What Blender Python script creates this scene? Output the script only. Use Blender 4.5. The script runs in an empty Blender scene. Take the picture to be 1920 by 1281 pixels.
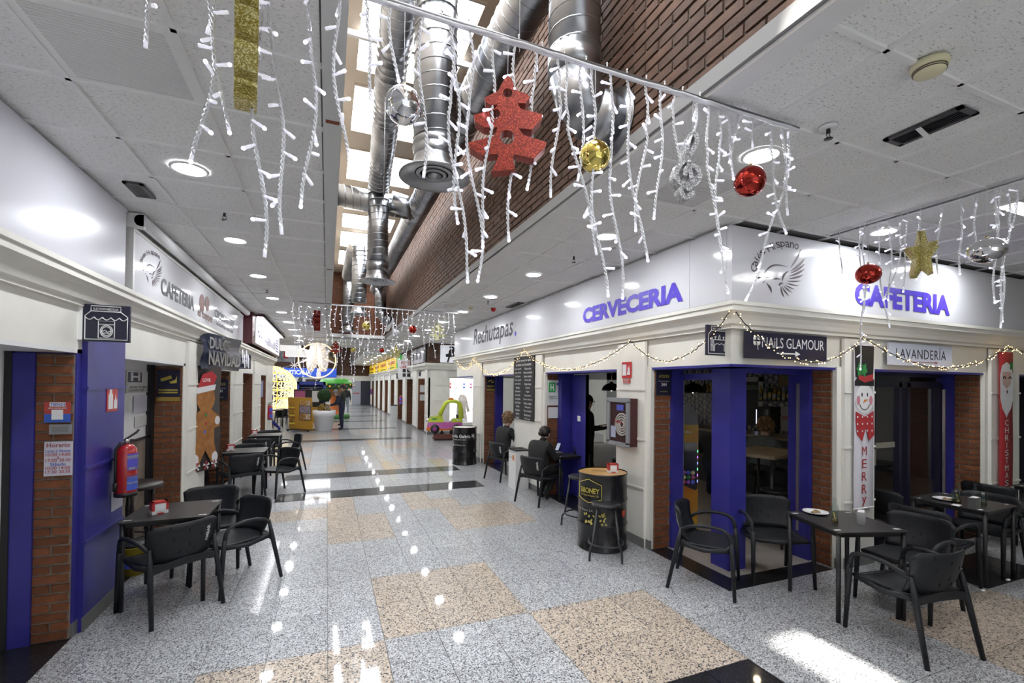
import bpy, bmesh, math, random
from mathutils import Matrix, Vector
R_ = random.Random(7)
PI = math.pi
sc = bpy.context.scene
C = sc.collection

# ---------------------------------------------------------------- camera
F_PX, CX, CY, CAM_H = 857.79, 960.0, 713.0, 1.9
ROT = Matrix(((0.92714802, -0.01396833, -0.37443482),
              (-0.37453589, -0.00540456, -0.92719667),
              (0.01092774, 0.99988783, -0.01024247)))
cam_d = bpy.data.cameras.new('camera')
cam = bpy.data.objects.new('camera', cam_d); C.objects.link(cam)
cam_d.sensor_fit = 'HORIZONTAL'; cam_d.sensor_width = 36.0
cam_d.lens = F_PX * 36 / 1920
cam_d.shift_y = (CY - 640.5) / 1920
cam_d.clip_start = 0.05; cam_d.clip_end = 200
m4 = ROT.to_4x4(); m4.translation = Vector((0, 0, CAM_H)); cam.matrix_world = m4
sc.camera = cam

# ---------------------------------------------------------------- world, exposure
PANE_L, LAMP_L, WORLD_L = 15.0, 125.0, .85
w = bpy.data.worlds.new('daylight'); sc.world = w; w.use_nodes = True
bg = w.node_tree.nodes['Background']
bg.inputs[0].default_value = (0.88, 0.93, 1.0, 1); bg.inputs[1].default_value = WORLD_L
sun_d = bpy.data.lights.new('sun', 'SUN'); sun_d.energy = 22.0; sun_d.angle = math.radians(1.8)
sun_d.color = (1.0, 0.96, 0.88)
sun = bpy.data.objects.new('sun', sun_d); C.objects.link(sun)
sun.rotation_euler = Vector((2.65, 1.7, -5.6)).to_track_quat('-Z', 'Y').to_euler()
sun.location = (-3, -2, 12)
vs = sc.view_settings
sc.display_settings.display_device = 'sRGB'
vs.view_transform = 'Standard'; vs.look = 'None'; vs.gamma = 1.0; vs.exposure = 0.5
vs.use_curve_mapping = False
try:
    sc.cycles.use_denoising = True; sc.cycles.adaptive_threshold = .02
    sc.cycles.max_bounces = 8; sc.cycles.diffuse_bounces = 4; sc.cycles.glossy_bounces = 4
    sc.cycles.transparent_max_bounces = 12; sc.cycles.transmission_bounces = 4
    sc.cycles.sample_clamp_indirect = 4.0; sc.cycles.caustics_reflective = False; sc.cycles.caustics_refractive = False
except Exception:
    pass

# ---------------------------------------------------------------- helpers
def P(px, py, axis, val):
    """the point where the sight line of pixel (px, py) meets the plane axis = val; used to take measurements"""
    d = ROT @ Vector(((px - CX) / F_PX, -(py - CY) / F_PX, -1.0))
    o = Vector((0, 0, CAM_H)); t = (val - o[axis]) / d[axis]
    return o + d * t

def N(nt, t, **kw):
    n = nt.nodes.new(t)
    for k, v in kw.items(): setattr(n, k, v)
    return n

MATS = {}
def mat(name, col=(.5, .5, .5), rough=.5, metal=0.0, spec=.5, emit=None, es=0.0, coat=0.0, alpha=None, trans=0.0):
    if name in MATS: return MATS[name]
    m = bpy.data.materials.new(name); m.use_nodes = True
    b = m.node_tree.nodes['Principled BSDF']
    b.inputs['Base Color'].default_value = (*col, 1); b.inputs['Roughness'].default_value = rough
    b.inputs['Metallic'].default_value = metal; b.inputs['Specular IOR Level'].default_value = spec
    if coat: b.inputs['Coat Weight'].default_value = coat; b.inputs['Coat Roughness'].default_value = .05
    if trans: b.inputs['Transmission Weight'].default_value = trans
    if emit:
        b.inputs['Emission Color'].default_value = (*emit, 1); b.inputs['Emission Strength'].default_value = es
    MATS[name] = m
    return m

def noise_col(m, c1, c2, scale=8, detail=4, lo=.35, hi=.65, bump=0.0, bscale=None, coord='Object', rnd=0.0):
    """drive the base colour of m between c1 and c2 by noise, optional bump and per-object variation"""
    nt = m.node_tree; b = nt.nodes['Principled BSDF']
    tc = N(nt, 'ShaderNodeTexCoord')
    no = N(nt, 'ShaderNodeTexNoise'); no.inputs['Scale'].default_value = scale; no.inputs['Detail'].default_value = detail
    nt.links.new(tc.outputs[coord], no.inputs['Vector'])
    mr = N(nt, 'ShaderNodeValToRGB'); e = mr.color_ramp.elements
    e[0].position, e[1].position = lo, hi; e[0].color, e[1].color = (*c1, 1), (*c2, 1)
    nt.links.new(no.outputs['Fac'], mr.inputs['Fac'])
    out = mr.outputs['Color']
    if rnd:
        oi = N(nt, 'ShaderNodeObjectInfo'); hs = N(nt, 'ShaderNodeHueSaturation')
        ma = N(nt, 'ShaderNodeMapRange'); ma.inputs[3].default_value = 1 - rnd; ma.inputs[4].default_value = 1 + rnd
        nt.links.new(oi.outputs['Random'], ma.inputs[0]); nt.links.new(ma.outputs[0], hs.inputs['Value'])
        nt.links.new(out, hs.inputs['Color']); out = hs.outputs['Color']
    nt.links.new(out, b.inputs['Base Color'])
    if bump:
        n2 = N(nt, 'ShaderNodeTexNoise'); n2.inputs['Scale'].default_value = bscale or scale; n2.inputs['Detail'].default_value = 3
        nt.links.new(tc.outputs[coord], n2.inputs['Vector'])
        bp = N(nt, 'ShaderNodeBump'); bp.inputs['Strength'].default_value = bump; bp.inputs['Distance'].default_value = .01
        nt.links.new(n2.outputs['Fac'], bp.inputs['Height']); nt.links.new(bp.outputs['Normal'], b.inputs['Normal'])
    return m

def emis(name, col, s, sample=True):
    if name in MATS: return MATS[name]
    m = bpy.data.materials.new(name); m.use_nodes = True; nt = m.node_tree
    nt.nodes.remove(nt.nodes['Principled BSDF'])
    e = N(nt, 'ShaderNodeEmission'); e.inputs[0].default_value = (*col, 1); e.inputs[1].default_value = s
    nt.links.new(e.outputs[0], nt.nodes['Material Output'].inputs[0])
    if not sample:
        try: m.cycles.emission_sampling = 'NONE'
        except Exception: pass
    MATS[name] = m
    return m

def glassmat(name, tint=(1, 1, 1), refl=.06):
    if name in MATS: return MATS[name]
    m = bpy.data.materials.new(name); m.use_nodes = True; nt = m.node_tree
    nt.nodes.remove(nt.nodes['Principled BSDF'])
    t = N(nt, 'ShaderNodeBsdfTransparent'); t.inputs[0].default_value = (*tint, 1)
    g = N(nt, 'ShaderNodeBsdfGlossy'); g.inputs['Roughness'].default_value = .03
    ly = N(nt, 'ShaderNodeLayerWeight'); ly.inputs[0].default_value = .5
    pw = N(nt, 'ShaderNodeMath', operation='POWER'); pw.inputs[1].default_value = 4.0
    lw = N(nt, 'ShaderNodeMath', operation='MULTIPLY_ADD'); lw.inputs[1].default_value = .6; lw.inputs[2].default_value = .04
    nt.links.new(ly.outputs['Facing'], pw.inputs[0]); nt.links.new(pw.outputs[0], lw.inputs[0])
    mx = N(nt, 'ShaderNodeMixShader')
    nt.links.new(lw.outputs[0], mx.inputs[0]); nt.links.new(t.outputs[0], mx.inputs[1]); nt.links.new(g.outputs[0], mx.inputs[2])
    nt.links.new(mx.outputs[0], nt.nodes['Material Output'].inputs[0])
    MATS[name] = m
    return m

class MB:
    """collects boxes, tubes, lathes, prisms; build() links them as ONE mesh object"""
    def __init__(s): s.v = []; s.f = []; s.m = []; s.cur = 0; s.sm = []
    def add(s, vs_, fs, smooth=False):
        o = len(s.v); s.v += [tuple(a) for a in vs_]
        for f in fs: s.f.append(tuple(i + o for i in f)); s.m.append(s.cur); s.sm.append(smooth)
        return s
    def box(s, x0, x1, y0, y1, z0, z1):
        v = [(x, y, z) for x in (x0, x1) for y in (y0, y1) for z in (z0, z1)]
        return s.add(v, [(0, 1, 3, 2), (4, 6, 7, 5), (0, 4, 5, 1), (2, 3, 7, 6), (0, 2, 6, 4), (1, 5, 7, 3)])
    def obox(s, c, ux, uy, uz, hx, hy, hz):
        c, ux, uy, uz = Vector(c), Vector(ux), Vector(uy), Vector(uz)
        v = [c + ux * hx * a + uy * hy * b + uz * hz * d for a in (-1, 1) for b in (-1, 1) for d in (-1, 1)]
        return s.add(v, [(0, 1, 3, 2), (4, 6, 7, 5), (0, 4, 5, 1), (2, 3, 7, 6), (0, 2, 6, 4), (1, 5, 7, 3)])
    def tube(s, pts, r, n=8, cap=True, smooth=True):
        pts = [Vector(p) for p in pts]; k = len(pts)
        rs = r if isinstance(r, (list, tuple)) else [r] * k
        vs_, fs = [], []; prev = None
        for i, p in enumerate(pts):
            t = (pts[min(i + 1, k - 1)] - pts[max(i - 1, 0)])
            t = t.normalized() if t.length > 1e-9 else Vector((0, 0, 1))
            if prev is None:
                a = Vector((1, 0, 0)) if abs(t.x) < .9 else Vector((0, 1, 0))
                u = t.cross(a).normalized()
            else:
                u = prev - t * prev.dot(t)
                u = u.normalized() if u.length > 1e-6 else t.orthogonal().normalized()
            prev = u; w_ = t.cross(u)
            for j in range(n):
                an = 2 * PI * j / n
                vs_.append(p + (u * math.cos(an) + w_ * math.sin(an)) * rs[i])
        for i in range(k - 1):
            for j in range(n):
                a, b = i * n + j, i * n + (j + 1) % n
                fs.append((a, b, b + n, a + n))
        if cap: fs.append(tuple(reversed(range(n)))); fs.append(tuple(range((k - 1) * n, k * n)))
        return s.add(vs_, fs, smooth)
    def lathe(s, prof, n=24, c=(0, 0, 0), smooth=True, cap=True, axis='z'):
        vs_, fs = [], []; k = len(prof)
        for r, z in prof:
            for j in range(n):
                an = 2 * PI * j / n
                p = (r * math.cos(an), r * math.sin(an), z)
                if axis == 'y': p = (p[0], p[2], p[1])
                if axis == 'x': p = (p[2], p[0], p[1])
                vs_.append((p[0] + c[0], p[1] + c[1], p[2] + c[2]))
        for i in range(k - 1):
            for j in range(n):
                a, b = i * n + j, i * n + (j + 1) % n
                fs.append((a, b, b + n, a + n))
        if cap:
            if prof[0][0] > 1e-4: fs.append(tuple(reversed(range(n))))
            if prof[-1][0] > 1e-4: fs.append(tuple(range((k - 1) * n, k * n)))
        return s.add(vs_, fs, smooth)
    def sphere(s, c, r, n=16, m_=10, sx=1, sy=1, sz=1):
        prof = [(max(r * math.sin(PI * i / m_), 1e-5), -r * math.cos(PI * i / m_)) for i in range(m_ + 1)]
        o = len(s.v); s.lathe(prof, n, cap=False)
        for i in range(o, len(s.v)):
            x, y, z = s.v[i]; s.v[i] = (x * sx + c[0], y * sy + c[1], z * sz + c[2])
        return s
    def prism(s, poly, o, u, v, d, smooth=False):
        """extrude the 2-D outline poly (in the u, v frame at o) by the vector d"""
        o, u, v, d = Vector(o), Vector(u), Vector(v), Vector(d); k = len(poly)
        a = [o + u * x + v * y for x, y in poly]; b = [p + d for p in a]
        fs = [tuple(range(k)), tuple(reversed(range(k, 2 * k)))]
        fs += [(i, i + k, (i + 1) % k + k, (i + 1) % k) for i in range(k)]
        return s.add(a + b, fs, smooth)
    def mat(s, i): s.cur = i; return s
    def mesh(s, name, mats):
        me = bpy.data.meshes.new(name); me.from_pydata(s.v, [], s.f)
        for m in (mats if isinstance(mats, (list, tuple)) else [mats]): me.materials.append(m)
        me.polygons.foreach_set('material_index', s.m)
        me.polygons.foreach_set('use_smooth', s.sm)
        bm = bmesh.new(); bm.from_mesh(me)
        bmesh.ops.recalc_face_normals(bm, faces=bm.faces)
        bm.to_mesh(me); bm.free(); me.update()
        return me
    def build(s, name, mats, parent=None, loc=None, **props):
        return link(name, s.mesh(name, mats), parent, loc, **props)

def link(name, me, parent=None, loc=None, **props):
    o = bpy.data.objects.new(name, me); C.objects.link(o)
    if parent is not None: o.parent = parent
    if loc is not None: o.location = loc
    for k, v in props.items(): o[k] = v
    return o

def thing(name, label, cat, loc=(0, 0, 0), rz=0.0, group=None):
    o = bpy.data.objects.new(name, None); C.objects.link(o); o.empty_display_size = .1
    o.location = loc; o.rotation_euler = (0, 0, rz); o['label'] = label; o['category'] = cat
    if group: o['group'] = group
    return o

def tag(o, label, cat, group=None):
    o['label'] = label; o['category'] = cat
    if group: o['group'] = group
    return o

def struct(name, mb, m, label=None):
    o = mb.build(name, m) if isinstance(mb, MB) else mb
    o['kind'] = 'structure'
    if label: o['label'] = label
    return o

def kids(o): return [c for c in C.objects if c.parent is o]
def dup(root, loc, rz, label, group=None):
    r = root.copy(); C.objects.link(r); r.location = loc; r.rotation_euler = (0, 0, rz); r['label'] = label
    if group: r['group'] = group
    for ch in list(root.children):
        c = ch.copy(); C.objects.link(c); c.parent = r
        for g in list(ch.children):
            d = g.copy(); C.objects.link(d); d.parent = c
    return r

_TXT = {}
def text_geo(body, bold=0.0, shear=0.0, space=1.0, line=1.0):
    key = (body, bold, shear, space, line)
    if key in _TXT: return _TXT[key]
    cu = bpy.data.curves.new('t', 'FONT'); cu.body = body; cu.align_x = 'CENTER'; cu.size = 1.0
    cu.offset = bold; cu.shear = shear; cu.space_character = space; cu.space_line = line; cu.resolution_u = 3
    ob = bpy.data.objects.new('t', cu)
    me = ob.to_mesh()
    vs_ = [v.co.copy() for v in me.vertices]; fs = [tuple(p.vertices) for p in me.polygons]
    ob.to_mesh_clear(); bpy.data.objects.remove(ob); bpy.data.curves.remove(cu)
    xs = [v.x for v in vs_]; ys = [v.y for v in vs_]
    x0, x1, y0, y1 = min(xs), max(xs), min(ys), max(ys)
    g = ([((v.x - (x0 + x1) / 2) / (x1 - x0), (v.y - (y0 + y1) / 2) / (y1 - y0)) for v in vs_], fs, (x1 - x0) / (y1 - y0))
    _TXT[key] = g
    return g

def text_into(mb, body, c, u, v, wid=None, hei=None, bold=0.0, shear=0.0, space=1.0, line=1.0, warp=None):
    """flat lettering centred at c, reading along u with v up"""
    pts, fs, asp = text_geo(body, bold, shear, space, line)
    if wid is None: wid = hei * asp
    if hei is None: hei = wid / asp
    c, u, v = Vector(c), Vector(u).normalized(), Vector(v).normalized()
    out = []
    for a, b in pts:
        x, y = a * wid, b * hei
        out.append(c + u * x + v * y if warp is None else Vector(warp(x, y)))
    mb.add(out, fs)
    return mb

def text(parent, name, body, c, u, v, m, **kw):
    return text_into(MB(), body, c, u, v, **kw).build(name, m, parent)

# ---------------------------------------------------------------- materials
def granite(name, ramp, scale=95):
    m = mat(name, (.5, .5, .5), .35, spec=.15); m.node_tree.nodes['Principled BSDF'].inputs['Coat Weight'].default_value = .55; nt = m.node_tree; b = nt.nodes['Principled BSDF']
    ge = N(nt, 'ShaderNodeNewGeometry'); vo = N(nt, 'ShaderNodeTexVoronoi'); vo.inputs['Scale'].default_value = scale
    nt.links.new(ge.outputs['Position'], vo.inputs['Vector'])
    sp = N(nt, 'ShaderNodeSeparateColor'); nt.links.new(vo.outputs['Color'], sp.inputs[0])
    cr = N(nt, 'ShaderNodeValToRGB'); cr.color_ramp.interpolation = 'CONSTANT'
    el = cr.color_ramp.elements
    el[0].position = 0; el[0].color = (*ramp[0][1], 1); el[1].position = ramp[1][0]; el[1].color = (*ramp[1][1], 1)
    for p_, c_ in ramp[2:]:
        e = el.new(p_); e.color = (*c_, 1)
    nt.links.new(sp.outputs[0], cr.inputs['Fac'])
    oi = N(nt, 'ShaderNodeObjectInfo'); hs = N(nt, 'ShaderNodeHueSaturation')
    ma = N(nt, 'ShaderNodeMapRange'); ma.inputs[3].default_value = .93; ma.inputs[4].default_value = 1.05
    nt.links.new(oi.outputs['Random'], ma.inputs[0]); nt.links.new(ma.outputs[0], hs.inputs['Value'])
    nt.links.new(cr.outputs[0], hs.inputs['Color']); nt.links.new(hs.outputs[0], b.inputs['Base Color'])
    no = N(nt, 'ShaderNodeTexNoise'); no.inputs['Scale'].default_value = 1.3; no.inputs['Detail'].default_value = 5
    nt.links.new(ge.outputs['Position'], no.inputs['Vector'])
    mr = N(nt, 'ShaderNodeMapRange'); mr.inputs[3].default_value = .015; mr.inputs[4].default_value = .07
    nt.links.new(no.outputs['Fac'], mr.inputs[0]); nt.links.new(mr.outputs[0], b.inputs['Coat Roughness'])
    return m
G_GREY = granite('granite_grey', [(0, (.04, .04, .045)), (.13, (.14, .14, .145)), (.32, (.29, .295, .30)), (.55, (.42, .425, .44)), (.8, (.52, .53, .55))], 150)
G_PEACH = granite('granite_peach', [(0, (.03, .03, .035)), (.14, (.17, .16, .15)), (.27, (.37, .30, .235)), (.55, (.45, .37, .295)), (.8, (.51, .44, .37))], 110)
G_BLACK = granite('granite_black', [(0, (.008, .008, .009)), (.5, (.014, .014, .016)), (.93, (.05, .05, .055))], 160)
JOINT = mat('tile_joint', (.10, .10, .10), .8)
CREAM = noise_col(mat('cream_paint', rough=.42), (.82, .805, .74), (.87, .855, .79), 3, 5, bump=.02, bscale=60)
WHITEP = noise_col(mat('white_paint', rough=.35), (.78, .78, .78), (.84, .84, .84), 2)
BLUE = noise_col(mat('blue_gloss_paint', rough=.32, spec=.5), (.030, .028, .225), (.038, .036, .27), 4, bump=.02, bscale=40)
SKIRT = mat('skirting_stone', (.16, .16, .155), .4)
DARKB = mat('dark_brown_gap', (.022, .013, .009), .6)
BRICK = noise_col(mat('red_brick', rough=.75), (.125, .040, .013), (.215, .070, .025), 14, 4, bump=.25, bscale=120, rnd=.22)
BRICKD = noise_col(mat('brown_brick', rough=.8), (.052, .026, .015), (.092, .046, .027), 9, 5, bump=.3, bscale=110, rnd=.2)
MORTAR = noise_col(mat('mortar', rough=.95), (.15, .125, .10), (.24, .20, .165), 20)
MORTARD = noise_col(mat('dark_mortar', rough=.95), (.055, .045, .038), (.14, .115, .095), 6)
TILEC = noise_col(mat('ceiling_mineral_tile', rough=.9), (.82, .82, .81), (.89, .89, .88), 60, 3, .3, .6, bump=.45, bscale=75)
def fissures(m):
    nt = m.node_tree; b = nt.nodes['Principled BSDF']; src = b.inputs['Base Color'].links[0].from_socket
    ge = N(nt, 'ShaderNodeNewGeometry'); mp = N(nt, 'ShaderNodeMapping'); mp.inputs['Scale'].default_value = (45, 110, 45)
    no = N(nt, 'ShaderNodeTexNoise'); no.inputs['Scale'].default_value = 1.0; no.inputs['Detail'].default_value = 2
    nt.links.new(ge.outputs['Position'], mp.inputs[0]); nt.links.new(mp.outputs[0], no.inputs['Vector'])
    cr = N(nt, 'ShaderNodeValToRGB'); cr.color_ramp.elements[0].position = .30; cr.color_ramp.elements[1].position = .40
    cr.color_ramp.elements[0].color = (.55, .55, .55, 1)
    mx = N(nt, 'ShaderNodeMixRGB', blend_type='MULTIPLY'); mx.inputs[0].default_value = 1
    nt.links.new(no.outputs['Fac'], cr.inputs[0]); nt.links.new(src, mx.inputs[1]); nt.links.new(cr.outputs[0], mx.inputs[2])
    nt.links.new(mx.outputs[0], b.inputs['Base Color'])
fissures(TILEC)
GRID = mat('grid_bar_white', (.86, .86, .85), .35)
BEIGE = mat('skylight_frame_beige', (.55, .48, .40), .6)
GALV = noise_col(mat('galvanised_steel', rough=.28, metal=1.0), (.26, .265, .28), (.40, .41, .43), 3, 4)
PANE = emis('skylight_pane_lit', (.93, .96, 1.0), PANE_L)
LAMP = emis('downlight_diffuser', (.95, .97, 1.0), LAMP_L)
CHARCOAL = noise_col(mat('charcoal_plastic', rough=.5, spec=.35), (.009, .010, .012), (.014, .015, .018), 30, bump=.05, bscale=300)
BLACKM = mat('black_metal', (.014, .014, .016), .38, spec=.5)
SIGNW = mat('sign_acrylic_white', (.80, .80, .84), .10, spec=.5, coat=.3)
GLASS = glassmat('window_glass')
GLASSD = glassmat('dark_glass', (.55, .58, .62))
WHITE = mat('plain_white', (.80, .80, .80), .5)
BLACK = mat('plain_black', (.012, .012, .013), .5)
REDP = mat('signal_red', (.50, .02, .02), .35)
CHROME = mat('chrome', (.82, .82, .84), .06, metal=1.0)
VIOLET = mat('violet_letter', (.10, .06, .60), .35)
NAVY = mat('navy_dark', (.012, .012, .035), .4)
STEEL = mat('brushed_steel', (.62, .62, .63), .3, metal=1.0)

# ---------------------------------------------------------------- floor
def yrow(j): return 3.51 + .574 * j if j <= 12 else 10.398 + .555 * (j - 12)
PX_, PY0 = .03, .39
def colx(i): return .03 + .39 * i
PEACHES = [(-2, 0, -2, -1), (1, 3, 0, 1), (4, 6, -2, -1), (0, 1, 4, 5), (0, 0, 6, 7), (4, 6, 4, 5), (3, 3, 6, 7), (4, 4, 6, 6), (-2, -1, 6, 6),
           (0, 0, 12, 13), (1, 1, 14, 15), (3, 3, 12, 13), (4, 4, 14, 15), (6, 6, 12, 13), (3, 3, 20, 21), (4, 6, 18, 19), (-2, -2, 14, 15),
           (-2, -2, 18, 19), (0, 0, 18, 19), (11, 14, -4, -3), (1, 2, -6, -5), (14, 16, 0, 0), (-2, 0, 24, 25), (3, 4, 26, 27)]
STRIPS = {-3: (-20, 6), 8: (-2, 6), 11: (-2, 6), 22: (-2, 6), 29: (-2, 6), 36: (-2, 6), 43: (-2, 6), 50: (-2, 6), 57: (-2, 6)}
def tile_kind(i, j):
    if j in STRIPS and STRIPS[j][0] <= i <= STRIPS[j][1]: return 2
    if j == -2 and 15 <= i <= 17: return 2
    for a, b, c_, d in PEACHES:
        if a <= i <= b and c_ <= j <= d: return 1
    return 0
def in_floor(x, y):
    if y < -5 or y > 42.2: return False
    if -1.75 < x < 3.56: return True
    if x >= 3.5 and y < 3.3: return x < 12
    if x >= 3.5 and 13.0 < y < 17.2: return x < 10
    return x > -9 and x < 3.5 and y > 17.0
fl_mb = MB().box(-9.2, 12.2, -5.2, 42.4, -.12, -.006)
floor = struct('floor', fl_mb, JOINT, 'polished granite floor of speckled grey, peach and black tiles')
GM = [G_GREY, G_PEACH, G_BLACK]
def proj(p):
    c = ROT.transposed() @ (Vector(p) - Vector((0, 0, CAM_H)))
    if c.z > -.15: return None
    return (CX + F_PX * c.x / -c.z, CY - F_PX * c.y / -c.z)
def px_area(ps):
    q = [proj(p) for p in ps]
    if any(a is None for a in q): return 0
    if all(a[0] < 0 or a[0] > 1920 or a[1] < 0 or a[1] > 1281 for a in q): return 0
    return abs(sum(q[i][0] * q[(i + 1) % len(q)][1] - q[(i + 1) % len(q)][0] * q[i][1] for i in range(len(q)))) / 2
cells = []
for j in range(-15, 70):
    for i in range(-24, 31):
        x0, x1, y0, y1 = colx(i), colx(i + 1), yrow(j), yrow(j + 1)
        if not in_floor((x0 + x1) / 2, (y0 + y1) / 2): continue
        a = px_area([(x0, y0, 0), (x1, y0, 0), (x1, y1, 0), (x0, y1, 0)])
        cells.append((a, i, j, x0, x1, y0, y1))
cells.sort(key=lambda c_: -c_[0])
tmesh = {}
rest = MB()
for n_, (a, i, j, x0, x1, y0, y1) in enumerate(cells):
    k = tile_kind(i, j); g = .0022
    if n_ < 300:
        key = (k, round(y1 - y0, 3))
        if key not in tmesh:
            hx, hy = (x1 - x0) / 2 - g, (y1 - y0) / 2 - g
            tmesh[key] = MB().box(-hx, hx, -hy, hy, -.012, 0).mesh('floor_tile', GM[k])
        link('floor_tile', tmesh[key], floor, ((x0 + x1) / 2, (y0 + y1) / 2, 0))
    else:
        rest.mat(k).box(x0 + g, x1 - g, y0 + g, y1 - g, -.012, 0)
rest.build('floor_tiles_beyond', GM, floor, kind='stuff')
# black stone thresholds of the shopfronts
th = MB().mat(0).box(3.50, 3.74, 3.2, 4.34, 0, .004).box(3.74, 4.94, 3.2, 3.42, 0, .004)
th.box(3.52, 3.97, 5.02, 7.14, 0, .004).box(3.52, 3.97, 8.5, 10.55, 0, .004).box(5.69, 7.9, 3.24, 3.66, 0, .004)
th.build('threshold_stone', G_BLACK, floor)
MB().box(-2.15, -1.72, 2.6, 4.36, 0, .004).box(-2.1, -1.74, 5.18, 7.07, 0, .004).box(-2.1, -1.74, 8.3, 10.2, 0, .004).build('threshold_stone', G_BLACK, floor)
MB().box(3.74, 12, 3.42, 13.0, -.02, .003).build('cafe_floor_paving', noise_col(mat('beige_floor', rough=.5), (.30, .27, .24), (.36, .33, .29), 3), floor)
MB().box(-6, -2.0, -5, 17, -.02, .002).build('shop_floor_paving', MATS['beige_floor'], floor)

# ---------------------------------------------------------------- ceilings
ZC = 3.445
def ceiling(label, xs, ys, slab, tile_ok, nobj):
    x0, x1, y0, y1 = slab
    c = struct('ceiling', MB().box(x0, x1, y0, y1, ZC + .012, ZC + .10), mat('ceiling_void', (.25, .25, .25), .9), label)
    cache = {}; far = MB(); items = []
    for a in range(len(xs) - 1):
        for b in range(len(ys) - 1):
            cx_, cy_ = (xs[a] + xs[a + 1]) / 2, (ys[b] + ys[b + 1]) / 2
            if tile_ok(cx_, cy_): items.append((-px_area([(xs[a], ys[b], ZC), (xs[a + 1], ys[b], ZC), (xs[a + 1], ys[b + 1], ZC), (xs[a], ys[b + 1], ZC)]), a, b, cx_, cy_))
    items.sort()
    for n_, (ar, a, b, cx_, cy_) in enumerate(items):
        hx, hy = (xs[a + 1] - xs[a]) / 2 - .008, (ys[b + 1] - ys[b]) / 2 - .008
        if n_ < nobj and ar < 0:
            key = (round(hx, 3), round(hy, 3))
            if key not in cache: cache[key] = MB().box(-hx, hx, -hy, hy, 0, .012).mesh('ceiling_tile', TILEC)
            o = link('ceiling_tile', cache[key], c, (cx_, cy_, ZC + R_.uniform(-.001, .0025)))
            o.rotation_euler = (R_.uniform(-.004, .004), R_.uniform(-.004, .004), 0)
        else: far.box(cx_ - hx, cx_ + hx, cy_ - hy, cy_ + hy, ZC, ZC + .012)
    if far.v: far.build('ceiling_tiles_beyond', TILEC, c, kind='stuff')
    for x in xs[1:-1]:
        ok = [y for y in ys if tile_ok(x - .05, min(y, ys[-1]) - .05) or tile_ok(x + .05, y + .05)]
        if ok: MB().box(x - .012, x + .012, min(ok), max(ok), ZC - .014, ZC + .004).build('ceiling_runner', GRID, c)
    for y in ys[1:-1]:
        ok = [x for x in xs if tile_ok(x + .05, y - .05) or tile_ok(x - .05, y - .05)]
        if ok: MB().box(min(ok), max(ok), y - .012, y + .012, ZC - .014, ZC + .004).build('ceiling_runner', GRID, c)
    return c
ysL = [4.2 + .6 * k for k in range(-15, 29)]
ceilL = ceiling('white mineral tile ceiling above the left row of shops', [-1.74, -1.245, -.645, -.045], ysL, (-1.78, -.045, -4.8, 21.0), lambda x, y: True, 110)
ysR = [1.28 + .6 * k for k in range(-10, 69)]
xsR = [1.97, 2.33, 2.93, 3.53] + [4.13 + .6 * k for k in range(14)]
ceilR = ceiling('white mineral tile ceiling above the cafe side and the side hall', xsR, ysR, (1.82, 12.0, -4.8, 42.2), lambda x, y: x < 3.53 or y < 3.25 or (13.0 < y < 17.2 and x < 9), 170)
# trims round the skylight
t1 = struct('trim_1', MB().box(-.045, .06, -4.8, 16.3, ZC - .02, ZC + .12), mat('trim_grey_white', (.60, .61, .60), .5), 'pale grey edge board on the left of the skylight opening')
for y in (2.85, 6.6, 10.3, 14.0): MB().box(-.03, .045, y, y + .035, ZC - .0215, ZC - .015).build('rust_patch', mat('rust', (.20, .06, .03), .9), t1)
struct('trim_2', MB().box(1.842, 1.97, -4.8, 42.0, ZC - .012, ZC + .012), WHITEP, 'white edge board under the brown brick wall')
MB().box(-.045, 1.82, 16.3, 21.0, ZC - .01, ZC + .1).build('ceiling', GRID, None, kind='structure', label='plain ceiling strip beyond the skylight')
struct('trim_3', MB().box(-1.78, -1.70, 5.0, 17.2, ZC - .03, ZC + .01), GRID, 'wall angle along the left ceiling')

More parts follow.
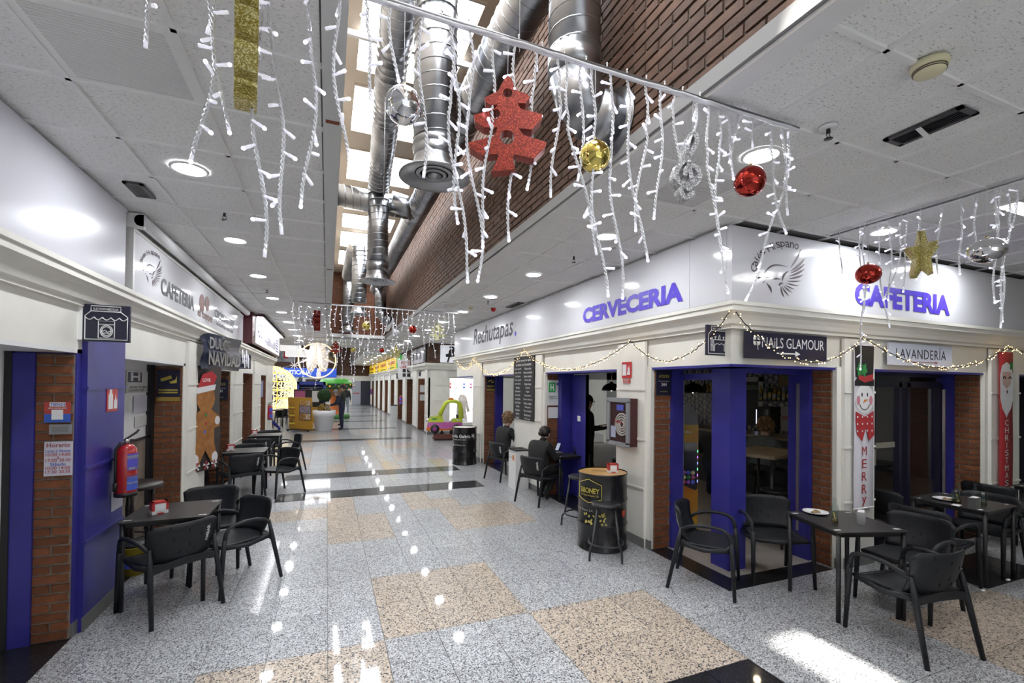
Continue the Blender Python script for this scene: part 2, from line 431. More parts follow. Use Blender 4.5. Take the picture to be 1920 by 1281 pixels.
# ---------------------------------------------------------------- brick builders
def bricks(parent, o, u, nrm, L, z0, z1, m, bl=.235, bh=.058, g=.011, first=None, dep=.012, name='brick', single=True):
    """courses of bricks on a backing; o = start, u = direction, nrm = outward"""
    o, u, nrm = Vector(o), Vector(u), Vector(nrm); out = []
    c = 0; z = z0
    while z < z1 - .01:
        x = -(bl + g) / 2 if c % 2 else 0.0
        h = min(bh, z1 - z)
        while x < L - .012:
            a, b = max(x, 0), min(x + bl, L)
            if b - a > .02: out.append((a, b, z, z + h))
            x += bl + g
        z += bh + g; c += 1
    return o, u, nrm, dep, out
def brick_objs(parent, data, m, limit=300, rest_kind=True):
    o, u, nrm, dep, lst = data
    sc_ = []
    for (a, b, z0, z1) in lst:
        p = [o + u * a + Vector((0, 0, z0)), o + u * b + Vector((0, 0, z0)), o + u * b + Vector((0, 0, z1)), o + u * a + Vector((0, 0, z1))]
        sc_.append((px_area(p), a, b, z0, z1))
    sc_.sort(key=lambda t: -t[0])
    cache = {}; far = MB()
    for n_, (ar, a, b, z0, z1) in enumerate(sc_):
        dd = dep * R_.uniform(.55, 1.0)
        if n_ < limit and ar > 12:
            key = (round(b - a, 3), round(z1 - z0, 3))
            if key not in cache:
                e = .003; L, h = b - a, z1 - z0
                v = [(0, 0, 0), (L, 0, 0), (L, h, 0), (0, h, 0), (e, e, dep), (L - e, e, dep), (L - e, h - e, dep), (e, h - e, dep)]
                mb = MB().add([u * p[0] + Vector((0, 0, p[1])) + nrm * p[2] for p in v], [(4, 5, 6, 7), (0, 1, 5, 4), (1, 2, 6, 5), (2, 3, 7, 6), (3, 0, 4, 7)])
                cache[key] = mb.mesh('brick', m)
            link('brick', cache[key], parent, o + u * a + Vector((0, 0, z0)) - nrm * (dep - dd))
        else:
            p0 = o + u * a + Vector((0, 0, z0)); q = [p0, p0 + u * (b - a), p0 + u * (b - a) + Vector((0, 0, z1 - z0)), p0 + Vector((0, 0, z1 - z0))]
            q2 = [x + nrm * dd for x in q]
            far.add(q + q2, [(4, 5, 6, 7), (0, 1, 5, 4), (1, 2, 6, 5), (2, 3, 7, 6), (3, 0, 4, 7)])
    if far.v: far.build('bricks_beyond', m, parent, kind='stuff')

# ---------------------------------------------------------------- skylight shaft
ws = struct('wall_skylight_right', MB().box(1.84, 2.0, -4.8, 42.0, ZC + .012, 5.75), MORTARD, 'dark brown brick wall along the right side of the skylight')
brick_objs(ws, bricks(ws, (1.84, -.6, ZC + .012), (0, 1, 0), (-1, 0, 0), 17.0, 0, 2.14, BRICKD, dep=.014), BRICKD, 300)
we = struct('wall_skylight_end', MB().box(.0, 1.84, 16.32, 16.5, ZC - .01, 5.9), MORTAR, 'brick end wall of the skylight shaft')
brick_objs(we, bricks(we, (.06, 16.32, ZC - .01), (1, 0, 0), (0, -1, 0), 1.78, 0, 2.2, BRICK), BRICK, 0)
struct('wall_skylight_left', MB().box(-.05, .04, -4.8, 16.4, ZC + .1, 5.75), BEIGE, 'beige upstand on the left of the skylight')
rows = [(-3.4, -2.2), (-1.9, -.75), (.95, 2.2), (2.5, 3.9), (4.2, 5.67), (5.95, 7.07), (7.6, 8.77), (9.1, 10.3), (10.54, 11.53), (11.82, 13.16), (13.54, 15.2)]
ro = MB(); py = -4.8
for a, b in rows[:2] + [(-.55, .75)] + rows[2:]:
    ro.box(.27, 1.38, py, a, 5.60, 5.75); py = b
ro.box(.27, 1.38, py, 16.4, 5.60, 5.75); ro.box(-.05, .27, -4.8, 16.4, 5.60, 5.75).box(1.38, 1.9, -4.8, 16.4, 5.60, 5.75)
roof = struct('ceiling', ro, BEIGE, 'beige flat skylight roof with rows of bright panes')
for a, b in rows:
    MB().box(.27, 1.38, a, b, 5.66, 5.68).build('pane', PANE, roof)
    MB().box(.26, 1.39, a - .02, a + .01, 5.585, 5.62).build('pane_bar', BEIGE, roof)
# unseen clear pane and blockers, added to shape the sun patch on the floor
MB().box(.27, .44, -.55, .75, 5.61, 5.63).box(.84, 1.38, -.55, .75, 5.61, 5.63).box(.44, .84, .02, .10, 5.61, 5.63).build('sun_blocker', BEIGE, roof)
MB().box(.44, .84, -.55, .75, 5.66, 5.665).build('pane', GLASS, roof)
cb = MB()
cb.box(.06, 1.84, 4.98, 5.02, 5.50, 5.56)
cb.build('perforated_bar', GRID, roof)

# ---------------------------------------------------------------- facades
def sweep(path, prof, side):
    """profile (offset outwards, z) swept along an xy path with mitred corners; side = +1 left / -1 right of travel is outward"""
    mb = MB(); pts = [Vector((p[0], p[1])) for p in path]; n = len(pts); nr = []
    seg = [(pts[i + 1] - pts[i]).normalized() for i in range(n - 1)]
    nrm = [Vector((-s_.y, s_.x)) * side for s_ in seg]
    for i in range(n):
        if i == 0: nr.append(nrm[0])
        elif i == n - 1: nr.append(nrm[-1])
        else:
            b = (nrm[i - 1] + nrm[i]).normalized(); nr.append(b / b.dot(nrm[i]))
    k = len(prof); vs_ = []
    for i in range(n):
        for off, z in prof: vs_.append((pts[i].x + nr[i].x * off, pts[i].y + nr[i].y * off, z))
    fs = [(i * k + j, i * k + (j + 1) % k, (i + 1) * k + (j + 1) % k, (i + 1) * k + j) for i in range(n - 1) for j in range(k)]
    fs += [tuple(range(k)), tuple(reversed(range((n - 1) * k, n * k)))]
    return mb.add(vs_, fs)
CORN = [(0, 2.45), (.035, 2.45), (.035, 2.475), (.06, 2.49), (.075, 2.53), (.10, 2.57), (.135, 2.60), (.135, 2.645), (.15, 2.65), (.15, 2.685), (0, 2.685)]

def pilaster(wall, axis, a0, a1, face, out, depth, m=CREAM, z1=2.13, joints=(.68, 1.26, 1.85), skirt=True):
    """white pier between shop openings; axis = the direction it runs along, out = sign of the outward direction"""
    def bx(mb, s0, s1, f0, f1, z0, z1_):
        lo, hi = min(f0, f1), max(f0, f1)
        return mb.box(lo, hi, s0, s1, z0, z1_) if axis == 'y' else mb.box(s0, s1, lo, hi, z0, z1_)
    mb = MB(); bx(mb, a0, a1, face, face - out * depth, 0, z1)
    e = min(.07, (a1 - a0) * .12)
    bx(mb, a0 + e, a1 - e, face + out * .035, face, .0, z1 + .30)
    p = mb.build('pilaster', m, wall)
    for z in joints:
        bx(MB(), a0 + e - .012, a1 - e + .012, face + out * .047, face + out * .02, z, z + .022).build('moulding_band', m, p)
    if skirt:
        bx(MB(), a0 + e - .004, a1 - e + .004, face + out * .04, face + out * .03, 0, .11).build('skirting', SKIRT, p)
        bx(MB(), a0 - .004, a1 + .004, face + out * .005, face - out * .02, 0, .105).build('skirting', SKIRT, p)
    return p

# --- cafe block, right of the corridor
XF, YF = 3.50, 3.20
wr = struct('wall_right', MB().box(XF + .02, XF + .10, YF + .02, 13.03, 2.12, 2.47).box(XF + .06, XF + .14, YF + .06, 13.0, 2.45, ZC + .02), CREAM, 'cream shopfront wall of the corner cafe along the corridor')
for a0, a1 in ((4.34, 5.02), (7.14, 8.50), (10.55, 11.32)): pilaster(wr, 'y', a0, a1, XF, -1, .45)
MB().box(XF + .015, XF + .45, YF + .02, 12.98, 2.095, 2.12).build('blue_soffit_edge', BLUE, wr)
wf = struct('wall_front', MB().box(XF + .1, 12, YF + .02, YF + .10, 2.12, 2.47).box(XF + .14, 12, YF + .06, YF + .14, 2.45, ZC + .02), CREAM, 'cream shopfront wall of the corner cafe facing the side hall')
for a0, a1 in ((5.0, 5.63), (7.90, 8.74), (11.2, 12)): pilaster(wf, 'x', a0, a1, YF, -1, .45)
MB().box(XF + .02, 11.9, YF + .015, YF + .45, 2.095, 2.12).build('blue_soffit_edge', BLUE, wf)
co = sweep([(XF, 13.05), (XF, YF), (12, YF)], CORN, -1); struct('trim_4', co, CREAM, 'moulded cream cornice round the corner cafe')
struct('trim_5', sweep([(XF + .03, 13.05), (XF + .03, YF + .03), (12, YF + .03)], [(0, 2.68), (.10, 2.68), (.10, 2.705), (0, 2.705)], -1), DARKB, 'dark brown gap line under the cafe fascia')
struct('trim_6', sweep([(XF + .05, 13.05), (XF + .05, YF + .05), (12, YF + .05)], [(0, 3.40), (.03, 3.40), (.03, ZC), (0, ZC)], -1), DARKB, 'dark gap above the cafe fascia')
# brick reveals beside each opening, then blue steel
def reveal_y(wall, x0, x1, y, z1, m=BRICK, lim=200, blue=None):
    MB().box(min(x0, x1), max(x0, x1), y, y + .03, 0, z1).build('mortar_bed', MORTAR, wall)
    brick_objs(wall, bricks(wall, (min(x0, x1), y, 0.01), (1, 0, 0), (0, -1, 0), abs(x1 - x0), 0, z1 - .01, m, bl=.20), m, lim)
    if blue: MB().box(*blue).build('blue_post', BLUE, wall)
def reveal_x(wall, x, y0, y1, z1, lim=200):
    MB().box(x, x + .03, y0, y1, 0, z1).build('mortar_bed', MORTAR, wall)
    brick_objs(wall, bricks(wall, (x, y0, .01), (0, 1, 0), (-1, 0, 0), y1 - y0, 0, z1 - .01, BRICK, bl=.20), BRICK, lim)
reveal_y(wr, 3.545, 3.77, 4.325, 2.10, blue=(3.77, 3.93, 4.28, 4.34, 0, 2.1))
reveal_y(wr, 3.545, 3.74, 7.125, 2.10, blue=(3.74, 3.98, 6.98, 7.14, 0, 2.1))
reveal_y(wr, 3.545, 3.80, 10.535, 2.10, lim=90, blue=(3.80, 3.98, 10.42, 10.55, 0, 2.1))
reveal_x(wf, 4.985, 3.245, 3.45, 2.10)
reveal_x(wf, 7.885, 3.245, 3.50, 2.10)
MB().box(4.93, 5.0, 3.45, 3.70, 0, 2.1).build('blue_post', BLUE, wf)
MB().box(7.84, 7.90, 3.50, 3.68, 0, 2.1).build('blue_post', BLUE, wf)
for a in ((3.86, 4.09, 3.54, 3.78),):
    pl = MB().box(a[0], a[1], a[2], a[3], .0, 2.1).build('corner_pillar', BLUE, wf)
    sc_ = MB()
    for z in (.4, .95, 1.5):
        sc_.lathe([(.006, 0), (.006, .004)], 8, (a[0] + .06, a[2] - .004, z), axis='y').lathe([(.006, 0), (.006, .004)], 8, (a[0] + .16, a[2] - .004, z), axis='y')
    sc_.build('screw_heads', BLACK, pl)
MB().box(3.86, 3.98, 3.78, 4.2, 1.98, 2.05).box(4.09, 4.95, 3.56, 3.66, 2.05, 2.10).build('blue_header', BLUE, wf)
for b_ in ((3.93, 3.945, 4.285, 4.30), (3.955, 3.975, 6.93, 6.975)): MB().box(*b_, .1, 1.97).build('shutter_rail', STEEL, wr)
MB().box(4.915, 4.93, 3.56, 3.59, .3, 1.95).build('shutter_rail', STEEL, wf)
MB().box(7.74, 7.76, 3.54, 3.57, .2, 1.9).build('shutter_rail', STEEL, wf)
# open blue door leaf of the middle opening
dl = struct('door_1', MB().box(3.93, 3.99, 6.50, 6.95, .03, 2.08), BLUE, 'blue door leaf of the cafe standing open')
MB().box(3.925, 3.932, 6.66, 6.75, 1.30, 1.39).build('bell_plate', WHITE, dl)
MB().box(3.935, 3.99, 6.50, 6.515, .03, 2.08).build('steel_edge', STEEL, dl)
# glazed doors under the laundry sign
wn = thing('window_1', 'dark glazed double door under the laundry arrow sign', 'door'); wn['kind'] = 'structure'; del wn['category']
fr = MB()
for x in (5.64, 6.30, 6.84, 7.02, 7.76): fr.box(x, x + .06, 3.60, 3.67, 0, 1.98)
fr.box(5.69, 7.77, 3.60, 3.67, 1.92, 2.0).box(5.69, 6.9, 3.60, 3.67, .0, .12).box(5.69, 7.77, 3.60, 3.67, 2.06, 2.1)
fr.build('door_frame', NAVY, wn)
for x0, x1 in ((5.76, 6.30), (6.37, 6.84), (7.09, 7.70)): MB().box(x0, x1, 3.63, 3.636, .12, 1.92).build('pane', GLASS, wn)
MB().box(5.76, 7.70, 3.63, 3.636, 2.0, 2.06).build('pane', GLASSD, wn)
MB().box(6.26, 6.30, 3.56, 3.60, .95, 1.15).build('door_handle', STEEL, wn)
MB().box(5.9, 6.30, 3.627, 3.63, 1.15, 1.22).box(6.40, 6.8, 3.627, 3.63, 1.15, 1.22).build('safety_band', mat('pale_film', (.35, .33, .27), .6), wn)

# --- left facade
XL = -1.72
wl = struct('wall_left', MB().box(XL - .08, XL, -4.8, 17.2, 2.13, 2.46).box(XL - .1, XL - .03, -4.8, 17.2, 2.45, ZC + .02), CREAM, 'cream shopfront wall along the left of the corridor')
pB = pilaster(wl, 'y', 4.35, 5.18, XL, 1, .40, BLUE, 2.13, (.66, 1.22, 1.83))
for a0, a1 in ((7.07, 8.15), (10.2, 11.4), (13.0, 14.3), (15.7, 17.2)): pilaster(wl, 'y', a0, a1, XL, 1, .40)
struct('trim_7', sweep([(XL, -4.8), (XL, 17.2), (-4, 17.2)], CORN, -1), CREAM, 'moulded cream cornice along the left shops')
MB().box(XL - .42, XL, -4.8, 17.0, 2.10, 2.13).build('soffit_board', WHITEP, wl)
reveal_y(wl, -1.94, -1.73, 4.335, 2.09, lim=120, blue=(-2.06, -1.94, 4.31, 4.40, 0, 2.09))
reveal_y(wl, -2.02, -1.73, 7.055, 2.09, lim=120)
reveal_y(wl, -2.05, -1.73, 10.185, 2.09, lim=60)
reveal_y(wl, -2.1, -1.73, 12.985, 2.09, lim=0)
reveal_y(wl, -2.1, -1.73, 15.685, 2.09, lim=0)
MB().box(-2.16, -2.02, 7.0, 7.06, 0, 2.1).box(-2.16, -2.05, 10.1, 10.18, 0, 2.1).build('black_jamb', BLACKM, wl)
MB().box(-2.5, -2.10, 4.28, 4.40, 0, 2.1).build('shop_jamb_white', WHITEP, wl)
MB().box(-2.10, -2.06, 4.30, 4.40, 0, 2.1).build('black_seal', BLACK, wl)
# recessed shop front with white upper panel and wood-look lower panel
sf = MB().box(-2.10, -2.06, 5.18, 7.0, 1.22, 2.1).build('upper_panel', mat('panel_white', (.62, .62, .62), .3), wl)
MB().box(-2.10, -2.06, 5.18, 7.0, 0.0, 1.20).build('lower_panel', noise_col(mat('grey_wood_panel', rough=.35), (.11, .09, .07), (.24, .20, .16), 5, 6), wl)
nt = MATS['grey_wood_panel'].node_tree
MB().box(-2.09, -2.045, 5.18, 7.0, 1.195, 1.225).box(-2.09, -2.045, 6.9, 7.0, 0, 2.1).build('panel_frame', BLACKM, wl)
MB().box(-2.062, -2.05, 5.62, 5.75, 1.44, 1.53).build('intercom', mat('grey_metal_plate', (.25, .25, .25), .35, metal=.6), wl)
for y0, y1 in ((8.15, 10.2), (11.4, 13.0), (14.3, 15.7)):
    MB().box(-2.14, -2.10, y0, y1, 0, 2.1).build('dark_shop_glazing', mat('shop_glass_dark', (.02, .022, .026), .08), wl)
MB().box(-2.12, -2.08, 8.9, 8.94, 0, 2.1).build('door_stile', STEEL, wl)
MB().box(-2.7, -2.5, -4.8, 4.4, 0, 2.12).build('shop_back', WHITEP, wl)
MB().box(-1.79, -1.74, 5.02, 5.2, 2.69, ZC).build('brick_gap', BRICKD, wl)
MB().box(-6, -4, 17.0, 17.2, 0, ZC).box(-4, -1.75, 17.05, 17.2, 0, 5.7).build('end_return', CREAM, wl)

# --- photo shop block further along the right
wp = struct('wall_photo', MB().box(3.52, 3.62, 17.15, 42, 2.12, ZC).box(3.56, 10, 17.2, 17.3, 2.12, 3.5), CREAM, 'cream facade of the shops beyond the side hall')
pilaster(wp, 'x', 3.52, 4.35, 17.1, -1, .3); pilaster(wp, 'x', 6.2, 7.2, 17.1, -1, .3)
ey = [17.1, 19.2, 22.1, 25.1, 28.0, 31.0, 34.0, 37.1, 40.3]
for i, y in enumerate(ey):
    wdt = 1.05 if i else .45
    pilaster(wp, 'y', y if i else 17.1, y + wdt, 3.5, -1, .4, joints=(.68, 1.26, 1.85) if i < 4 else ())
    if i:
        yy = y - .012
        MB().box(3.53, 3.93, yy, yy + .03, 0, 2.1).build('mortar_bed', MORTAR, wp)
        brick_objs(wp, bricks(wp, (3.53, yy, .01), (1, 0, 0), (0, -1, 0), .40, 0, 2.09, BRICK, bl=.2), BRICK, 0)
    y1 = ey[i + 1] if i + 1 < len(ey) else 42
    MB().box(3.92, 3.96, y + wdt, y1, 0, 2.12).build('dark_shop_glazing', MATS['shop_glass_dark'], wp)
struct('trim_8', sweep([(3.5, 42), (3.5, 17.1), (10, 17.1)], CORN, -1), CREAM, 'moulded cornice of the photo shop corner')
br = MB().box(3.515, 3.55, 17.15, 22.5, 2.69, ZC); br.box(3.52, 10, 17.14, 17.19, 2.69, ZC); br.box(3.515, 3.55, 22.5, 42, 3.36, ZC)
br.build('brick_fascia', BRICKD, wp)
# bright shop window of the photo shop
wd = thing('window_2', 'brightly lit white display window of the photo shop', 'window'); wd['kind'] = 'structure'; del wd['category']
MB().box(4.35, 6.2, 17.7, 17.75, .3, 2.1).build('display_back', mat('slatwall_white', (.85, .87, .9), .5, emit=(.9, .95, 1), es=1.0), wd)
for k in range(9): MB().box(4.37, 6.18, 17.66, 17.70, .42 + k * .13, .43 + k * .13 ).build('slat', mat('slat_grey', (.45, .48, .5), .5), wd)
MB().box(4.35, 6.2, 17.13, 17.75, 2.06, 2.12).build('light_strip', emis('display_light', (.95, .97, 1), 9), wd)
MB().box(4.35, 6.2, 17.2, 17.206, .42, 2.06).build('pane', GLASS, wd)
MB().box(4.35, 6.2, 17.15, 17.75, .3, .42).build('window_sill', CREAM, wd)
MB().box(4.3, 4.36, 17.14, 17.24, .3, 2.12).box(4.3, 6.2, 17.14, 17.2, 2.06, 2.14).build('window_frame', mat('bronze', (.05, .035, .02), .4), wd)

# --- far end and side walls
wz = struct('wall_far', MB().box(-9.2, 4, 42.0, 42.2, 0, 5.9), CREAM, 'far end wall with shop fronts')
MB().box(-9, 3.5, 41.93, 42.0, 2.55, 5.75).build('brick_band', BRICKD, wz)
struct('wall_left_far', MB().box(-9.2, -9.0, 17, 42, 0, 5.8), CREAM, 'far left wall of the food court')
struct('ceiling', MB().box(-9.2, 1.84, 21.0, 42.2, 5.7, 5.9), mat('far_void_white', (.6, .6, .6), .8), 'high ceiling over the far hall')
struct('wall_upper_far', MB().box(-9.2, 1.84, 20.95, 21.05, ZC, 5.75), BRICKD, 'brick drop between the corridor ceiling and the high far hall')
MB().box(-9.2, -1.74, 17.0, 21.0, ZC, ZC + .1).build('ceiling', GRID, None, kind='structure', label='ceiling over the food court edge')
struct('wall_right_far', MB().box(12, 12.15, -5, 3.4, 0, 3.6).box(10, 10.15, 12.9, 17.3, 0, 3.6), CREAM, 'end walls of the side halls')
struct('wall_hall_back', MB().box(3.4, 12, -4.9, -4.8, 0, 3.6), CREAM, 'wall behind the side hall tables')
da = thing('door_2', 'grey double fire door at the far end', 'door'); da['kind'] = 'structure'; del da['category']
DG = mat('door_grey', (.42, .44, .50), .4)
pA, pB_ = P(664, 757, 1, 41.9), P(677, 757, 1, 41.9); pC, pD = P(680, 757, 1, 41.9), P(688, 757, 1, 41.9)
for k, (a, b) in enumerate(((pA.x - .2, pB_.x - .05), (pB_.x + .75, pB_.x + 1.75))):
    MB().box(a, b, 41.84, 41.92, .02, 2.1).build('door_leaf', DG, da)
    MB().box(a + .1, b - .1, 41.80, 41.84, 1.0, 1.06).build('push_bar', REDP, da)
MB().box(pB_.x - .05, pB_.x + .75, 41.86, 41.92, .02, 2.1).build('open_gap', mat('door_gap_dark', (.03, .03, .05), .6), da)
# interior shell of the cafe
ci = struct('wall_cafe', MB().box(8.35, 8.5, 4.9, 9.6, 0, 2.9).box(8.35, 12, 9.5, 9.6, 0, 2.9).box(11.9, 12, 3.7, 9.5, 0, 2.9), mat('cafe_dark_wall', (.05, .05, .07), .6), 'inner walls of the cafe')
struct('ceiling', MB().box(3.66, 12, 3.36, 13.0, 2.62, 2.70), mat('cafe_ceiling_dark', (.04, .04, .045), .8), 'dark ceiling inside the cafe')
struct('wall_cafe_back', MB().box(4.35, 4.6, 12.9, 13.05, 0, 3.4).box(5.9, 6.9, 12.9, 13.05, 0, 3.4).box(8.6, 10, 12.9, 13.05, 0, 3.4).box(3.6, 10, 12.9, 13.05, 2.1, 3.45), CREAM, 'back shopfront wall of the cafe')

struct('ceiling', MB().box(-9.2, -1.78, -5.2, 17.1, ZC + .02, ZC + .1), MATS['ceiling_void'], 'unseen slab added over the left shops to block the sun')  # unseen roof added to stop sun leaking in from the left
struct('wall_behind_left', MB().box(-9.2, -1.72, -5.2, -5.0, 0, 3.5).box(-9.2, -9.0, -5.0, 17, 0, 3.5), CREAM, 'outer walls of the left shops')

for x0 in (-7.5, -4.5, -1.5):  # unseen glowing panes added to brighten the far hall
    for y0 in (22.5, 27, 31.5, 36):
        struct('far_fill_pane', MB().box(x0, x0 + 1.8, y0, y0 + 2.4, 5.66, 5.69), emis('far_fill_glow', (.93, .96, 1), 5), 'unseen glowing pane added in the high far ceiling as fill light')

# ---------------------------------------------------------------- ceiling fittings
ORD = ['nearest', 'second', 'third', 'fourth', 'fifth', 'sixth', 'seventh', 'eighth', 'ninth', 'tenth', 'eleventh', 'twelfth', 'thirteenth', 'fourteenth', 'fifteenth', 'sixteenth', 'seventeenth', 'eighteenth', 'nineteenth', 'twentieth']
dl_proto = thing('downlight', '', 'ceiling light', (0, 0, -50))
rim_me = MB().lathe([(.122, 0), (.122, -.006), (.115, -.011), (.100, -.011), (.097, -.004)], 32, cap=False).mesh('rim', GRID)
dif_me = MB().lathe([(.0001, -.006), (.098, -.006)], 32, cap=False).mesh('diffuser', LAMP)
def downlight(x, y, label, group):
    t = thing('downlight', label, 'ceiling light', (x, y, ZC), 0, group)
    link('rim', rim_me, t); link('diffuser', dif_me, t)
    return t
bpy.data.objects.remove(dl_proto)
for k, y in enumerate([2.15, 3.95, 5.74, 7.53, 9.4, 11.2, 13.0, 14.8, 16.6, 18.4]):
    downlight(-.95, y, f'added round fill downlight, {ORD[k]} from the camera in the left ceiling row', 'downlights over the left shops')
for k, y in enumerate([.39, 2.19, 4.0, 5.8, 7.6, 9.4, 11.2, 13.0, 14.8, 16.6, 18.4, 20.2, 22.0, 24.0, 26.2, 28.5, 31, 34, 37]):
    downlight(2.65, y, f'added round fill downlight, {ORD[k]} from the camera in the right ceiling row', 'downlights over the cafe side')
for k, x in enumerate((4.7, 6.5, 8.3)): downlight(x, 15.0, f'added round fill downlight, {ORD[k]} from the corridor in the hall before the photo shop', 'added fill lights of the far side hall')  # extra lamps added to brighten the hall before the photo shop
p = P(1657, 434, 2, ZC)
for k, (x, y) in enumerate([(p.x, p.y), (p.x + 1.8, p.y), (p.x, p.y - 1.8)]):
    downlight(x, y, f'added round fill downlight, {ORD[k]} of the side hall in front of the cafe sign', 'downlights of the side hall')
lp = thing('ceiling_lamp', 'square bright light panel in the side hall ceiling at the right edge', 'ceiling light', P(1912, 366, 2, ZC) + Vector((.42, -.1, 0)))
MB().box(-.29, .29, -.29, .29, -.01, .0).build('diffuser', emis('panel_diffuser', (1, .98, .95), 9), lp)
MB().box(-.31, -.29, -.31, .31, -.014, 0).box(.29, .31, -.31, .31, -.014, 0).box(-.29, .29, -.31, -.29, -.014, 0).box(-.29, .29, .29, .31, -.014, 0).build('frame', GRID, lp)

def vent(loc, sx, sy, n, label, along='x'):
    t = thing('ceiling_vent', label, 'air vent', loc)
    m = mat('vent_dark', (.035, .035, .04), .4); b = mat('vent_black', (.006, .006, .006), .9)
    e = .028
    MB().box(-sx, sx, -sy, -sy + e, -.012, 0).box(-sx, sx, sy - e, sy, -.012, 0).box(-sx, -sx + e, -sy, sy, -.012, 0).box(sx - e, sx, -sy, sy, -.012, 0).build('frame', m, t)
    MB().box(-sx + e, sx - e, -sy + e, sy - e, -.003, 0).build('backing', b, t)
    for k in range(n):
        f = (k + .5) / n * 2 - 1
        if along == 'x': mb = MB().obox((0, f * (sy - e), -.008), (1, 0, 0), (0, .8, .6), (0, -.6, .8), sx - e, .008, .0012)
        else: mb = MB().obox((f * (sx - e), 0, -.008), (0, 1, 0), (.8, 0, .6), (-.6, 0, .8), sy - e, .008, .0012)
        mb.build('slat', m, t)
    return t
vR = vent(P(1741, 237, 2, ZC - .006), .085, .19, 5, 'long dark slotted air vent in the right ceiling with a paper strip', 'y')
MB().obox((0, .02, -.035), (0, 1, 0), (.9, 0, -.3), (.3, 0, .9), .014, .07, .001).build('paper_strip', WHITE, vR)
vent(P(262, 356, 2, ZC - .006), .066, .15, 4, 'small dark air vent beside the left wall', 'y')
vent(P(965, 572, 2, ZC - .006), .07, .30, 5, 'long dark air vent in the ceiling above the tapas sign', 'y')
# perforated supply panels
def perf(x, y, label):
    t = thing('perforated_panel', label, 'air diffuser', (x, y, ZC - .002))
    MB().box(-.29, .29, -.29, .29, -.006, 0).build('frame', GRID, t)
    m = mat('perforated_grey', (.68, .68, .67), .6)
    mb = MB()
    for a in range(26): mb.box(-.25, .25, -.25 + a * .02, -.25 + a * .02 + .011, -.009, -.005)
    mb.build('perforation_rows', m, t)
perf(-.945, 2.70, 'perforated air panel set in the left ceiling near the camera')
perf(2.63, 2.78, 'perforated air panel in the ceiling behind the red bauble')
sd = thing('smoke_detector', 'yellowed round smoke detector on the right ceiling', 'smoke detector', P(1743, 118, 2, ZC - .008))
YEL = mat('aged_plastic', (.66, .62, .40), .4)
MB().lathe([(.070, 0), (.074, -.012), (.068, -.03)], 24).build('base', YEL, sd)
MB().lathe([(.064, -.03), (.058, -.05), (.038, -.058), (.0001, -.06)], 24).build('cap', YEL, sd)
MB().lathe([(.0645, -.033), (.0645, -.037)], 24).lathe([(.0625, -.041), (.0625, -.045)], 24).build('slot_ring', mat('slot_dark', (.08, .07, .05), .7), sd)
def sprinkler(px, py, label, rose=False, s=1.0):
    t = thing('sprinkler', label, 'sprinkler', P(px, py, 2, ZC - .004))
    m = mat('sprinkler_dark', (.03, .028, .026), .4, metal=.6)
    if rose: MB().lathe([(.05 * s, 0), (.046 * s, -.012), (.02 * s, -.014)], 20).build('rosette', WHITE, t)
    MB().lathe([(.011 * s, 0), (.011 * s, -.03), (.014 * s, -.035), (.005 * s, -.04)], 12).build('body', m, t)
    mb = MB(); mb.tube([(-.012 * s, 0, -.035), (-.014 * s, 0, -.055), (-.004, 0, -.07)], .0025, 5).tube([(.012 * s, 0, -.035), (.014 * s, 0, -.055), (.004, 0, -.07)], .0025, 5)
    mb.build('yoke', m, t)
    MB().lathe([(.024 * s, -.07), (.024 * s, -.073)], 12).build('deflector', m, t)
sprinkler(421, 398, 'dark sprinkler head in the left ceiling')
sprinkler(1553, 238, 'sprinkler head with white rosette near the right vent', True, 1.0)
sprinkler(1076, 481, 'dark sprinkler head above the brewery sign')
sprinkler(915, 563, 'dark sprinkler head above the tapas sign')
sprinkler(500, 541, 'dark sprinkler head far along the left ceiling')
for px, py, nm, lab, cat_, m, r, h in ((883, 576, 'smoke_detector', 'small cream smoke detector far along the right ceiling', 'smoke detector', YEL, .05, .05), (925, 578, 'alarm_sounder', 'small red alarm sounder on the right ceiling', 'alarm', REDP, .05, .07), (840, 573, 'security_camera', 'white dome camera on the ceiling above the yellow tree', 'camera', WHITE, .07, .06), (496, 541, 'smoke_detector', 'white smoke detector far along the left ceiling', 'smoke detector', WHITE, .05, .045)):
    t = thing(nm, lab, cat_, P(px, py, 2, ZC - .004))
    MB().lathe([(r, 0), (r, -h * .5), (r * .9, -h * .6)], 16).build('base', m, t)
    MB().lathe([(r * .85, -h * .6), (r * .6, -h), (.001, -h)], 16).build('cap', m, t)

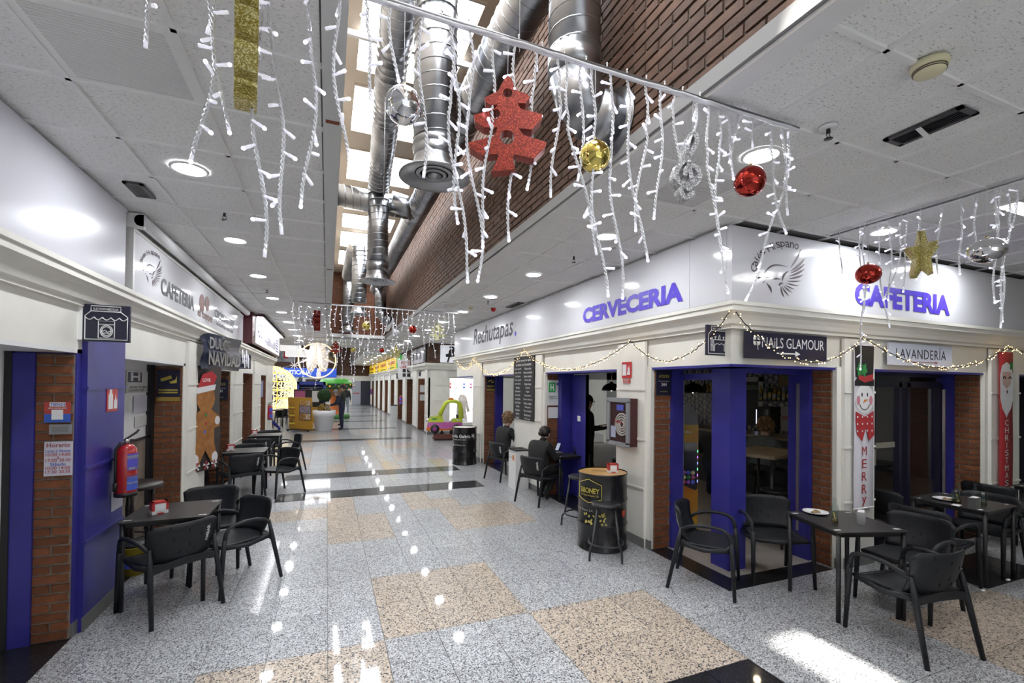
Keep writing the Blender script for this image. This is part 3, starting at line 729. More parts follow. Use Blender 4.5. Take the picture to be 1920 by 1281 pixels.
# ---------------------------------------------------------------- ventilation ducts
def spiral(mb, a, b, r, pitch=.115, rr=.008):
    a, b = Vector(a), Vector(b); d = b - a; L = d.length; t = d.normalized(); u = t.orthogonal().normalized(); w_ = t.cross(u)
    n = max(int(L / pitch * 20), 4); pts = []
    for i in range(n + 1):
        an = 2 * PI * (L * i / n) / pitch
        pts.append(a + t * (L * i / n) + (u * math.cos(an) + w_ * math.sin(an)) * r)
    mb.tube(pts, rr, 4, smooth=True)
def ductrun(t, pts, r, name='duct_section'):
    for a, b in zip(pts, pts[1:]):
        s = MB().tube([a, b], r, 28).build(name, GALV, t)
        mb = MB(); spiral(mb, a, b, r); mb.build('spiral_seam', GALV, s)
    for p_ in pts[1:-1]:
        MB().sphere(p_, r * 1.02, 24, 12).build('elbow', GALV, t)
def diffuser(t, x, y, z, s=1.0):
    d = MB().lathe([(.16 * s, .16), (.175 * s, .10), (.19 * s, .03), (.24 * s, .012), (.285 * s, .0), (.29 * s, -.012), (.25 * s, -.006), (.20 * s, .006), (.16 * s, .02)], 40, (x, y, z), cap=False).build('diffuser_plate', GALV, t)
    MB().lathe([(.15 * s, .018), (.12 * s, .012), (.115 * s, .02)], 32, (x, y, z), cap=False).lathe([(.10 * s, .012), (.075 * s, .004), (.07 * s, .012)], 32, (x, y, z), cap=False).lathe([(.055 * s, .006), (.03 * s, -.012), (.001, -.018)], 24, (x, y, z), cap=False).build('cone_rings', GALV, d)
    MB().lathe([(.15 * s, .05), (.0001, .05)], 24, (x, y, z), cap=False).build('duct_void', BLACK, d)
DR = .175
A = thing('ventilation_duct', 'nearest vertical spiral duct with a round diffuser plate below the skylight', 'air duct', (.78, 3.73, 3.6), 0, 'ceiling ducts')
A.location = (0, 0, 0)
def inv(t): return t
ductrun(A, [(.80, 3.75, 5.3), (.80, 3.75, 3.90)], DR); diffuser(A, .80, 3.75, 3.62)
MB().tube([(.80, 3.75, 3.92), (.80, 3.75, 3.84)], [DR, DR * 1.04], 28).tube([(.80, 3.75, 3.84), (.80, 3.75, 3.76)], [DR * 1.04, DR * .92], 28).build('reducer_collar', GALV, A)
mainp = [(1.40, 2.95, 4.9), (1.40, 15.2, 4.9)]
M = thing('ventilation_duct', 'long main spiral duct running along the top of the brick wall', 'air duct', (0, 0, 0), 0, 'ceiling ducts')
s_ = MB().tube([mainp[0], mainp[1]], DR, 28).build('duct_section', GALV, M); mb = MB(); spiral(mb, mainp[0], mainp[1], DR); mb.build('spiral_seam', GALV, s_)
for y in (4.75, 7.9, 11.8):
    MB().tube([(1.40, y, 4.9), (.95, y - .05, 4.95)], [DR * .98, DR * .98], 24).build('tee_branch', GALV, M)
    for dy in (-.22, .22): MB().lathe([(DR * 1.03, -.05), (DR * 1.03, .05)], 28, (1.40, y + dy, 4.9), axis='y').build('joint_band', GALV, M)
B = thing('ventilation_duct', 'thick bright duct bending into the brick wall behind the gold bauble', 'air duct', (0, 0, 0), 0, 'ceiling ducts')
ductrun(B, [(1.53, 2.72, 5.2), (1.53, 2.72, 4.12)], DR)
MB().tube([(1.53, 2.72, 4.16), (1.53, 2.72, 4.00)], DR * 1.03, 28).build('collar', GALV, B)
MB().tube([(1.53, 2.72, 4.02), (1.58, 2.72, 3.86), (1.70, 2.70, 3.74)], [DR, DR, DR], 28).build('elbow', GALV, B)
MB().tube([(1.66, 2.70, 3.77), (1.84, 2.68, 3.72)], [DR, DR * .95], 28).build('wall_stub', GALV, B)
MB().lathe([(.23, 1.815), (.23, 1.835)], 32, (0, 2.68, 3.72), axis='x').build('wall_flange', GALV, B)
Cc = thing('ventilation_duct', 'bent brown-tinted duct dropping from the roof to the second diffuser', 'air duct', (0, 0, 0), 0, 'ceiling ducts')
q1, q2, q3 = P(724, 225, 2, 5.32), P(733, 135, 2, 5.33), P(756, -20, 2, 5.35)
ductrun(Cc, [q3, q2, q1, (.74, 7.8, 5.12), (.74, 7.8, 3.86)], DR * .95); diffuser(Cc, .74, 7.8, 3.58)
MB().tube([(.74, 7.8, 3.88), (.74, 7.8, 3.72)], [DR * 1.02, DR * .92], 28).build('reducer_collar', GALV, Cc)
X_ = thing('ventilation_duct', 'short crosswise duct joining the main duct under the skylight', 'air duct', (0, 0, 0), 0, 'ceiling ducts')
cy_ = P(690, 378, 2, 4.95).y
ductrun(X_, [(.05, cy_ - .1, 4.95), (1.40, cy_, 4.92)], DR)
Dd = thing('ventilation_duct', 'third vertical spiral duct with a white elbow on top', 'air duct', (0, 0, 0), 0, 'ceiling ducts')
ductrun(Dd, [(.69, 11.7, 5.2), (.69, 11.7, 3.86)], DR); diffuser(Dd, .69, 11.7, 3.58)
MB().tube([(.69, 11.7, 5.12), (.68, 11.75, 5.3), (.64, 12.0, 5.42), (.60, 12.5, 5.44)], DR * 1.02, 24).build('elbow', WHITEP, Dd)
ductrun(Dd, [(.60, 12.5, 5.44), (.55, 15.0, 5.2)], DR)
Fd = thing('ventilation_duct', 'farthest vertical duct before the brick end wall', 'air duct', (0, 0, 0), 0, 'ceiling ducts')
ductrun(Fd, [(.60, 15.7, 5.62), (.60, 15.7, 3.8)], DR); diffuser(Fd, .60, 15.7, 3.58)
Ed = thing('ventilation_duct', 'small elbow duct entering the brick wall near the end', 'air duct', (0, 0, 0), 0, 'ceiling ducts')
ductrun(Ed, [(1.45, 14.2, 4.9), (1.45, 14.2, 4.05), (1.6, 14.2, 3.85), (1.84, 14.2, 3.75)], DR * .95)
MB().lathe([(.22, 1.80), (.22, 1.83)], 24, (0, 14.2, 3.75), axis='x').build('wall_flange', GALV, Ed)
for k, (x, y) in enumerate(((1.2, 2.9), (.66, 3.9), (.55, 5.2))):
    tag(MB().tube([(x, y, 3.9 if k else 4.2), (x, y, 5.6)], .003, 5).build('hanger_wire', STEEL), ['thin wire hanging beside the bent wall duct', 'thin hanger wire beside the nearest duct', 'thin hanger wire left of the nearest duct'][k], 'wire')

# ---------------------------------------------------------------- fascia signs and lettering
ZV = Vector((0, 0, 1)); UR, UF, UL = Vector((0, -1, 0)), Vector((1, 0, 0)), Vector((0, 1, 0))
def on_plane(axis, val, l, r, u):
    """l / r = (px, ytop, ybottom) of the first and last letter"""
    a0, a1 = P(l[0], l[1], axis, val), P(l[0], l[2], axis, val); b0, b1 = P(r[0], r[1], axis, val), P(r[0], r[2], axis, val)
    top, bot = (a0.z + b0.z) / 2, (a1.z + b1.z) / 2
    c = (a0 + a1 + b0 + b1) / 4; wid = abs(((b0 + b1) / 2 - (a0 + a1) / 2).dot(u))
    return c, wid, top - bot
LOGO_F = [  # (base, tip, bulge) of each feather in logo units (0..1 of the wing box)
    ((.66, .50), (.80, .22), .030), ((.66, .54), (.85, .335), .040), ((.66, .565), (.85, .405), .038), ((.64, .61), (.85, .475), .036), ((.64, .64), (.83, .56), .034),
    ((.61, .675), (.80, .645), .028), ((.605, .70), (.775, .715), .024), ((.59, .725), (.72, .77), .022), ((.575, .74), (.685, .82), .022), ((.555, .755), (.65, .875), .022), ((.54, .755), (.585, .90), .022),
    ((.335, .61), (.63, .485), -.10), ((.44, .68), (.54, .665), -.02), ((.56, .685), (.64, .535), -.03), ((.515, .755), (.575, .705), -.02), ((.36, .735), (.425, .855), -.02), ((.26, .70), (.30, .675), -.02), ((.345, .67), (.40, .655), .01), ((.31, .745), (.345, .705), .01)]
def bird(parent, o, u, su, sv, m):
    """line-drawn bird with a spread wing; o = top-left corner of the logo, su / sv = its width and height"""
    o, u = Vector(o), Vector(u)
    for (a, b, k) in LOGO_F:
        ax, ay, bx, by = a[0], a[1] * 1.187, b[0], b[1] * 1.187
        dx, dy = bx - ax, by - ay; L = math.hypot(dx, dy); nx, ny = -dy / L, dx / L
        up, dn = [], []
        for i in range(9):
            s = i / 8; bow = -k * math.sin(PI * s) * (.75 if k < 0 else .35); th = max(.0015, (.42 * k if k > 0 else .013) * math.sin(PI * min(1, s * .92 + .04)))
            cx_, cy_ = ax + dx * s - nx * bow, ay + dy * s - ny * bow
            up.append((cx_ + nx * th, cy_ + ny * th)); dn.append((cx_ - nx * th, cy_ - ny * th))
        poly = up + dn[::-1]
        MB().add([o + u * (x * su / 1.079) - ZV * (y / 1.187 * sv / 1.281) for x, y in poly], [tuple(range(len(poly)))]).build('logo_feather', m, parent)
def arc_text(parent, body, o, u, su, sv, m):
    """small lettering set round an arc over the bird"""
    mb = MB(); n = len(body); o, u = Vector(o), Vector(u)
    kx, ky = su / 1079, sv / 1281
    for i, ch in enumerate(body):
        if ch == ' ': continue
        an = math.radians(170 + (80 - 170) * i / (n - 1)); rx, ry = math.cos(an), math.sin(an); r = 455
        pos = o + u * ((660 + r * rx) * kx) - ZV * ((640 - r * ry) * ky)
        tang = (u * (ry * kx) - ZV * (rx * ky)).normalized(); upv = (u * (rx * kx) + ZV * (ry * ky)).normalized()
        k = 1.0 if ch in 'CH' else .95 if ch in 'éfip' else .72
        text_into(mb, ch, pos + upv * (-.13 * 110 * ky if ch == 'p' else 0), tang, upv, hei=110 * ky * k, wid=(60 if ch not in 'if' else 26 if ch == 'f' else 12) * (1.25 if ch in 'CH' else .9) * kx)
    mb.build('arc_lettering', m, parent)
INK = mat('sign_ink_plum', (.03, .008, .016), .5); INKG = mat('sign_ink_grey', (.05, .05, .06), .5)
XS = 3.468; YS = 3.168
s1 = thing('fascia_sign', 'white glossy fascia board reading CERVECERIA in violet along the corridor', 'sign', (0, 0, 0))
for y0, y1 in ((3.232, 3.70), (3.705, 8.40), (8.405, 13.1)): MB().box(XS, XS + .06, y0, y1, 2.712, 3.41).build('panel', SIGNW, s1)
MB().box(XS - .004, XS + .06, 13.1, 13.13, 2.70, 3.42).build('end_trim', STEEL, s1)
c, wd_, h_ = on_plane(0, XS - .006, (1093, 577, 606), (1281, 528, 567), UR)
text(s1, 'lettering', 'CERVECERIA', c, UR, ZV, VIOLET, wid=wd_, hei=h_, bold=.05)
c, wd_, h_ = on_plane(0, XS - .004, (888, 614, 652), (962, 598, 634), UR)
text(s1, 'lettering', 'Rechutapas', c - ZV * .03, UR, ZV, INKG, wid=wd_, hei=h_ * 1.15, bold=.012, shear=.18)
c, wd_, h_ = on_plane(0, XS - .004, (964, 622, 631), (969, 620, 630), UR)
MB().lathe([(.001, -.004), (.05, -.004)], 16, (XS, c.y, c.z), axis='x', cap=False).build('lettering_dot', VIOLET, s1)
s2 = thing('fascia_sign', 'white glossy fascia board with bird logo and violet CAFETERIA over the side hall', 'sign', (0, 0, 0))
for x0, x1 in ((3.468, 8.82),): MB().box(x0, x1, YS, YS + .06, 2.712, 3.41).build('panel', SIGNW, s2)
MB().box(8.82, 9.3, YS + .02, YS + .06, 2.70, 3.42).build('brick_end', BRICKD, s2)
c, wd_, h_ = on_plane(1, YS - .006, (1603, 531, 573), (1781, 553, 591), UF)
text(s2, 'lettering', 'CAFETERIA', c, UF, ZV, VIOLET, wid=wd_, hei=h_, bold=.05)
LS = P(1540, 465, 1, YS).x - P(1380, 430, 1, YS).x
logo_o = Vector((P(1380, 430, 1, YS).x, YS - .003, 3.455))
bird(s2, logo_o, UF, LS, .95, INK)
arc_text(s2, 'Cafés Hispano', logo_o, UF, LS, .95, INK)
# left fascia boards
XLs = -1.668
s3 = thing('fascia_sign', 'blank white fascia panel nearest the camera on the left wall', 'sign', (0, 0, 0))
MB().box(-1.74, XLs, -4.8, 5.02, 2.70, 3.42).build('panel', mat('panel_satin_white', (.66, .66, .72), .24), s3)
s4 = thing('fascia_sign', 'white fascia board with bird logo reading CAFETERIA and CROISSANTERIE on the left', 'sign', (0, 0, 0))
MB().box(-1.74, XLs, 5.2, 8.4, 2.71, 3.29).build('panel', SIGNW, s4); MB().box(-1.74, XLs, 8.405, 11.1, 2.71, 3.29).build('panel', SIGNW, s4)
MB().box(-1.74, XLs + .008, 5.17, 5.21, 2.69, 3.31).box(-1.74, XLs + .008, 5.2, 11.1, 3.28, 3.31).build('frame', mat('frame_alu', (.7, .7, .68), .35, metal=.3), s4)
al = MB().tube([(-1.60, 5.15, 3.37), (-1.60, 11.15, 3.37)], .055, 16).box(-1.75, -1.58, 5.15, 5.2, 3.30, 3.43).box(-1.75, -1.6, 5.2, 11.1, 3.40, 3.43)
al.build('awning_roller', WHITEP, s4)
c, wd_, h_ = on_plane(0, XLs + .004, (303, 520, 556), (364, 556, 582), UL)
text(s4, 'lettering', 'CAFETERIA', c, UL, ZV, INKG, wid=wd_ * 1.02, hei=h_ * .95, bold=.03)
c, wd_, h_ = on_plane(0, XLs + .004, (405, 585, 603), (438, 605, 618), UL)
text(s4, 'lettering', 'CROISSANTERIE', c + ZV * .04, UL, ZV, INKG, wid=wd_ * 1.1, hei=.13, bold=.02)
text(s4, 'lettering', 'la boutique del cafe', c - ZV * .11, UL, ZV, INKG, wid=wd_ * .95, hei=.10, bold=.01)
pz = P(385, 575, 0, XLs + .004)
mb = MB()
for dy, dz, a, b in ((-.18, .02, .30, .09), (.12, .06, .26, .08)):
    mb.add([(XLs + .004, pz.y + dy + a * math.cos(t_ * PI / 8) * .5, pz.z + dz + a * .7 * math.sin(t_ * PI / 8) * .6) for t_ in range(16)], [tuple(range(16))])
mb.build('cup_emblem', mat('emblem_brown', (.14, .05, .04), .5), s4)
text(s4, 'lettering', 'el tupper', (XLs + .004, pz.y + .05, 2.85), UL, ZV, MATS['emblem_brown'], wid=.9, hei=.16, bold=.02)
bird(s4, (XLs + .004, 5.18, 3.30), UL, 1.0, .62, INK)
arc_text(s4, 'Cafés Hispano', (XLs + .004, 5.18, 3.30), UL, 1.0, .62, INK)
s5 = thing('lightbox_sign', 'long backlit white sign box with maroon ends and lilac print on the left', 'sign', (0, 0, 0))
MAR = mat('maroon_metal', (.06, .006, .012), .35)
LB = mat('lightbox_face', (.8, .8, .82), .25, emit=(.97, .96, 1.0), es=.25)
MB().box(-1.75, -1.52, 11.3, 17.1, 2.74, 3.42).build('body', MAR, s5)
MB().box(-1.52, -1.50, 11.75, 17.05, 2.78, 3.36).build('face', LB, s5)
MB().box(-1.50, -1.34, 11.7, 17.1, 3.385, 3.42).box(-1.36, -1.34, 11.7, 17.1, 3.36, 3.42).build('lamp_hood', MAR, s5)
MB().box(-1.50, -1.37, 11.8, 17.0, 3.375, 3.385).build('tube_light', emis('tube_light', (.97, .97, 1), 4), s5)
LIL = mat('lilac_print', (.10, .08, .24), .5)
text(s5, 'lettering', 'ADG', (-1.497, 12.3, 3.12), UL, ZV, LIL, wid=.75, hei=.34)
text(s5, 'lettering', 'WWW-ADMIFINCAS.COM', (-1.497, 14.4, 3.0), UL, ZV, LIL, wid=2.7, hei=.22)
mb = MB()
for k in range(5): mb.box(-1.499, -1.496, 16.0, 16.75, 2.86 + k * .085, 2.90 + k * .085)
mb.build('small_print', LIL, s5)

# ---------------------------------------------------------------- pictogram blade signs
def blade(x0, y, w_, h, z, label, kind, head, side=-1):
    t = thing('blade_sign', label, 'sign', (x0 + w_ / 2, y, z))
    MB().box(-w_ / 2, w_ / 2, -.012, .012, -h / 2, h / 2).build('plate', NAVY, t)
    MB().box(*sorted((side * w_ / 2, side * (w_ / 2 + .03))), -.015, .03, -h / 2 + .01, h / 2 - .01).build('wall_bracket', GRID, t)
    L = mat('sign_line_white', (.75, .75, .75), .5); Y = -.0135
    def line(pts, r=.005 * h / .39, nm='pictogram_line'):
        return [(p_[0] * w_, Y, p_[1] * h) for p_ in pts], r
    mb = MB()
    def ln(*pts):
        q, r = line(pts); mb.tube(q, r, 4, smooth=False)
    ln((-.45, -.44), (.45, -.44), (.45, .19), (.30, .32), (.30, .46), (-.33, .46), (-.33, .32), (-.45, .19), (-.45, -.44))
    ln((-.33, .32), (.30, .32))
    if kind == 'shop':
        for k in range(5): ln(*[(-.45 + .18 * k + .18 * s / 6, .16 - .07 * math.sin(PI * s / 6)) for s in range(7)])
        ln((-.17, -.40), (.17, -.40), (.17, .06), (-.17, .06), (-.17, -.40)); ln((-.17, -.03), (.17, -.03))
        ln(*[(.13 * math.cos(s * PI / 8), -.21 + .16 * math.sin(s * PI / 8)) for s in range(17)])
        ln(*[(.10 * math.cos(s * PI / 8), -.21 + .12 * math.sin(s * PI / 8)) for s in range(17)])
        ln((-.09, -.22), (-.03, -.19), (.03, -.24), (.09, -.2)); ln((-.08, -.27), (0, -.26), (.08, -.28))
    else:
        ln((-.24, .02), (.24, .02), (.24, -.10), (.17, -.14), (.08, -.10), (0, -.14), (-.08, -.10), (-.17, -.14), (-.24, -.10), (-.24, .02))
        for s in (-1, 1):
            ln((.34 * s, .10), (.34 * s, -.36)); ln((.29 * s, .10), (.29 * s, -.36)); ln((.34 * s, -.16), (.2 * s, -.16), (.2 * s, -.36)); ln((.24 * s, -.16), (.24 * s, -.36))
            ln((.17 * s, .02), (.17 * s, .10)); ln((.14 * s, .12), (.2 * s, .12), (.17 * s, .06), (.14 * s, .12))
        ln((0, .02), (-.03, .04), (-.03, .1), (0, .18), (.03, .1), (.03, .04), (0, .02))
    mb.build('pictogram', L, t)
    text(t, 'lettering', head, (-.015 * w_, Y, .39 * h), (1, 0, 0), ZV, L, wid=w_ * .52, hei=h * .075, bold=.01)
    return t
pa, pb = P(157, 570, 1, 4.36), P(244, 643, 1, 4.36)
blade(pa.x, 4.36, pb.x - pa.x, pa.z - pb.z, (pa.z + pb.z) / 2, 'black sign with a washing machine under an awning beside the blue pillar', 'shop', 'ELECTRODOMÉSTICOS')
pa, pb = P(1324, 609, 1, 3.3), P(1369, 668, 1, 3.3)
blade(pa.x, 3.3, pb.x - pa.x, pa.z - pb.z, (pa.z + pb.z) / 2, 'black sign with a laid table at the cafe corner', 'food', 'RESTAURACIÓN', 1)
pa, pb = P(442, 665, 1, 10.6), P(470, 692, 1, 10.6)
blade(pa.x, 10.6, pb.x - pa.x, pa.z - pb.z, (pa.z + pb.z) / 2, 'black sign with a laid table far along the left wall', 'food', 'RESTAURACIÓN')
for (x0, y0, x1, y1, yy, lab) in ((743, 700, 754, 710, 24.6, 'small black shop pictogram sign under the yellow board'), (785, 692, 799, 706, 18.6, 'black shop pictogram sign on the photo shop corner')):
    pa, pb = P(x0, y0, 1, yy), P(x1, y1, 1, yy); blade(pa.x, yy, pb.x - pa.x, pa.z - pb.z, (pa.z + pb.z) / 2, lab, 'shop', 'FOTO', 1)

# ---------------------------------------------------------------- flat boards on the cafe
nb = thing('direction_sign', 'black nail salon board with white arrow on the cafe frieze', 'sign', (0, 0, 0))
a, b = P(1395, 624, 1, 3.16), P(1548, 680, 1, 3.16)
MB().box(a.x, b.x, 3.15, 3.165, 2.175, 2.43).build('board', NAVY, nb)
text(nb, 'lettering', 'NAiLS GLAMOUR', (a.x + .66, 3.148, 2.335), UF, ZV, WHITE, wid=.88, hei=.10)
MB().prism([(0, -.006), (.26, -.006), (.26, -.028), (.33, 0), (.26, .028), (.26, .006), (0, .006)], (a.x + .42, 3.148, 2.235), UF, ZV, (0, .003, 0)).build('arrow', WHITE, nb)
mb = MB()
for k in range(4):
    an = PI / 4 + k * PI / 2; mb.lathe([(.028, 0), (.028, .002)], 12, (a.x + .15 + .026 * math.cos(an), 3.146, 2.345 + .026 * math.sin(an)), axis='y')
mb.tube([(a.x + .15, 3.148, 2.34), (a.x + .17, 3.148, 2.26)], .004, 5); mb.build('clover', WHITE, nb)
lb = thing('direction_sign', 'pale LAVANDERÍA board with a thin red arrow on the cafe frieze', 'sign', (0, 0, 0))
a, b = P(1664, 648, 1, 3.16), P(1783, 690, 1, 3.16)
MB().box(a.x, b.x, 3.15, 3.165, 2.17, 2.42).build('board', mat('pale_blue_board', (.55, .58, .68), .3), lb)
text(lb, 'lettering', 'LAVANDERÍA', ((a.x + b.x) / 2, 3.147, 2.32), UF, ZV, INKG, wid=.98, hei=.14, space=1.1)
MB().prism([(0, -.003), (.62, -.003), (.62, -.014), (.67, 0), (.62, .014), (.62, .003), (0, .003)], (a.x + .28, 3.148, 2.215), UF, ZV, (0, .003, 0)).build('arrow', mat('arrow_red', (.3, .04, .05), .5), lb)

cbk = thing('chalkboard', 'tall black chalkboard with white handwritten tapas list on the cafe pier', 'chalkboard', (0, 0, 0))
XC = 3.44
MB().box(XC, XC + .02, 7.47, 8.43, 1.24, 2.44).build('board', mat('chalk_black', (.018, .018, .02), .7), cbk)
CH = mat('chalk_white', (.62, .62, .62), .8)
LN = [('Todos nuestros tapas', 1), ('se hacen en el momento', 1), ('Ensal. de pollo', 'Patatas mixtas'), ('Queso de oveja', 'Huevos estrellados'), ('Pan y jamon', 'Huevos revueltos'), ('Pincho de pollo', 'Huevos ajillo'), ('Jamon iberico', 'Patatas bravas'), ('Pimientos', 'Croquetas'), ('Queso fresco', 'Nuggets'), ('Queso mixto', 'Sepia plancha'), ('Lomo adobado', 'Tapas de calamares'), ('Fried Chicken', 'Pinchos variados'), ('Tortilla', 'Hamburguesas'), ('Bocadillos', 'Tapa ensaladilla'), ('Sandwich', 'Montado mixto'), ('Ensalada', 'Mini burguer')]
for k, (a, b) in enumerate(LN):
    z = 2.36 - k * .072
    if b == 1: text(cbk, 'lettering', a, (XC - .002, 7.95, z), UR, ZV, CH, wid=.72, hei=.055, shear=.2, bold=.012)
    else:
        text(cbk, 'lettering', a, (XC - .002, 8.21, z - .01), UR, ZV, CH, wid=.022 * len(a), hei=.042, shear=.2, bold=.012)
        text(cbk, 'lettering', b, (XC - .002, 7.74, z - .01), UR, ZV, CH, wid=.022 * len(b), hei=.042, shear=.2, bold=.012)

hc = thing('fire_hose_cabinet', 'grey framed fire hose cabinet with glass front on the cafe pier', 'fire cabinet', (0, 0, 0))
MB().box(3.345, 3.46, 4.53, 4.97, 1.17, 1.75).build('box', mat('cab_red_inner', (.06, .012, .012), .5), hc)
GF = mat('cab_grey', (.30, .31, .33), .35, metal=.3)
MB().box(3.325, 3.35, 4.525, 4.975, 1.165, 1.215).box(3.325, 3.35, 4.525, 4.975, 1.70, 1.755).box(3.325, 3.35, 4.525, 4.58, 1.2, 1.71).box(3.325, 3.35, 4.92, 4.975, 1.2, 1.71).build('frame', GF, hc)
for k in range(4): MB().lathe([(.14 - k * .03, .008), (.14 - k * .03, 0), (.122 - k * .03, 0), (.122 - k * .03, .008)], 24, (3.336, 4.68, 1.43), axis='x', cap=False).build('hose_coil', mat('hose_white', (.6, .58, .55), .5), hc)
MB().box(3.334, 3.337, 4.80, 4.90, 1.26, 1.40).build('label_paper', mat('paper_blue_white', (.55, .6, .8), .5), hc)
MB().box(3.334, 3.337, 4.64, 4.78, 1.60, 1.67).build('label_paper', mat('paper_blue', (.1, .13, .6), .5), hc)
text(hc, 'lettering', 'ROMPASE', (3.333, 4.74, 1.46), UR, ZV, REDP, wid=.16, hei=.03, bold=.02)
MB().box(3.330, 3.333, 4.57, 4.93, 1.21, 1.705).build('glass', GLASS, hc)
fs_ = thing('safety_sign', 'red fire hose sign reading BOCA DE INCENDIO on the cafe pier', 'sign', (0, 0, 0))
MB().box(3.452, 3.462, 4.655, 4.84, 2.0, 2.20).build('plate', REDP, fs_)
MB().box(3.449, 3.452, 4.75, 4.825, 2.03, 2.17).build('cabinet_symbol', WHITE, fs_)
MB().prism([(0, 0), (.02, .06), (.012, .1), (.035, .07), (.04, .12), (.055, .06), (.06, 0)], (3.449, 4.735, 2.04), UR, ZV, (.003, 0, 0)).build('flame_symbol', WHITE, fs_)
MB().box(3.452, 3.462, 4.68, 4.815, 1.935, 1.985).build('plate', REDP, fs_)
text(fs_, 'lettering', 'BOCA DE\nINCENDIO', (3.449, 4.747, 1.96), UR, ZV, WHITE, wid=.105, hei=.04, bold=.01)

def gss(x0, x1, y, z0, z1, label, txt='GSS', par=None):
    t = thing('security_sign', label, 'sign', ((x0 + x1) / 2, y, z0)); w_ = x1 - x0; h = z1 - z0
    MB().box(-w_ / 2, w_ / 2, -.006, .003, 0, h).build('plate', NAVY, t)
    GO = mat('gold_print', (.45, .36, .06), .4)
    text(t, 'lettering', '//' + txt, (0, -.008, h * .76), UF, ZV, GO, wid=w_ * .72, hei=h * .12, bold=.02)
    text(t, 'lettering', 'ZONA VIDEOVIGILADA', (0, -.008, h * .56), UF, ZV, WHITE, wid=w_ * .75, hei=h * .04)
    text(t, 'lettering', '24H', (0, -.008, h * .43), UF, ZV, WHITE, wid=w_ * .36, hei=h * .13, bold=.03)
    text(t, 'lettering', '914900000', (0, -.008, h * .14), UF, ZV, GO, wid=w_ * .5, hei=h * .05)
    return t
gss(3.55, 3.765, 4.31, 1.80, 2.09, 'dark 24H security sign on the brick reveal by the cafe corner')
gss(-2.04, -1.76, 10.165, 1.55, 1.95, 'dark 24H security sign on the far left brick reveal')
def camsign(x0, x1, y, z0, z1, label):
    t = thing('security_sign', label, 'sign', ((x0 + x1) / 2, y, z0)); w_ = x1 - x0; h = z1 - z0
    MB().box(-w_ / 2, w_ / 2, -.006, .003, 0, h).build('plate', NAVY, t)
    GO = mat('gold_print')
    MB().prism([(-.33, .66), (.12, .78), (.16, .66), (-.3, .55)], (0, -.0085, 0), UF * w_, ZV * h, (0, .002, 0)).prism([(.02, .55), (.3, .62), (.36, .76), (.36, .5), (.1, .48)], (0, -.0085, 0), UF * w_, ZV * h, (0, .002, 0)).build('camera_symbol', GO, t)
    for k in range(2): MB().box(-w_ * .4, w_ * .4, -.008, -.005, h * (.22 - .09 * k), h * (.27 - .09 * k)).build('print_line', GO, t)
    MB().box(-w_ / 2, w_ / 2, -.007, .003, -h * .16, -.003).build('yellow_strip', mat('ochre', (.30, .20, .03), .5), t)
camsign(-2.0, -1.75, 7.04, 1.70, 2.05, 'dark security camera sign with gold camera on the left brick reveal')
camsign(3.58, 3.80, 10.52, 1.80, 2.09, 'dark security camera sign on the far cafe brick reveal')
def hsign(t, o, u, w_, h, col, m=None):
    """opening-hours notice with a big serif-like H"""
    o = Vector(o); nn = u.cross(ZV) if False else None
    return
hg = thing('notice', 'white opening notice with a green H on the cafe brick reveal', 'notice', (0, 0, 0))
MB().box(3.535, 3.80, 7.095, 7.11, 1.55, 1.99).build('plate', mat('clear_white', (.72, .74, .74), .2), hg)
MB().box(3.55, 3.68, 7.09, 7.095, 1.78, 1.95).build('green_square', mat('h_green', (.03, .35, .08), .5), hg)
text(hg, 'lettering', 'H', (3.615, 7.088, 1.865), UF, ZV, WHITE, wid=.07, hei=.12, bold=.03)
MB().box(3.70, 3.78, 7.09, 7.095, 1.90, 1.945).build('blue_logo', MATS['paper_blue'], hg)
text(hg, 'lettering', 'HORARIO: 8:00 - 1:00 H\nAFORO: 90 Personas', (3.665, 7.088, 1.69), UF, ZV, BLACK, wid=.22, hei=.06)
tag(MB().box(3.55, 3.735, 7.10, 7.106, 1.33, 1.52).build('paper_sheet', WHITE), 'small white paper notice under the green H notice', 'notice')
hl = thing('notice', 'large grey notice with dark H and AFORO 25 PERSONAS behind the extinguisher', 'notice', (0, 0, 0))
XH = -2.055
PG = mat('paper_grey', (.42, .42, .41), .5)
ya, yb = P(236, 720, 0, XH).y, P(287, 720, 0, XH).y; za, zb = P(250, 695, 0, XH).z, P(287, 735, 0, XH).z
MB().box(XH, XH + .006, ya, yb, zb, za).build('plate', PG, hl)
MB().box(XH + .006, XH + .009, ya + .03, ya + (yb - ya) * .52, zb + (za - zb) * .48, za - .02).build('dark_square', NAVY, hl)
text(hl, 'lettering', 'H', (XH + .012, ya + (yb - ya) * .28, zb + (za - zb) * .72), UL, ZV, PG, wid=(yb - ya) * .33, hei=(za - zb) * .38, bold=.03)
text(hl, 'lettering', 'AFORO: 25 PERSONAS\nHORARIO: 8:00 - 21:00 H', (XH + .010, (ya + yb) / 2, zb + (za - zb) * .18), UL, ZV, BLACK, wid=(yb - ya) * .9, hei=(za - zb) * .24, bold=.01)
tag(MB().box(XH, XH + .004, P(250, 755, 0, XH).y, P(299, 755, 0, XH).y, P(280, 770, 0, XH).z, P(280, 741, 0, XH).z).build('paper_sheet', mat('paper_lilac', (.45, .45, .52), .5)), 'pale printed sheet taped under the large H notice', 'notice')
tag(MB().box(XH, XH + .004, P(252, 790, 0, XH).y, P(276, 790, 0, XH).y, P(270, 798, 0, XH).z, P(270, 779, 0, XH).z).build('paper_sheet', PG), 'small printed card low on the white left panel', 'notice')
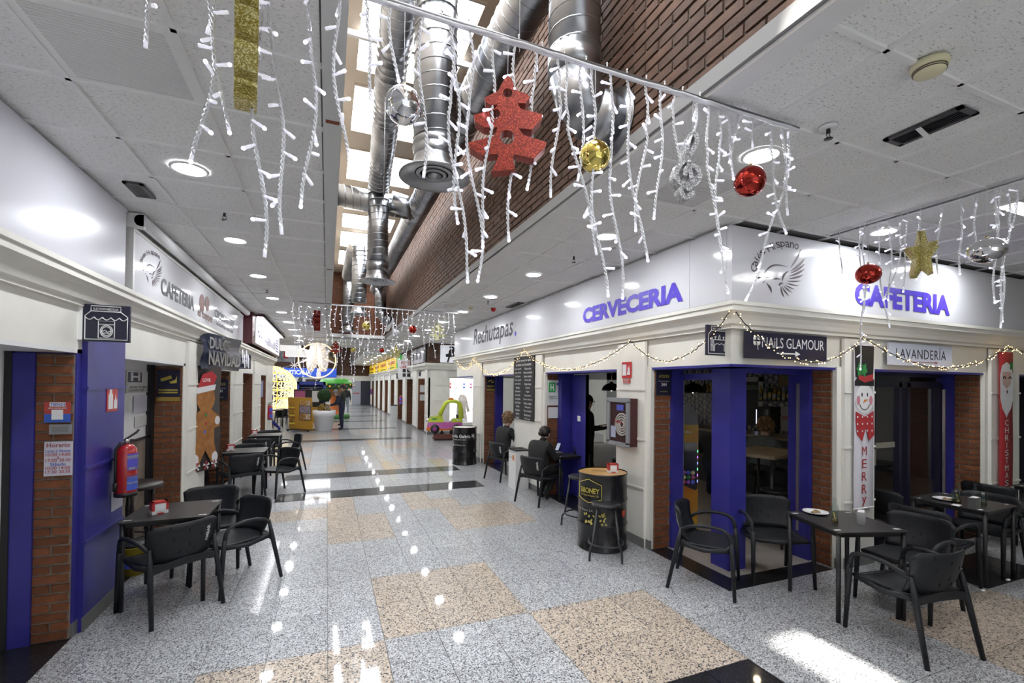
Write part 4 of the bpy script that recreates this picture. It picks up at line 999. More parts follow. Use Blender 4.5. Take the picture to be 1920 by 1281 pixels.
# opening hours on the near brick pier
YB = 4.318
hh_ = thing('notice', 'white Horario opening hours card on the near left brick pier', 'notice', (0, 0, 0))
a, b = P(83, 829, 1, YB), P(135, 891, 1, YB)
MB().box(a.x, b.x, YB, YB + .006, b.z, a.z).build('card', mat('card_lilac', (.66, .64, .72), .4), hh_)
cx_ = (a.x + b.x) / 2; W = b.x - a.x; Hh = a.z - b.z
IB, IR = mat('ink_blue', (.05, .09, .45), .5), mat('ink_red', (.40, .05, .06), .5)
for body, f, wf_, hf, m in (('Horario', .90, .82, .13, IR), ('Lunes a Viernes', .73, .88, .09, IB), ('10:00  14:00', .62, .9, .09, IR), ('a', .53, .08, .07, IR), ('17:00  20:30', .46, .9, .09, IR), ('Sábado', .34, .55, .10, IB), ('10:00  14:00', .23, .9, .09, IR), ('17:30  20:30', .12, .9, .09, IR)):
    if '  ' in body:
        for sx, wd in zip((-1, 1), body.split('  ')): text(hh_, 'lettering', wd, (cx_ + sx * W * .24, YB - .003, b.z + Hh * f), UF, ZV, m, wid=W * .40, hei=Hh * hf, bold=.008)
    else: text(hh_, 'lettering', body, (cx_, YB - .003, b.z + Hh * f), UF, ZV, m, wid=W * wf_, hei=Hh * hf, bold=.008)
tq = thing('notice', 'red and blue scan card on the near left brick pier', 'notice', (0, 0, 0))
a, b = P(83, 754, 1, YB), P(132, 792, 1, YB); W = b.x - a.x; Hh = a.z - b.z; cx_ = (a.x + b.x) / 2
MB().box(a.x, b.x, YB, YB + .004, b.z + Hh * .42, a.z).build('card_top', mat('card_red', (.45, .06, .05), .5), tq)
MB().box(a.x, b.x, YB, YB + .004, b.z, b.z + Hh * .42).build('card_bottom', mat('card_blue', (.04, .12, .5), .5), tq)
MB().box(cx_ - W * .3, cx_ + W * .3, YB - .002, YB, a.z - Hh * .22, a.z - Hh * .02).build('white_band', WHITE, tq)
text(tq, 'lettering', 'TIEN21', (cx_, YB - .004, a.z - Hh * .12), UF, ZV, IB, wid=W * .55, hei=Hh * .13, bold=.03)
text(tq, 'lettering', '¡ESCANÉAME!', (cx_, YB - .003, a.z - Hh * .3), UF, ZV, WHITE, wid=W * .7, hei=Hh * .1, bold=.01)
MB().box(cx_ - W * .22, cx_ + W * .22, YB - .002, YB, b.z + Hh * .14, b.z + Hh * .62).build('white_patch', WHITE, tq)
db = thing('door_bell', 'small grey metal bell box on the near left brick pier', 'door bell', P(115, 805, 1, YB))
MB().box(-.06, .06, -.02, .0, -.035, .035).build('body', GF, db); MB().box(-.045, .045, -.024, -.02, -.02, .02).build('button_plate', mat('grey_metal_plate'), db)
fsg = thing('safety_sign', 'small red fire extinguisher sign on the blue pillar', 'sign', (0, 0, 0))
XPB = -1.684; a, b = P(200, 725, 0, XPB), P(219, 770, 0, XPB)
MB().box(XPB, XPB + .005, a.y, b.y, b.z, a.z).build('plate', REDP, fsg)
MB().prism([(.1, .1), (.1, .65), (.2, .75), (.2, .88), (.4, .88), (.4, .75), (.5, .65), (.5, .1)], (XPB + .006, a.y, b.z), UL * (b.y - a.y), ZV * (a.z - b.z), (.002, 0, 0)).build('extinguisher_symbol', WHITE, fsg)
MB().prism([(.6, .1), (.62, .5), (.7, .4), (.78, .7), (.84, .4), (.92, .5), (.9, .1)], (XPB + .006, a.y, b.z), UL * (b.y - a.y), ZV * (a.z - b.z), (.002, 0, 0)).build('flame_symbol', WHITE, fsg)
a, b = P(209, 913, 0, XPB), P(229, 948, 0, XPB)
tag(MB().box(XPB, XPB + .003, a.y, b.y, b.z, a.z).build('paper_sheet', mat('paper_lilac')), 'small white paper taped low on the blue pillar', 'notice')

# ---------------------------------------------------------------- chairs
def chair_parts():
    out = []
    # seat: dished shell with a front lip
    nx, ny = 9, 9; mb = MB(); top, bot = [], []
    for j in range(ny):
        for i in range(nx):
            s = i / (nx - 1) * 2 - 1; q = j / (ny - 1)
            hw = .225 + .02 * q; x = s * hw; y = -.20 + .43 * q
            z = .445 - .012 * (1 - s * s) - .02 * math.sin(PI * q) * (1 - s * s) + .03 * max(0, .25 - q) - .02 * max(0, q - .8) * 4 * .25
            top.append((x, y, z)); bot.append((x * .985, y, z - .022))
    fs = []
    def idx(i, j): return j * nx + i
    n0 = nx * ny
    for j in range(ny - 1):
        for i in range(nx - 1):
            fs.append((idx(i, j), idx(i + 1, j), idx(i + 1, j + 1), idx(i, j + 1)))
            fs.append((n0 + idx(i, j), n0 + idx(i, j + 1), n0 + idx(i + 1, j + 1), n0 + idx(i + 1, j)))
    edge = [idx(i, 0) for i in range(nx)] + [idx(nx - 1, j) for j in range(1, ny)] + [idx(i, ny - 1) for i in range(nx - 2, -1, -1)] + [idx(0, j) for j in range(ny - 2, 0, -1)]
    for k in range(len(edge)):
        a, b = edge[k], edge[(k + 1) % len(edge)]; fs.append((a, b, b + n0, a + n0))
    mb.add(top + bot, fs, True); out.append(('seat', mb.mesh('seat', CHARCOAL)))
    # apron rails under the seat
    mb = MB(); mb.tube([(-.235, .20, .425), (0, .222, .415), (.235, .20, .425)], .022, 8)
    for s in (-1, 1): mb.tube([(.235 * s, .20, .425), (.238 * s, 0, .40), (.235 * s, -.20, .43)], .022, 8)
    mb.prism([(-.245, .44), (-.245, .385), (-.15, .40), (0, .405), (.15, .40), (.245, .385), (.245, .44), (0, .47)], (0, -.235, 0), (1, 0, 0), ZV, (0, .02, 0))
    out.append(('seat_rail', mb.mesh('seat_rail', CHARCOAL)))
    # backrest: curved plate with rounded top corners
    nx, nz = 13, 9; fr, bk = [], []
    def back(s, t):
        hw = .225 + .03 * t; x = s * hw
        zt = .758 - .05 * max(0, abs(s) - .72) ** 2 * 9
        z = .445 + (zt - .445) * t
        y = -.205 - .075 * t + .085 * s * s - .02 * math.sin(PI * t)
        return x, y, z
    for j in range(nz):
        for i in range(nx):
            x, y, z = back(i / (nx - 1) * 2 - 1, j / (nz - 1)); fr.append((x, y, z)); bk.append((x * 1.012, y - .014, z))
    fs = []; n0 = nx * nz
    def idb(i, j): return j * nx + i
    for j in range(nz - 1):
        for i in range(nx - 1):
            fs.append((idb(i, j), idb(i, j + 1), idb(i + 1, j + 1), idb(i + 1, j))); fs.append((n0 + idb(i, j), n0 + idb(i + 1, j), n0 + idb(i + 1, j + 1), n0 + idb(i, j + 1)))
    edge = [idb(i, 0) for i in range(nx)] + [idb(nx - 1, j) for j in range(1, nz)] + [idb(i, nz - 1) for i in range(nx - 2, -1, -1)] + [idb(0, j) for j in range(nz - 2, 0, -1)]
    for k in range(len(edge)):
        a, b = edge[k], edge[(k + 1) % len(edge)]; fs.append((a, a + n0, b + n0, b))
    out.append(('backrest', MB().add(fr + bk, fs, True).mesh('backrest', CHARCOAL)))
    for k, (s, t) in enumerate(((0, .78), (-.42, .62), (.42, .62), (.05, .42), (-.22, .28), (.24, .28), (-.5, .9))):
        x, y, z = back(s, t); sl = MB().obox((x, y - .007, z), (1, .2 * s, 0), (-.2 * s, 1, 0), (0, -.15, 1), .005, .0085, .017)
        out.append(('back_slot', sl.mesh('back_slot', mat('slot_black', (.003, .003, .003), .9))))
    for s in (-1, 1):
        arm = [(.235 * s, -.20, .555), (.262 * s, -.14, .60), (.278 * s, -.05, .628), (.283 * s, .06, .635), (.28 * s, .15, .624), (.275 * s, .20, .598), (.272 * s, .222, .55), (.27 * s, .228, .49)]
        out.append(('arm', MB().tube(arm, [.015, .016, .0165, .0165, .0165, .017, .0175, .018], 10).mesh('arm', CHARCOAL)))
        out.append(('leg', MB().tube([(.27 * s, .228, .51), (.268 * s, .238, .40), (.275 * s, .262, 0)], [.019, .021, .015], 10).mesh('leg', CHARCOAL)))
        out.append(('leg', MB().tube([(.236 * s, -.195, .58), (.242 * s, -.225, .43), (.262 * s, -.315, 0)], [.014, .021, .016], 10).mesh('leg', CHARCOAL)))
    def wp(x, y):   # lettering running down the back of the backrest
        s, t = .66 - y * 4.0, .56 + x * 2.6
        X, Y, Z = back(max(-1, min(1, s)), max(0, min(1, t))); return (X * 1.012, Y - .0165, Z)
    tm = text_into(MB(), 'AMBAR', (0, 0, 0), (1, 0, 0), ZV, wid=.17, hei=.032, bold=.03, warp=wp)
    out.append(('lettering', tm.mesh('lettering', mat('print_white', (.6, .6, .58), .5))))
    return out
CHP = chair_parts()
def chair(x, y, fx, fy, label, group, letter=True, parts=True):
    """fx, fy = the direction the sitter faces"""
    t = thing('armchair', label, 'chair', (x, y, 0), math.atan2(fy, fx) - PI / 2, group)
    for nm, me in CHP:
        if nm == 'lettering' and not letter: continue
        if nm == 'back_slot' and not parts: continue
        link(nm, me, t)
    return t
GL, GR = 'charcoal plastic armchairs along the left wall', 'charcoal plastic armchairs around the cafe'
chair(-1.20, 4.66, -.62, .78, 'charcoal armchair seen from behind, nearest on the left, white print on its back', GL)
chair(-.80, 5.02, -.79, -.62, 'charcoal armchair on the corridor side of the nearest left table', GL, False)
chair(-1.12, 5.62, .1, -1, 'charcoal armchair behind the nearest left table facing the camera', GL, False)
chair(-1.27, 8.52, -.45, .89, 'charcoal armchair seen from behind at the middle left table', GL, True)
chair(-.74, 8.72, -.75, -.66, 'charcoal armchair on the corridor side of the middle left table', GL, False)
chair(-1.28, 9.45, .1, -1, 'charcoal armchair behind the middle left table', GL, False)
chair(-1.30, 10.75, 0, 1, 'charcoal armchair tucked in front of the farthest left table', GL, True)
chair(-.78, 11.05, -.95, -.3, 'charcoal armchair on the corridor side of the farthest left table', GL, False)
chair(-1.25, 12.0, 0, -1, 'charcoal armchair behind the farthest left table', GL, False)
chair(3.41, 3.39, .62, -.78, 'charcoal armchair at the cafe corner, side on, left of the blue corner pillar', GR)
chair(4.18, 3.30, -.5, -.87, 'charcoal armchair facing the camera on the black threshold right of the blue pillar', GR, False)
chair(4.09, 2.10, .14, .99, 'charcoal armchair seen from behind in the right foreground', GR, False)
chair(4.77, 2.45, -.99, -.05, 'charcoal armchair facing left between the two cafe tables', GR, False)
chair(5.56, 2.66, 1, .02, 'charcoal armchair with its arm towards the camera left of the second cafe table', GR, False)
chair(7.72, 3.02, 1, 0, 'charcoal armchair at the right table with its back to the glasses, near the bearded banner', GR, False)
chair(6.56, 2.70, -1, -.03, 'charcoal armchair tucked in on the right of the table with glasses', GR, False)
chair(6.12, 3.22, .95, -.3, 'charcoal armchair in the shade beside the merry banner', GR, False)
chair(3.25, 6.78, .92, .38, 'charcoal armchair with the seated woman in black beside the recycling box', GR)
chair(3.35, 8.65, .95, .30, 'charcoal armchair left of the recycling box with a curly-haired sitter', GR)
# ---------------------------------------------------------------- tables
def table(x, y, rz, label, group, s=.315, h=.735):
    t = thing('bistro_table', label, 'table', (x, y, 0), rz, group)
    r = .03; n = s
    poly = []
    for cx_, cy_, a0 in ((n - r, n - r, 0), (-n + r, n - r, 90), (-n + r, -n + r, 180), (n - r, -n + r, 270)):
        for k in range(4): an = math.radians(a0 + k * 30); poly.append((cx_ + r * math.cos(an), cy_ + r * math.sin(an)))
    MB().prism(poly, (0, 0, h - .012), (1, 0, 0), (0, 1, 0), (0, 0, .012)).build('tabletop', mat('table_charcoal', (.022, .021, .021), .38), t)
    e = n - .045
    MB().box(-e, e, -e - .012, -e + .012, h - .05, h - .012).box(-e, e, e - .012, e + .012, h - .05, h - .012).box(-e - .012, -e + .012, -e, e, h - .05, h - .012).box(e - .012, e + .012, -e, e, h - .05, h - .012).build('apron', BLACKM, t)
    for sx in (-1, 1):
        for sy in (-1, 1):
            MB().tube([(sx * (n - .03), sy * (n - .03), h - .012), (sx * (n - .03), sy * (n - .03), 0)], .018, 10).build('leg', BLACKM, t)
            lt = MB().obox((sx * (n - .05), sy * (n - .07), h + .0006), (1, 0, 0), (0, 1, 0), (0, 0, 1), .028, .012, .0005); lt.build('corner_sticker', mat('print_white'), t)
    return t
GT = 'charcoal square bistro tables'
TL1 = table(-1.26, 4.98, 0, 'charcoal square table with a red napkin box, nearest on the left', GT)
TL2 = table(-1.27, 8.95, 0, 'charcoal square table beside the gingerbread banner', GT)
TL3 = table(-1.25, 11.5, 0, 'charcoal square table farthest along the left wall', GT)
TR1 = table(4.23, 2.65, math.radians(-17.2), 'charcoal table with a plate and bottle in the right foreground', GT)
TR2 = table(6.17, 2.68, .03, 'charcoal table with glasses and bottles in front of the dark doors', GT)
TR3 = table(8.15, 2.62, .03, 'charcoal table cut by the right edge of the picture', GT)
TRW = table(3.80, 6.92, .05, 'charcoal table of the seated woman in the cafe opening', GT)
# ---------------------------------------------------------------- things on the tables
def napkin_box(x, y, z, rz, label):
    t = thing('napkin_box', label, 'napkin box', (x, y, z), rz, 'red and white napkin boxes')
    k = .9
    MB().box(-.065 * k, .065 * k, -.05 * k, .05 * k, 0, .115 * k).build('carton', mat('carton_white', (.72, .70, .70), .5), t)
    MB().box(-.066 * k, -.045 * k, -.051 * k, .051 * k, .03, .117 * k).box(.045 * k, .066 * k, -.051 * k, .051 * k, .03, .117 * k).box(-.066 * k, .066 * k, -.051 * k, .051 * k, .100 * k, .117 * k).build('red_print', mat('carton_red', (.45, .03, .025), .45), t)
    MB().box(-.03 * k, .03 * k, -.055 * k, -.05 * k, .03 * k, .09 * k).build('napkin_opening', WHITE, t)
    MB().prism([(-.03, 0), (.03, 0), (.02, .012), (-.02, .012)], (0, -.0465, 0), (1, 0, 0), ZV, (0, -.001, 0)).build('red_flap', MATS['carton_red'], t)
    return t
HT = .736
pz = P(298, 962, 2, HT); napkin_box(pz.x, pz.y, HT, .5, 'red and white napkin box on the nearest left table')
pz = P(404, 860, 2, HT); napkin_box(-1.50, 8.95, HT, .35, 'red and white napkin box on the middle left table')
napkin_box(-1.48, 11.5, HT, .35, 'red and white napkin box on the farthest left table')
def plate(x, y, z, r, label, food=True):
    t = thing('plate', label, 'plate', (x, y, z))
    MB().lathe([(.001, .004), (r * .6, .004), (r * .75, .010), (r, .018), (r, .022), (r * .74, .014), (r * .58, .008), (.001, .008)], 28).build('dish', mat('porcelain', (.80, .80, .82), .15), t)
    if food:
        mb = MB()
        for k in range(7): mb.sphere((R_.uniform(-.04, .05), R_.uniform(-.03, .03), .014), R_.uniform(.012, .022), 8, 6, 1.4, 1, .5)
        mb.build('leftovers', noise_col(mat('leftover_food', rough=.6), (.10, .05, .015), (.38, .26, .09), 60), t, kind='stuff')
    return t
CG = glassmat('clear_glass', (.86, .92, .90))
def bottle(x, y, z, label, s=1.0):
    t = thing('glass_bottle', label, 'bottle', (x, y, z), 0, 'small clear glass bottles')
    prof = [(.001, 0), (.027, .0), (.030, .01), (.028, .05), (.025, .08), (.030, .11), (.028, .135), (.016, .165), (.012, .19), (.012, .205), (.0135, .208), (.0135, .215), (.011, .217)]
    MB().lathe([(a * s, b * s) for a, b in prof], 20, cap=False).build('glass_body', CG, t)
    MB().lathe([(.0001, .004), (.024 * s, .004), (.024 * s, .04 * s), (.0001, .04 * s)], 16).build('drink', mat('drink_amber', (.25, .14, .03), .2, trans=.6), t)
    MB().tube([(.0, -.008, .02), (.012, .01, .06), (-.005, .006, .09)], .005 * s, 6).build('lemon_peel', mat('lemon', (.65, .5, .05), .5), t)
    return t
def glass(x, y, z, label, h=.135):
    t = thing('drinking_glass', label, 'glass', (x, y, z), 0, 'tall clear drinking glasses')
    MB().lathe([(.001, 0), (.028, 0), (.034, h), (.0325, h), (.027, .008), (.001, .008)], 20, cap=False).build('tumbler', CG, t)
    MB().lathe([(.001, .009), (.0262, .009), (.028, .04), (.001, .04)], 16).build('drink', MATS['drink_amber'], t)
    return t
def dispenser(x, y, z, rz, label):
    t = thing('napkin_dispenser', label, 'napkin holder', (x, y, z), rz, 'steel napkin dispensers')
    MB().box(-.055, .055, -.028, -.024, 0, .105).box(-.055, .055, .024, .028, 0, .105).box(-.055, .055, -.028, .028, 0, .004).box(-.057, -.050, -.029, .029, .0, .107).box(.050, .057, -.029, .029, 0, .107).build('steel_case', STEEL, t)
    MB().box(-.048, .048, -.022, .022, .004, .108).build('napkins', WHITE, t)
    return t
z = HT
q = P(1529, 963, 2, z); plate(q.x, q.y, z, .105, 'white plate with leftovers on the right foreground table')
q = P(1565, 981, 2, z); bottle(q.x, q.y, z, 'clear bottle with lemon peel on the right foreground table', 1.0)
q = P(1615, 982, 2, z); dispenser(q.x, q.y, z, .5, 'steel napkin dispenser on the right foreground table')
q = P(1772, 938, 2, z); plate(q.x, q.y, z, .10, 'white plate behind the glasses on the second cafe table')
q = P(1764, 938, 2, z); glass(q.x, q.y - .12, z, 'tall glass with amber drink left on the second cafe table')
q = P(1796, 944, 2, z); bottle(q.x, q.y, z, 'left small bottle on the second cafe table')
q = P(1828, 948, 2, z); bottle(q.x, q.y, z, 'right small bottle on the second cafe table')
q = P(1812, 950, 2, z); dispenser(q.x, q.y - .06, z, .1, 'steel napkin dispenser between the bottles of the second cafe table')
q = P(1843, 949, 2, z); glass(q.x, q.y, z, 'tall glass with a lemon slice at the right of the second cafe table')
q = P(1782, 941, 2, z); tag(MB().obox((q.x - .12, q.y - .1, z + .001), (1, .2, 0), (-.2, 1, 0), (0, 0, 1), .05, .03, .0008).build('paper_napkin', WHITE), 'white paper napkin beside the glass on the second cafe table', 'napkin')
q = P(1065, 851, 2, z); plate(3.70, 6.98, z, .08, 'small white plate on the table of the seated woman', False)
bottle(3.68, 7.12, z, 'clear bottle on the table of the seated woman'); glass(3.93, 6.82, z, 'glass with a yellow drink on the table of the seated woman')
dispenser(3.58, 7.1, z, .6, 'steel napkin dispenser beside the phone of the seated woman')
for k, (px, py) in enumerate(((1890, 1089), (1843, 1109), (1800, 1068))):
    q = P(px, py, 2, 0); mb = MB().sphere((0, 0, .008), .022, 7, 5, 1.3, .8, .4)
    o = mb.build('crumpled_napkin', WHITE, None, (q.x, q.y, .001)); tag(o, ['crumpled white napkin on the black floor tile', 'crumpled white napkin by the second cafe table leg', 'white paper scrap under the second cafe table'][k], 'litter')
# ---------------------------------------------------------------- barrels and stools
def barrel(x, y, rz, label, top):
    t = thing('oil_drum', label, 'barrel', (x, y, 0), rz)
    prof = [(.285, 0), (.293, .006), (.293, .018), (.284, .03)]
    for zz in (.30, .58): prof += [(.284, zz - .03), (.291, zz - .012), (.293, zz), (.291, zz + .012), (.284, zz + .03)]
    prof += [(.284, .855), (.292, .865), (.293, .878), (.287, .885)]
    MB().lathe(prof, 48, cap=False).build('drum_body', mat('drum_black', (.012, .012, .013), .22, spec=.5), t)
    MB().lathe([(.286, .872), (.0001, .872)], 48, cap=False).build('drum_top', top, t)
    return t
WOODT = noise_col(mat('varnished_wood', rough=.3), (.36, .20, .06), (.52, .32, .12), 6, 6)
b1 = barrel(3.06, 4.66, math.atan2(-4.66, -3.06) + PI / 2, 'black coffee drum with gold print used as a table with wooden top', WOODT)
GOLD = mat('gold_print')
def cyl(ang0, z0, r=.2955):
    return lambda x, y: (r * math.sin(ang0 + x / r), -r * math.cos(ang0 + x / r), z0 + y)
text_into(MB(), 'SIBONEY', (0, 0, 0), UF, ZV, wid=.26, hei=.062, bold=.02, warp=cyl(-.55, .70)).build('lettering', GOLD, b1)
text_into(MB(), 'Cafe Cultura de Nuestro Cafe', (0, 0, 0), UF, ZV, wid=.24, hei=.022, shear=.2, warp=cyl(-.55, .645)).build('lettering', GOLD, b1)
hx = [(-.165, .56 + .05), (0, .56), (.155, .61), (.155, .77), (0, .83), (-.165, .77), (-.165, .61)]
pts = []
for (a, b), (c_, d) in zip(hx, hx[1:]):
    for k in range(6): pts.append(cyl(-.55, 0)(a + (c_ - a) * k / 6, b + (d - b) * k / 6))
MB().tube(pts + [pts[0]], .004, 5).build('hexagon_border', GOLD, b1)
text_into(MB(), 'Hijos de Rivera, S.A.', (0, 0, 0), UF, ZV, wid=.30, hei=.035, warp=cyl(-.85, .47)).build('lettering', mat('print_grey', (.3, .3, .28), .5), b1)
for k in range(26):
    a, zz = R_.uniform(-.75, .15), R_.uniform(.31, .46); w_ = R_.uniform(0, 3); f = cyl(a, zz, .2965)
    MB().add([f(.016 * math.cos(s * PI / 5) * math.cos(w_) - .010 * math.sin(s * PI / 5) * math.sin(w_), .016 * math.cos(s * PI / 5) * math.sin(w_) + .010 * math.sin(s * PI / 5) * math.cos(w_)) for s in range(10)], [tuple(range(10))]).build('coffee_bean_print', mat('bean_yellow', (.50, .42, .10), .5), b1)
f = cyl(.95, .44, .2965)
MB().add([f(*p_) for p_ in ((0, -.05), (.035, -.005), (.035, .03), (.018, .045), (0, .03), (-.018, .045), (-.035, .03), (-.035, -.005))], [tuple(range(8))]).build('heart_print', mat('heart_red', (.45, .05, .03), .5), b1)
text(b1, 'lettering', 'SIBONEY', (-.02, .05, .8735), UF, UL, mat('brand_brown', (.06, .03, .01), .6), wid=.22, hei=.05, bold=.02)
nb1 = napkin_box(3.16, 4.60, .8735, -.35, 'red and white napkin box on the coffee drum')
b2 = barrel(3.08, 10.62, math.atan2(-10.62, -3.08) + PI / 2, 'black beer drum with white lettering beside the toy car', mat('drum_top_cream', (.60, .56, .48), .4))
WL = mat('print_white')
text_into(MB(), 'Estrella Galicia', (0, 0, 0), UF, ZV, wid=.60, hei=.075, bold=.02, warp=cyl(-.55, .68)).build('lettering', WL, b2)
text_into(MB(), 'CERVEZA DESDE 1906', (0, 0, 0), UF, ZV, wid=.34, hei=.024, warp=cyl(-.55, .60)).build('lettering', WL, b2)
text_into(MB(), 'Hijos de Rivera, S.A.', (0, 0, 0), UF, ZV, wid=.38, hei=.045, warp=cyl(-.55, .47)).build('lettering', WL, b2)
f = cyl(.72, .69, .2965)
for k in range(6):
    an = k * PI / 3 + PI / 2
    MB().add([f(0, 0), f(.03 * math.cos(an - .35), .03 * math.sin(an - .35)), f(.068 * math.cos(an), .068 * math.sin(an)), f(.03 * math.cos(an + .35), .03 * math.sin(an + .35))], [(0, 1, 2, 3)]).build('star_point', WL, b2)
def stool(x, y, rz, label, h=.66):
    t = thing('bar_stool', label, 'stool', (x, y, 0), rz, 'black metal bar stools')
    MB().lathe([(.001, h), (.15, h), (.16, h - .008), (.16, h - .03), (.15, h - .035), (.001, h - .03)], 28).build('seat', BLACKM, t)
    MB().tube([(.125 * math.cos(a * PI / 2 + PI / 4), .125 * math.sin(a * PI / 2 + PI / 4), h - .045) for a in range(5)], .01, 6).build('seat_frame', BLACKM, t)
    for k in range(4):
        a = k * PI / 2 + PI / 4; c_, s_2 = math.cos(a), math.sin(a)
        MB().tube([(.13 * c_, .13 * s_2, h - .03), (.20 * c_, .20 * s_2, .17), (.235 * c_, .235 * s_2, .13), (.245 * c_, .245 * s_2, 0)], .0125, 8).build('leg', BLACKM, t)
    ring = []
    for k in range(4):
        a = k * PI / 2 + PI / 4
        for q in range(4):
            b = a + q * PI / 8; rr = .205 * (1 if q == 0 else .93 + .02 * abs(q - 2)); ring.append((rr * math.cos(b), rr * math.sin(b), .165))
    MB().tube(ring + [ring[0]], .011, 6, cap=False).build('foot_ring', BLACKM, t)
    return t
stool(2.90, 4.34, math.atan2(-4.34, -2.9), 'black metal bar stool in front of the coffee drum', .60)
stool(3.20, 5.42, .3, 'black metal bar stool behind the coffee drum', .68)

# ---------------------------------------------------------------- icicle light curtains
CORD = mat('white_cord', (.78, .78, .80), .4)
LEDB = mat('led_tube', (.85, .85, .9), .3, emit=(.86, .86, 1.0), es=.35); LEDT = emis('led_tip', (.80, .78, 1.0), 8, sample=False)
led_me = MB().mat(0).lathe([(.0050, 0), (.0050, .018), (.0064, .020), (.0064, .041)], 7).mat(1).lathe([(.0065, .040), (.0065, .047), (.003, .051)], 7).mesh('led_bulb', [LEDB, LEDT])
led_off = MB().mat(0).lathe([(.0050, 0), (.0050, .018), (.0064, .020), (.0064, .047)], 7).mesh('led_bulb', [LEDB])
def strand(par, top, end, n_led, rr=.0052, twist=True, led=True, wig=.018, rnd=R_):
    """one hanging twisted cord with its bulbs"""
    top, end = Vector(top), Vector(end); L = (end - top).length
    n = max(int(L / .055), 4); ctrl = []
    ph1, ph2 = rnd.uniform(0, 6), rnd.uniform(0, 6)
    for i in range(n + 1):
        t = i / n; s = t * t
        p_ = Vector((top.x + (end.x - top.x) * s, top.y + (end.y - top.y) * s, top.z + (end.z - top.z) * t))
        a = wig * math.sin(PI * min(t * 3, 1)) if t < .33 else wig
        p_ += Vector((a * math.sin(ph1 + 9 * t * L), a * .6 * math.sin(ph2 + 7 * t * L), 0)) if 0 < i else Vector((0, 0, 0))
        ctrl.append(p_)
    def at(t):
        f = t * n; i = min(int(f), n - 1); return ctrl[i].lerp(ctrl[i + 1], f - i)
    mb = MB()
    if twist:
        k = max(int(L / .0085), 8)
        for s in (0, PI):
            mb.tube([at(i / k) + Vector((rr * .85 * math.cos(s + i * 1.25), rr * .85 * math.sin(s + i * 1.25), 0)) for i in range(k + 1)], rr * .72, 4, cap=False)
    else: mb.tube(ctrl, rr, 5, cap=False)
    st = mb.build('icicle_strand', CORD, par)
    bulbs = MB()
    for k in range(n_led):
        t = (k + .7) / n_led; p_ = at(min(t, 1)); an = rnd.uniform(0, 2 * PI); dn = rnd.uniform(-.75, .35)
        d = Vector((math.cos(an), .45 * math.sin(an), dn)).normalized() if k < n_led - 1 else (ctrl[-1] - ctrl[-2]).normalized()
        if led:
            o = link('led_bulb', led_me if rnd.random() < .62 else led_off, st, p_); o.rotation_euler = d.to_track_quat('Z', 'Y').to_euler()
        else:
            bulbs.mat(0).tube([p_, p_ + d * .026], .0055, 5).mat(1).sphere(p_ + d * .030, .0055, 6, 4)
    if not led and bulbs.v: bulbs.build('led_bulbs', [LEDB, LEDT], st, kind='stuff')
    return st
ZR = 3.415
def rod(t, a, b, clips=0):
    a, b = Vector(a), Vector(b)
    MB().tube([a, b], .008, 8).build('curtain_rod', mat('rod_grey', (.25, .25, .26), .3, metal=.7), t)
    n = 40; mb = MB()
    for k in range(3):
        mb.tube([a.lerp(b, i / n) + Vector((.008 * math.sin(i * 1.3 + k * 2), .009 * math.cos(i * .9 + k * 2), -.008 - .008 * abs(math.sin(i * .8 + k)))) for i in range(n + 1)], .0065, 5, cap=False)
    mb.build('feed_cable', CORD, t)
    for k in range(clips):
        p_ = a.lerp(b, (k + .5) / clips)
        MB().tube([p_ + Vector((0, 0, -.012)), p_ + Vector((0, 0, .022))], .003, 5).sphere(p_ + Vector((0, 0, .024)), .0055, 6, 4).build('cable_tie', CORD, t)
Y1 = 1.86
rl = random.Random(3)
c1 = thing('icicle_light_curtain', 'nearest white icicle light curtain hanging across the corridor from a rod', 'string lights', (0, 0, 0))
rod(c1, (-1.35, Y1, ZR), (2.53, Y1 - .02, ZR), 34)
N1 = [(300, 268, 82), (398, 372, 300), (408, 418, 235), (482, 492, 470), (512, 538, 432), (588, 575, 382), (632, 645, 290), (682, 703, 190), (737, 742, 148), (793, 793, 325), (843, 880, 522), (852, 862, 410), (880, 897, 455), (925, 893, 518), (967, 955, 445), (1006, 985, 345), (1045, 1040, 362), (1062, 1122, 470), (1090, 1085, 330), (1110, 1133, 548), (1145, 1165, 552), (1175, 1212, 482), (1210, 1195, 425), (1240, 1230, 405), (1268, 1276, 352), (1302, 1290, 262), (1327, 1366, 545), (1345, 1352, 500), (1358, 1380, 330), (1385, 1375, 300), (1410, 1412, 272), (1440, 1475, 432), (1465, 1480, 400), (1478, 1395, 560)]
for (xt, xe, ye) in N1:
    yt = max(0, (xt - 736) * .3047) if xt > 730 else -30
    top = P(xt, yt, 1, Y1); top.z = ZR if xt > 730 else min(ZR, 3.42)
    if xt <= 730: top = Vector((P(xt, 20, 1, Y1).x, Y1, ZR))
    e = P(xe, ye, 1, Y1 + rl.uniform(-.03, .03))
    if top.z - e.z < .12: continue
    strand(c1, top, e, max(3, int((top.z - e.z) / .085)), rnd=rl)
c2 = thing('icicle_light_curtain', 'white icicle light curtain over the side hall in front of the CAFETERIA sign', 'string lights', (0, 0, 0))
rod(c2, (4.62, 3.02, ZR), (4.60, .9, ZR), 16)
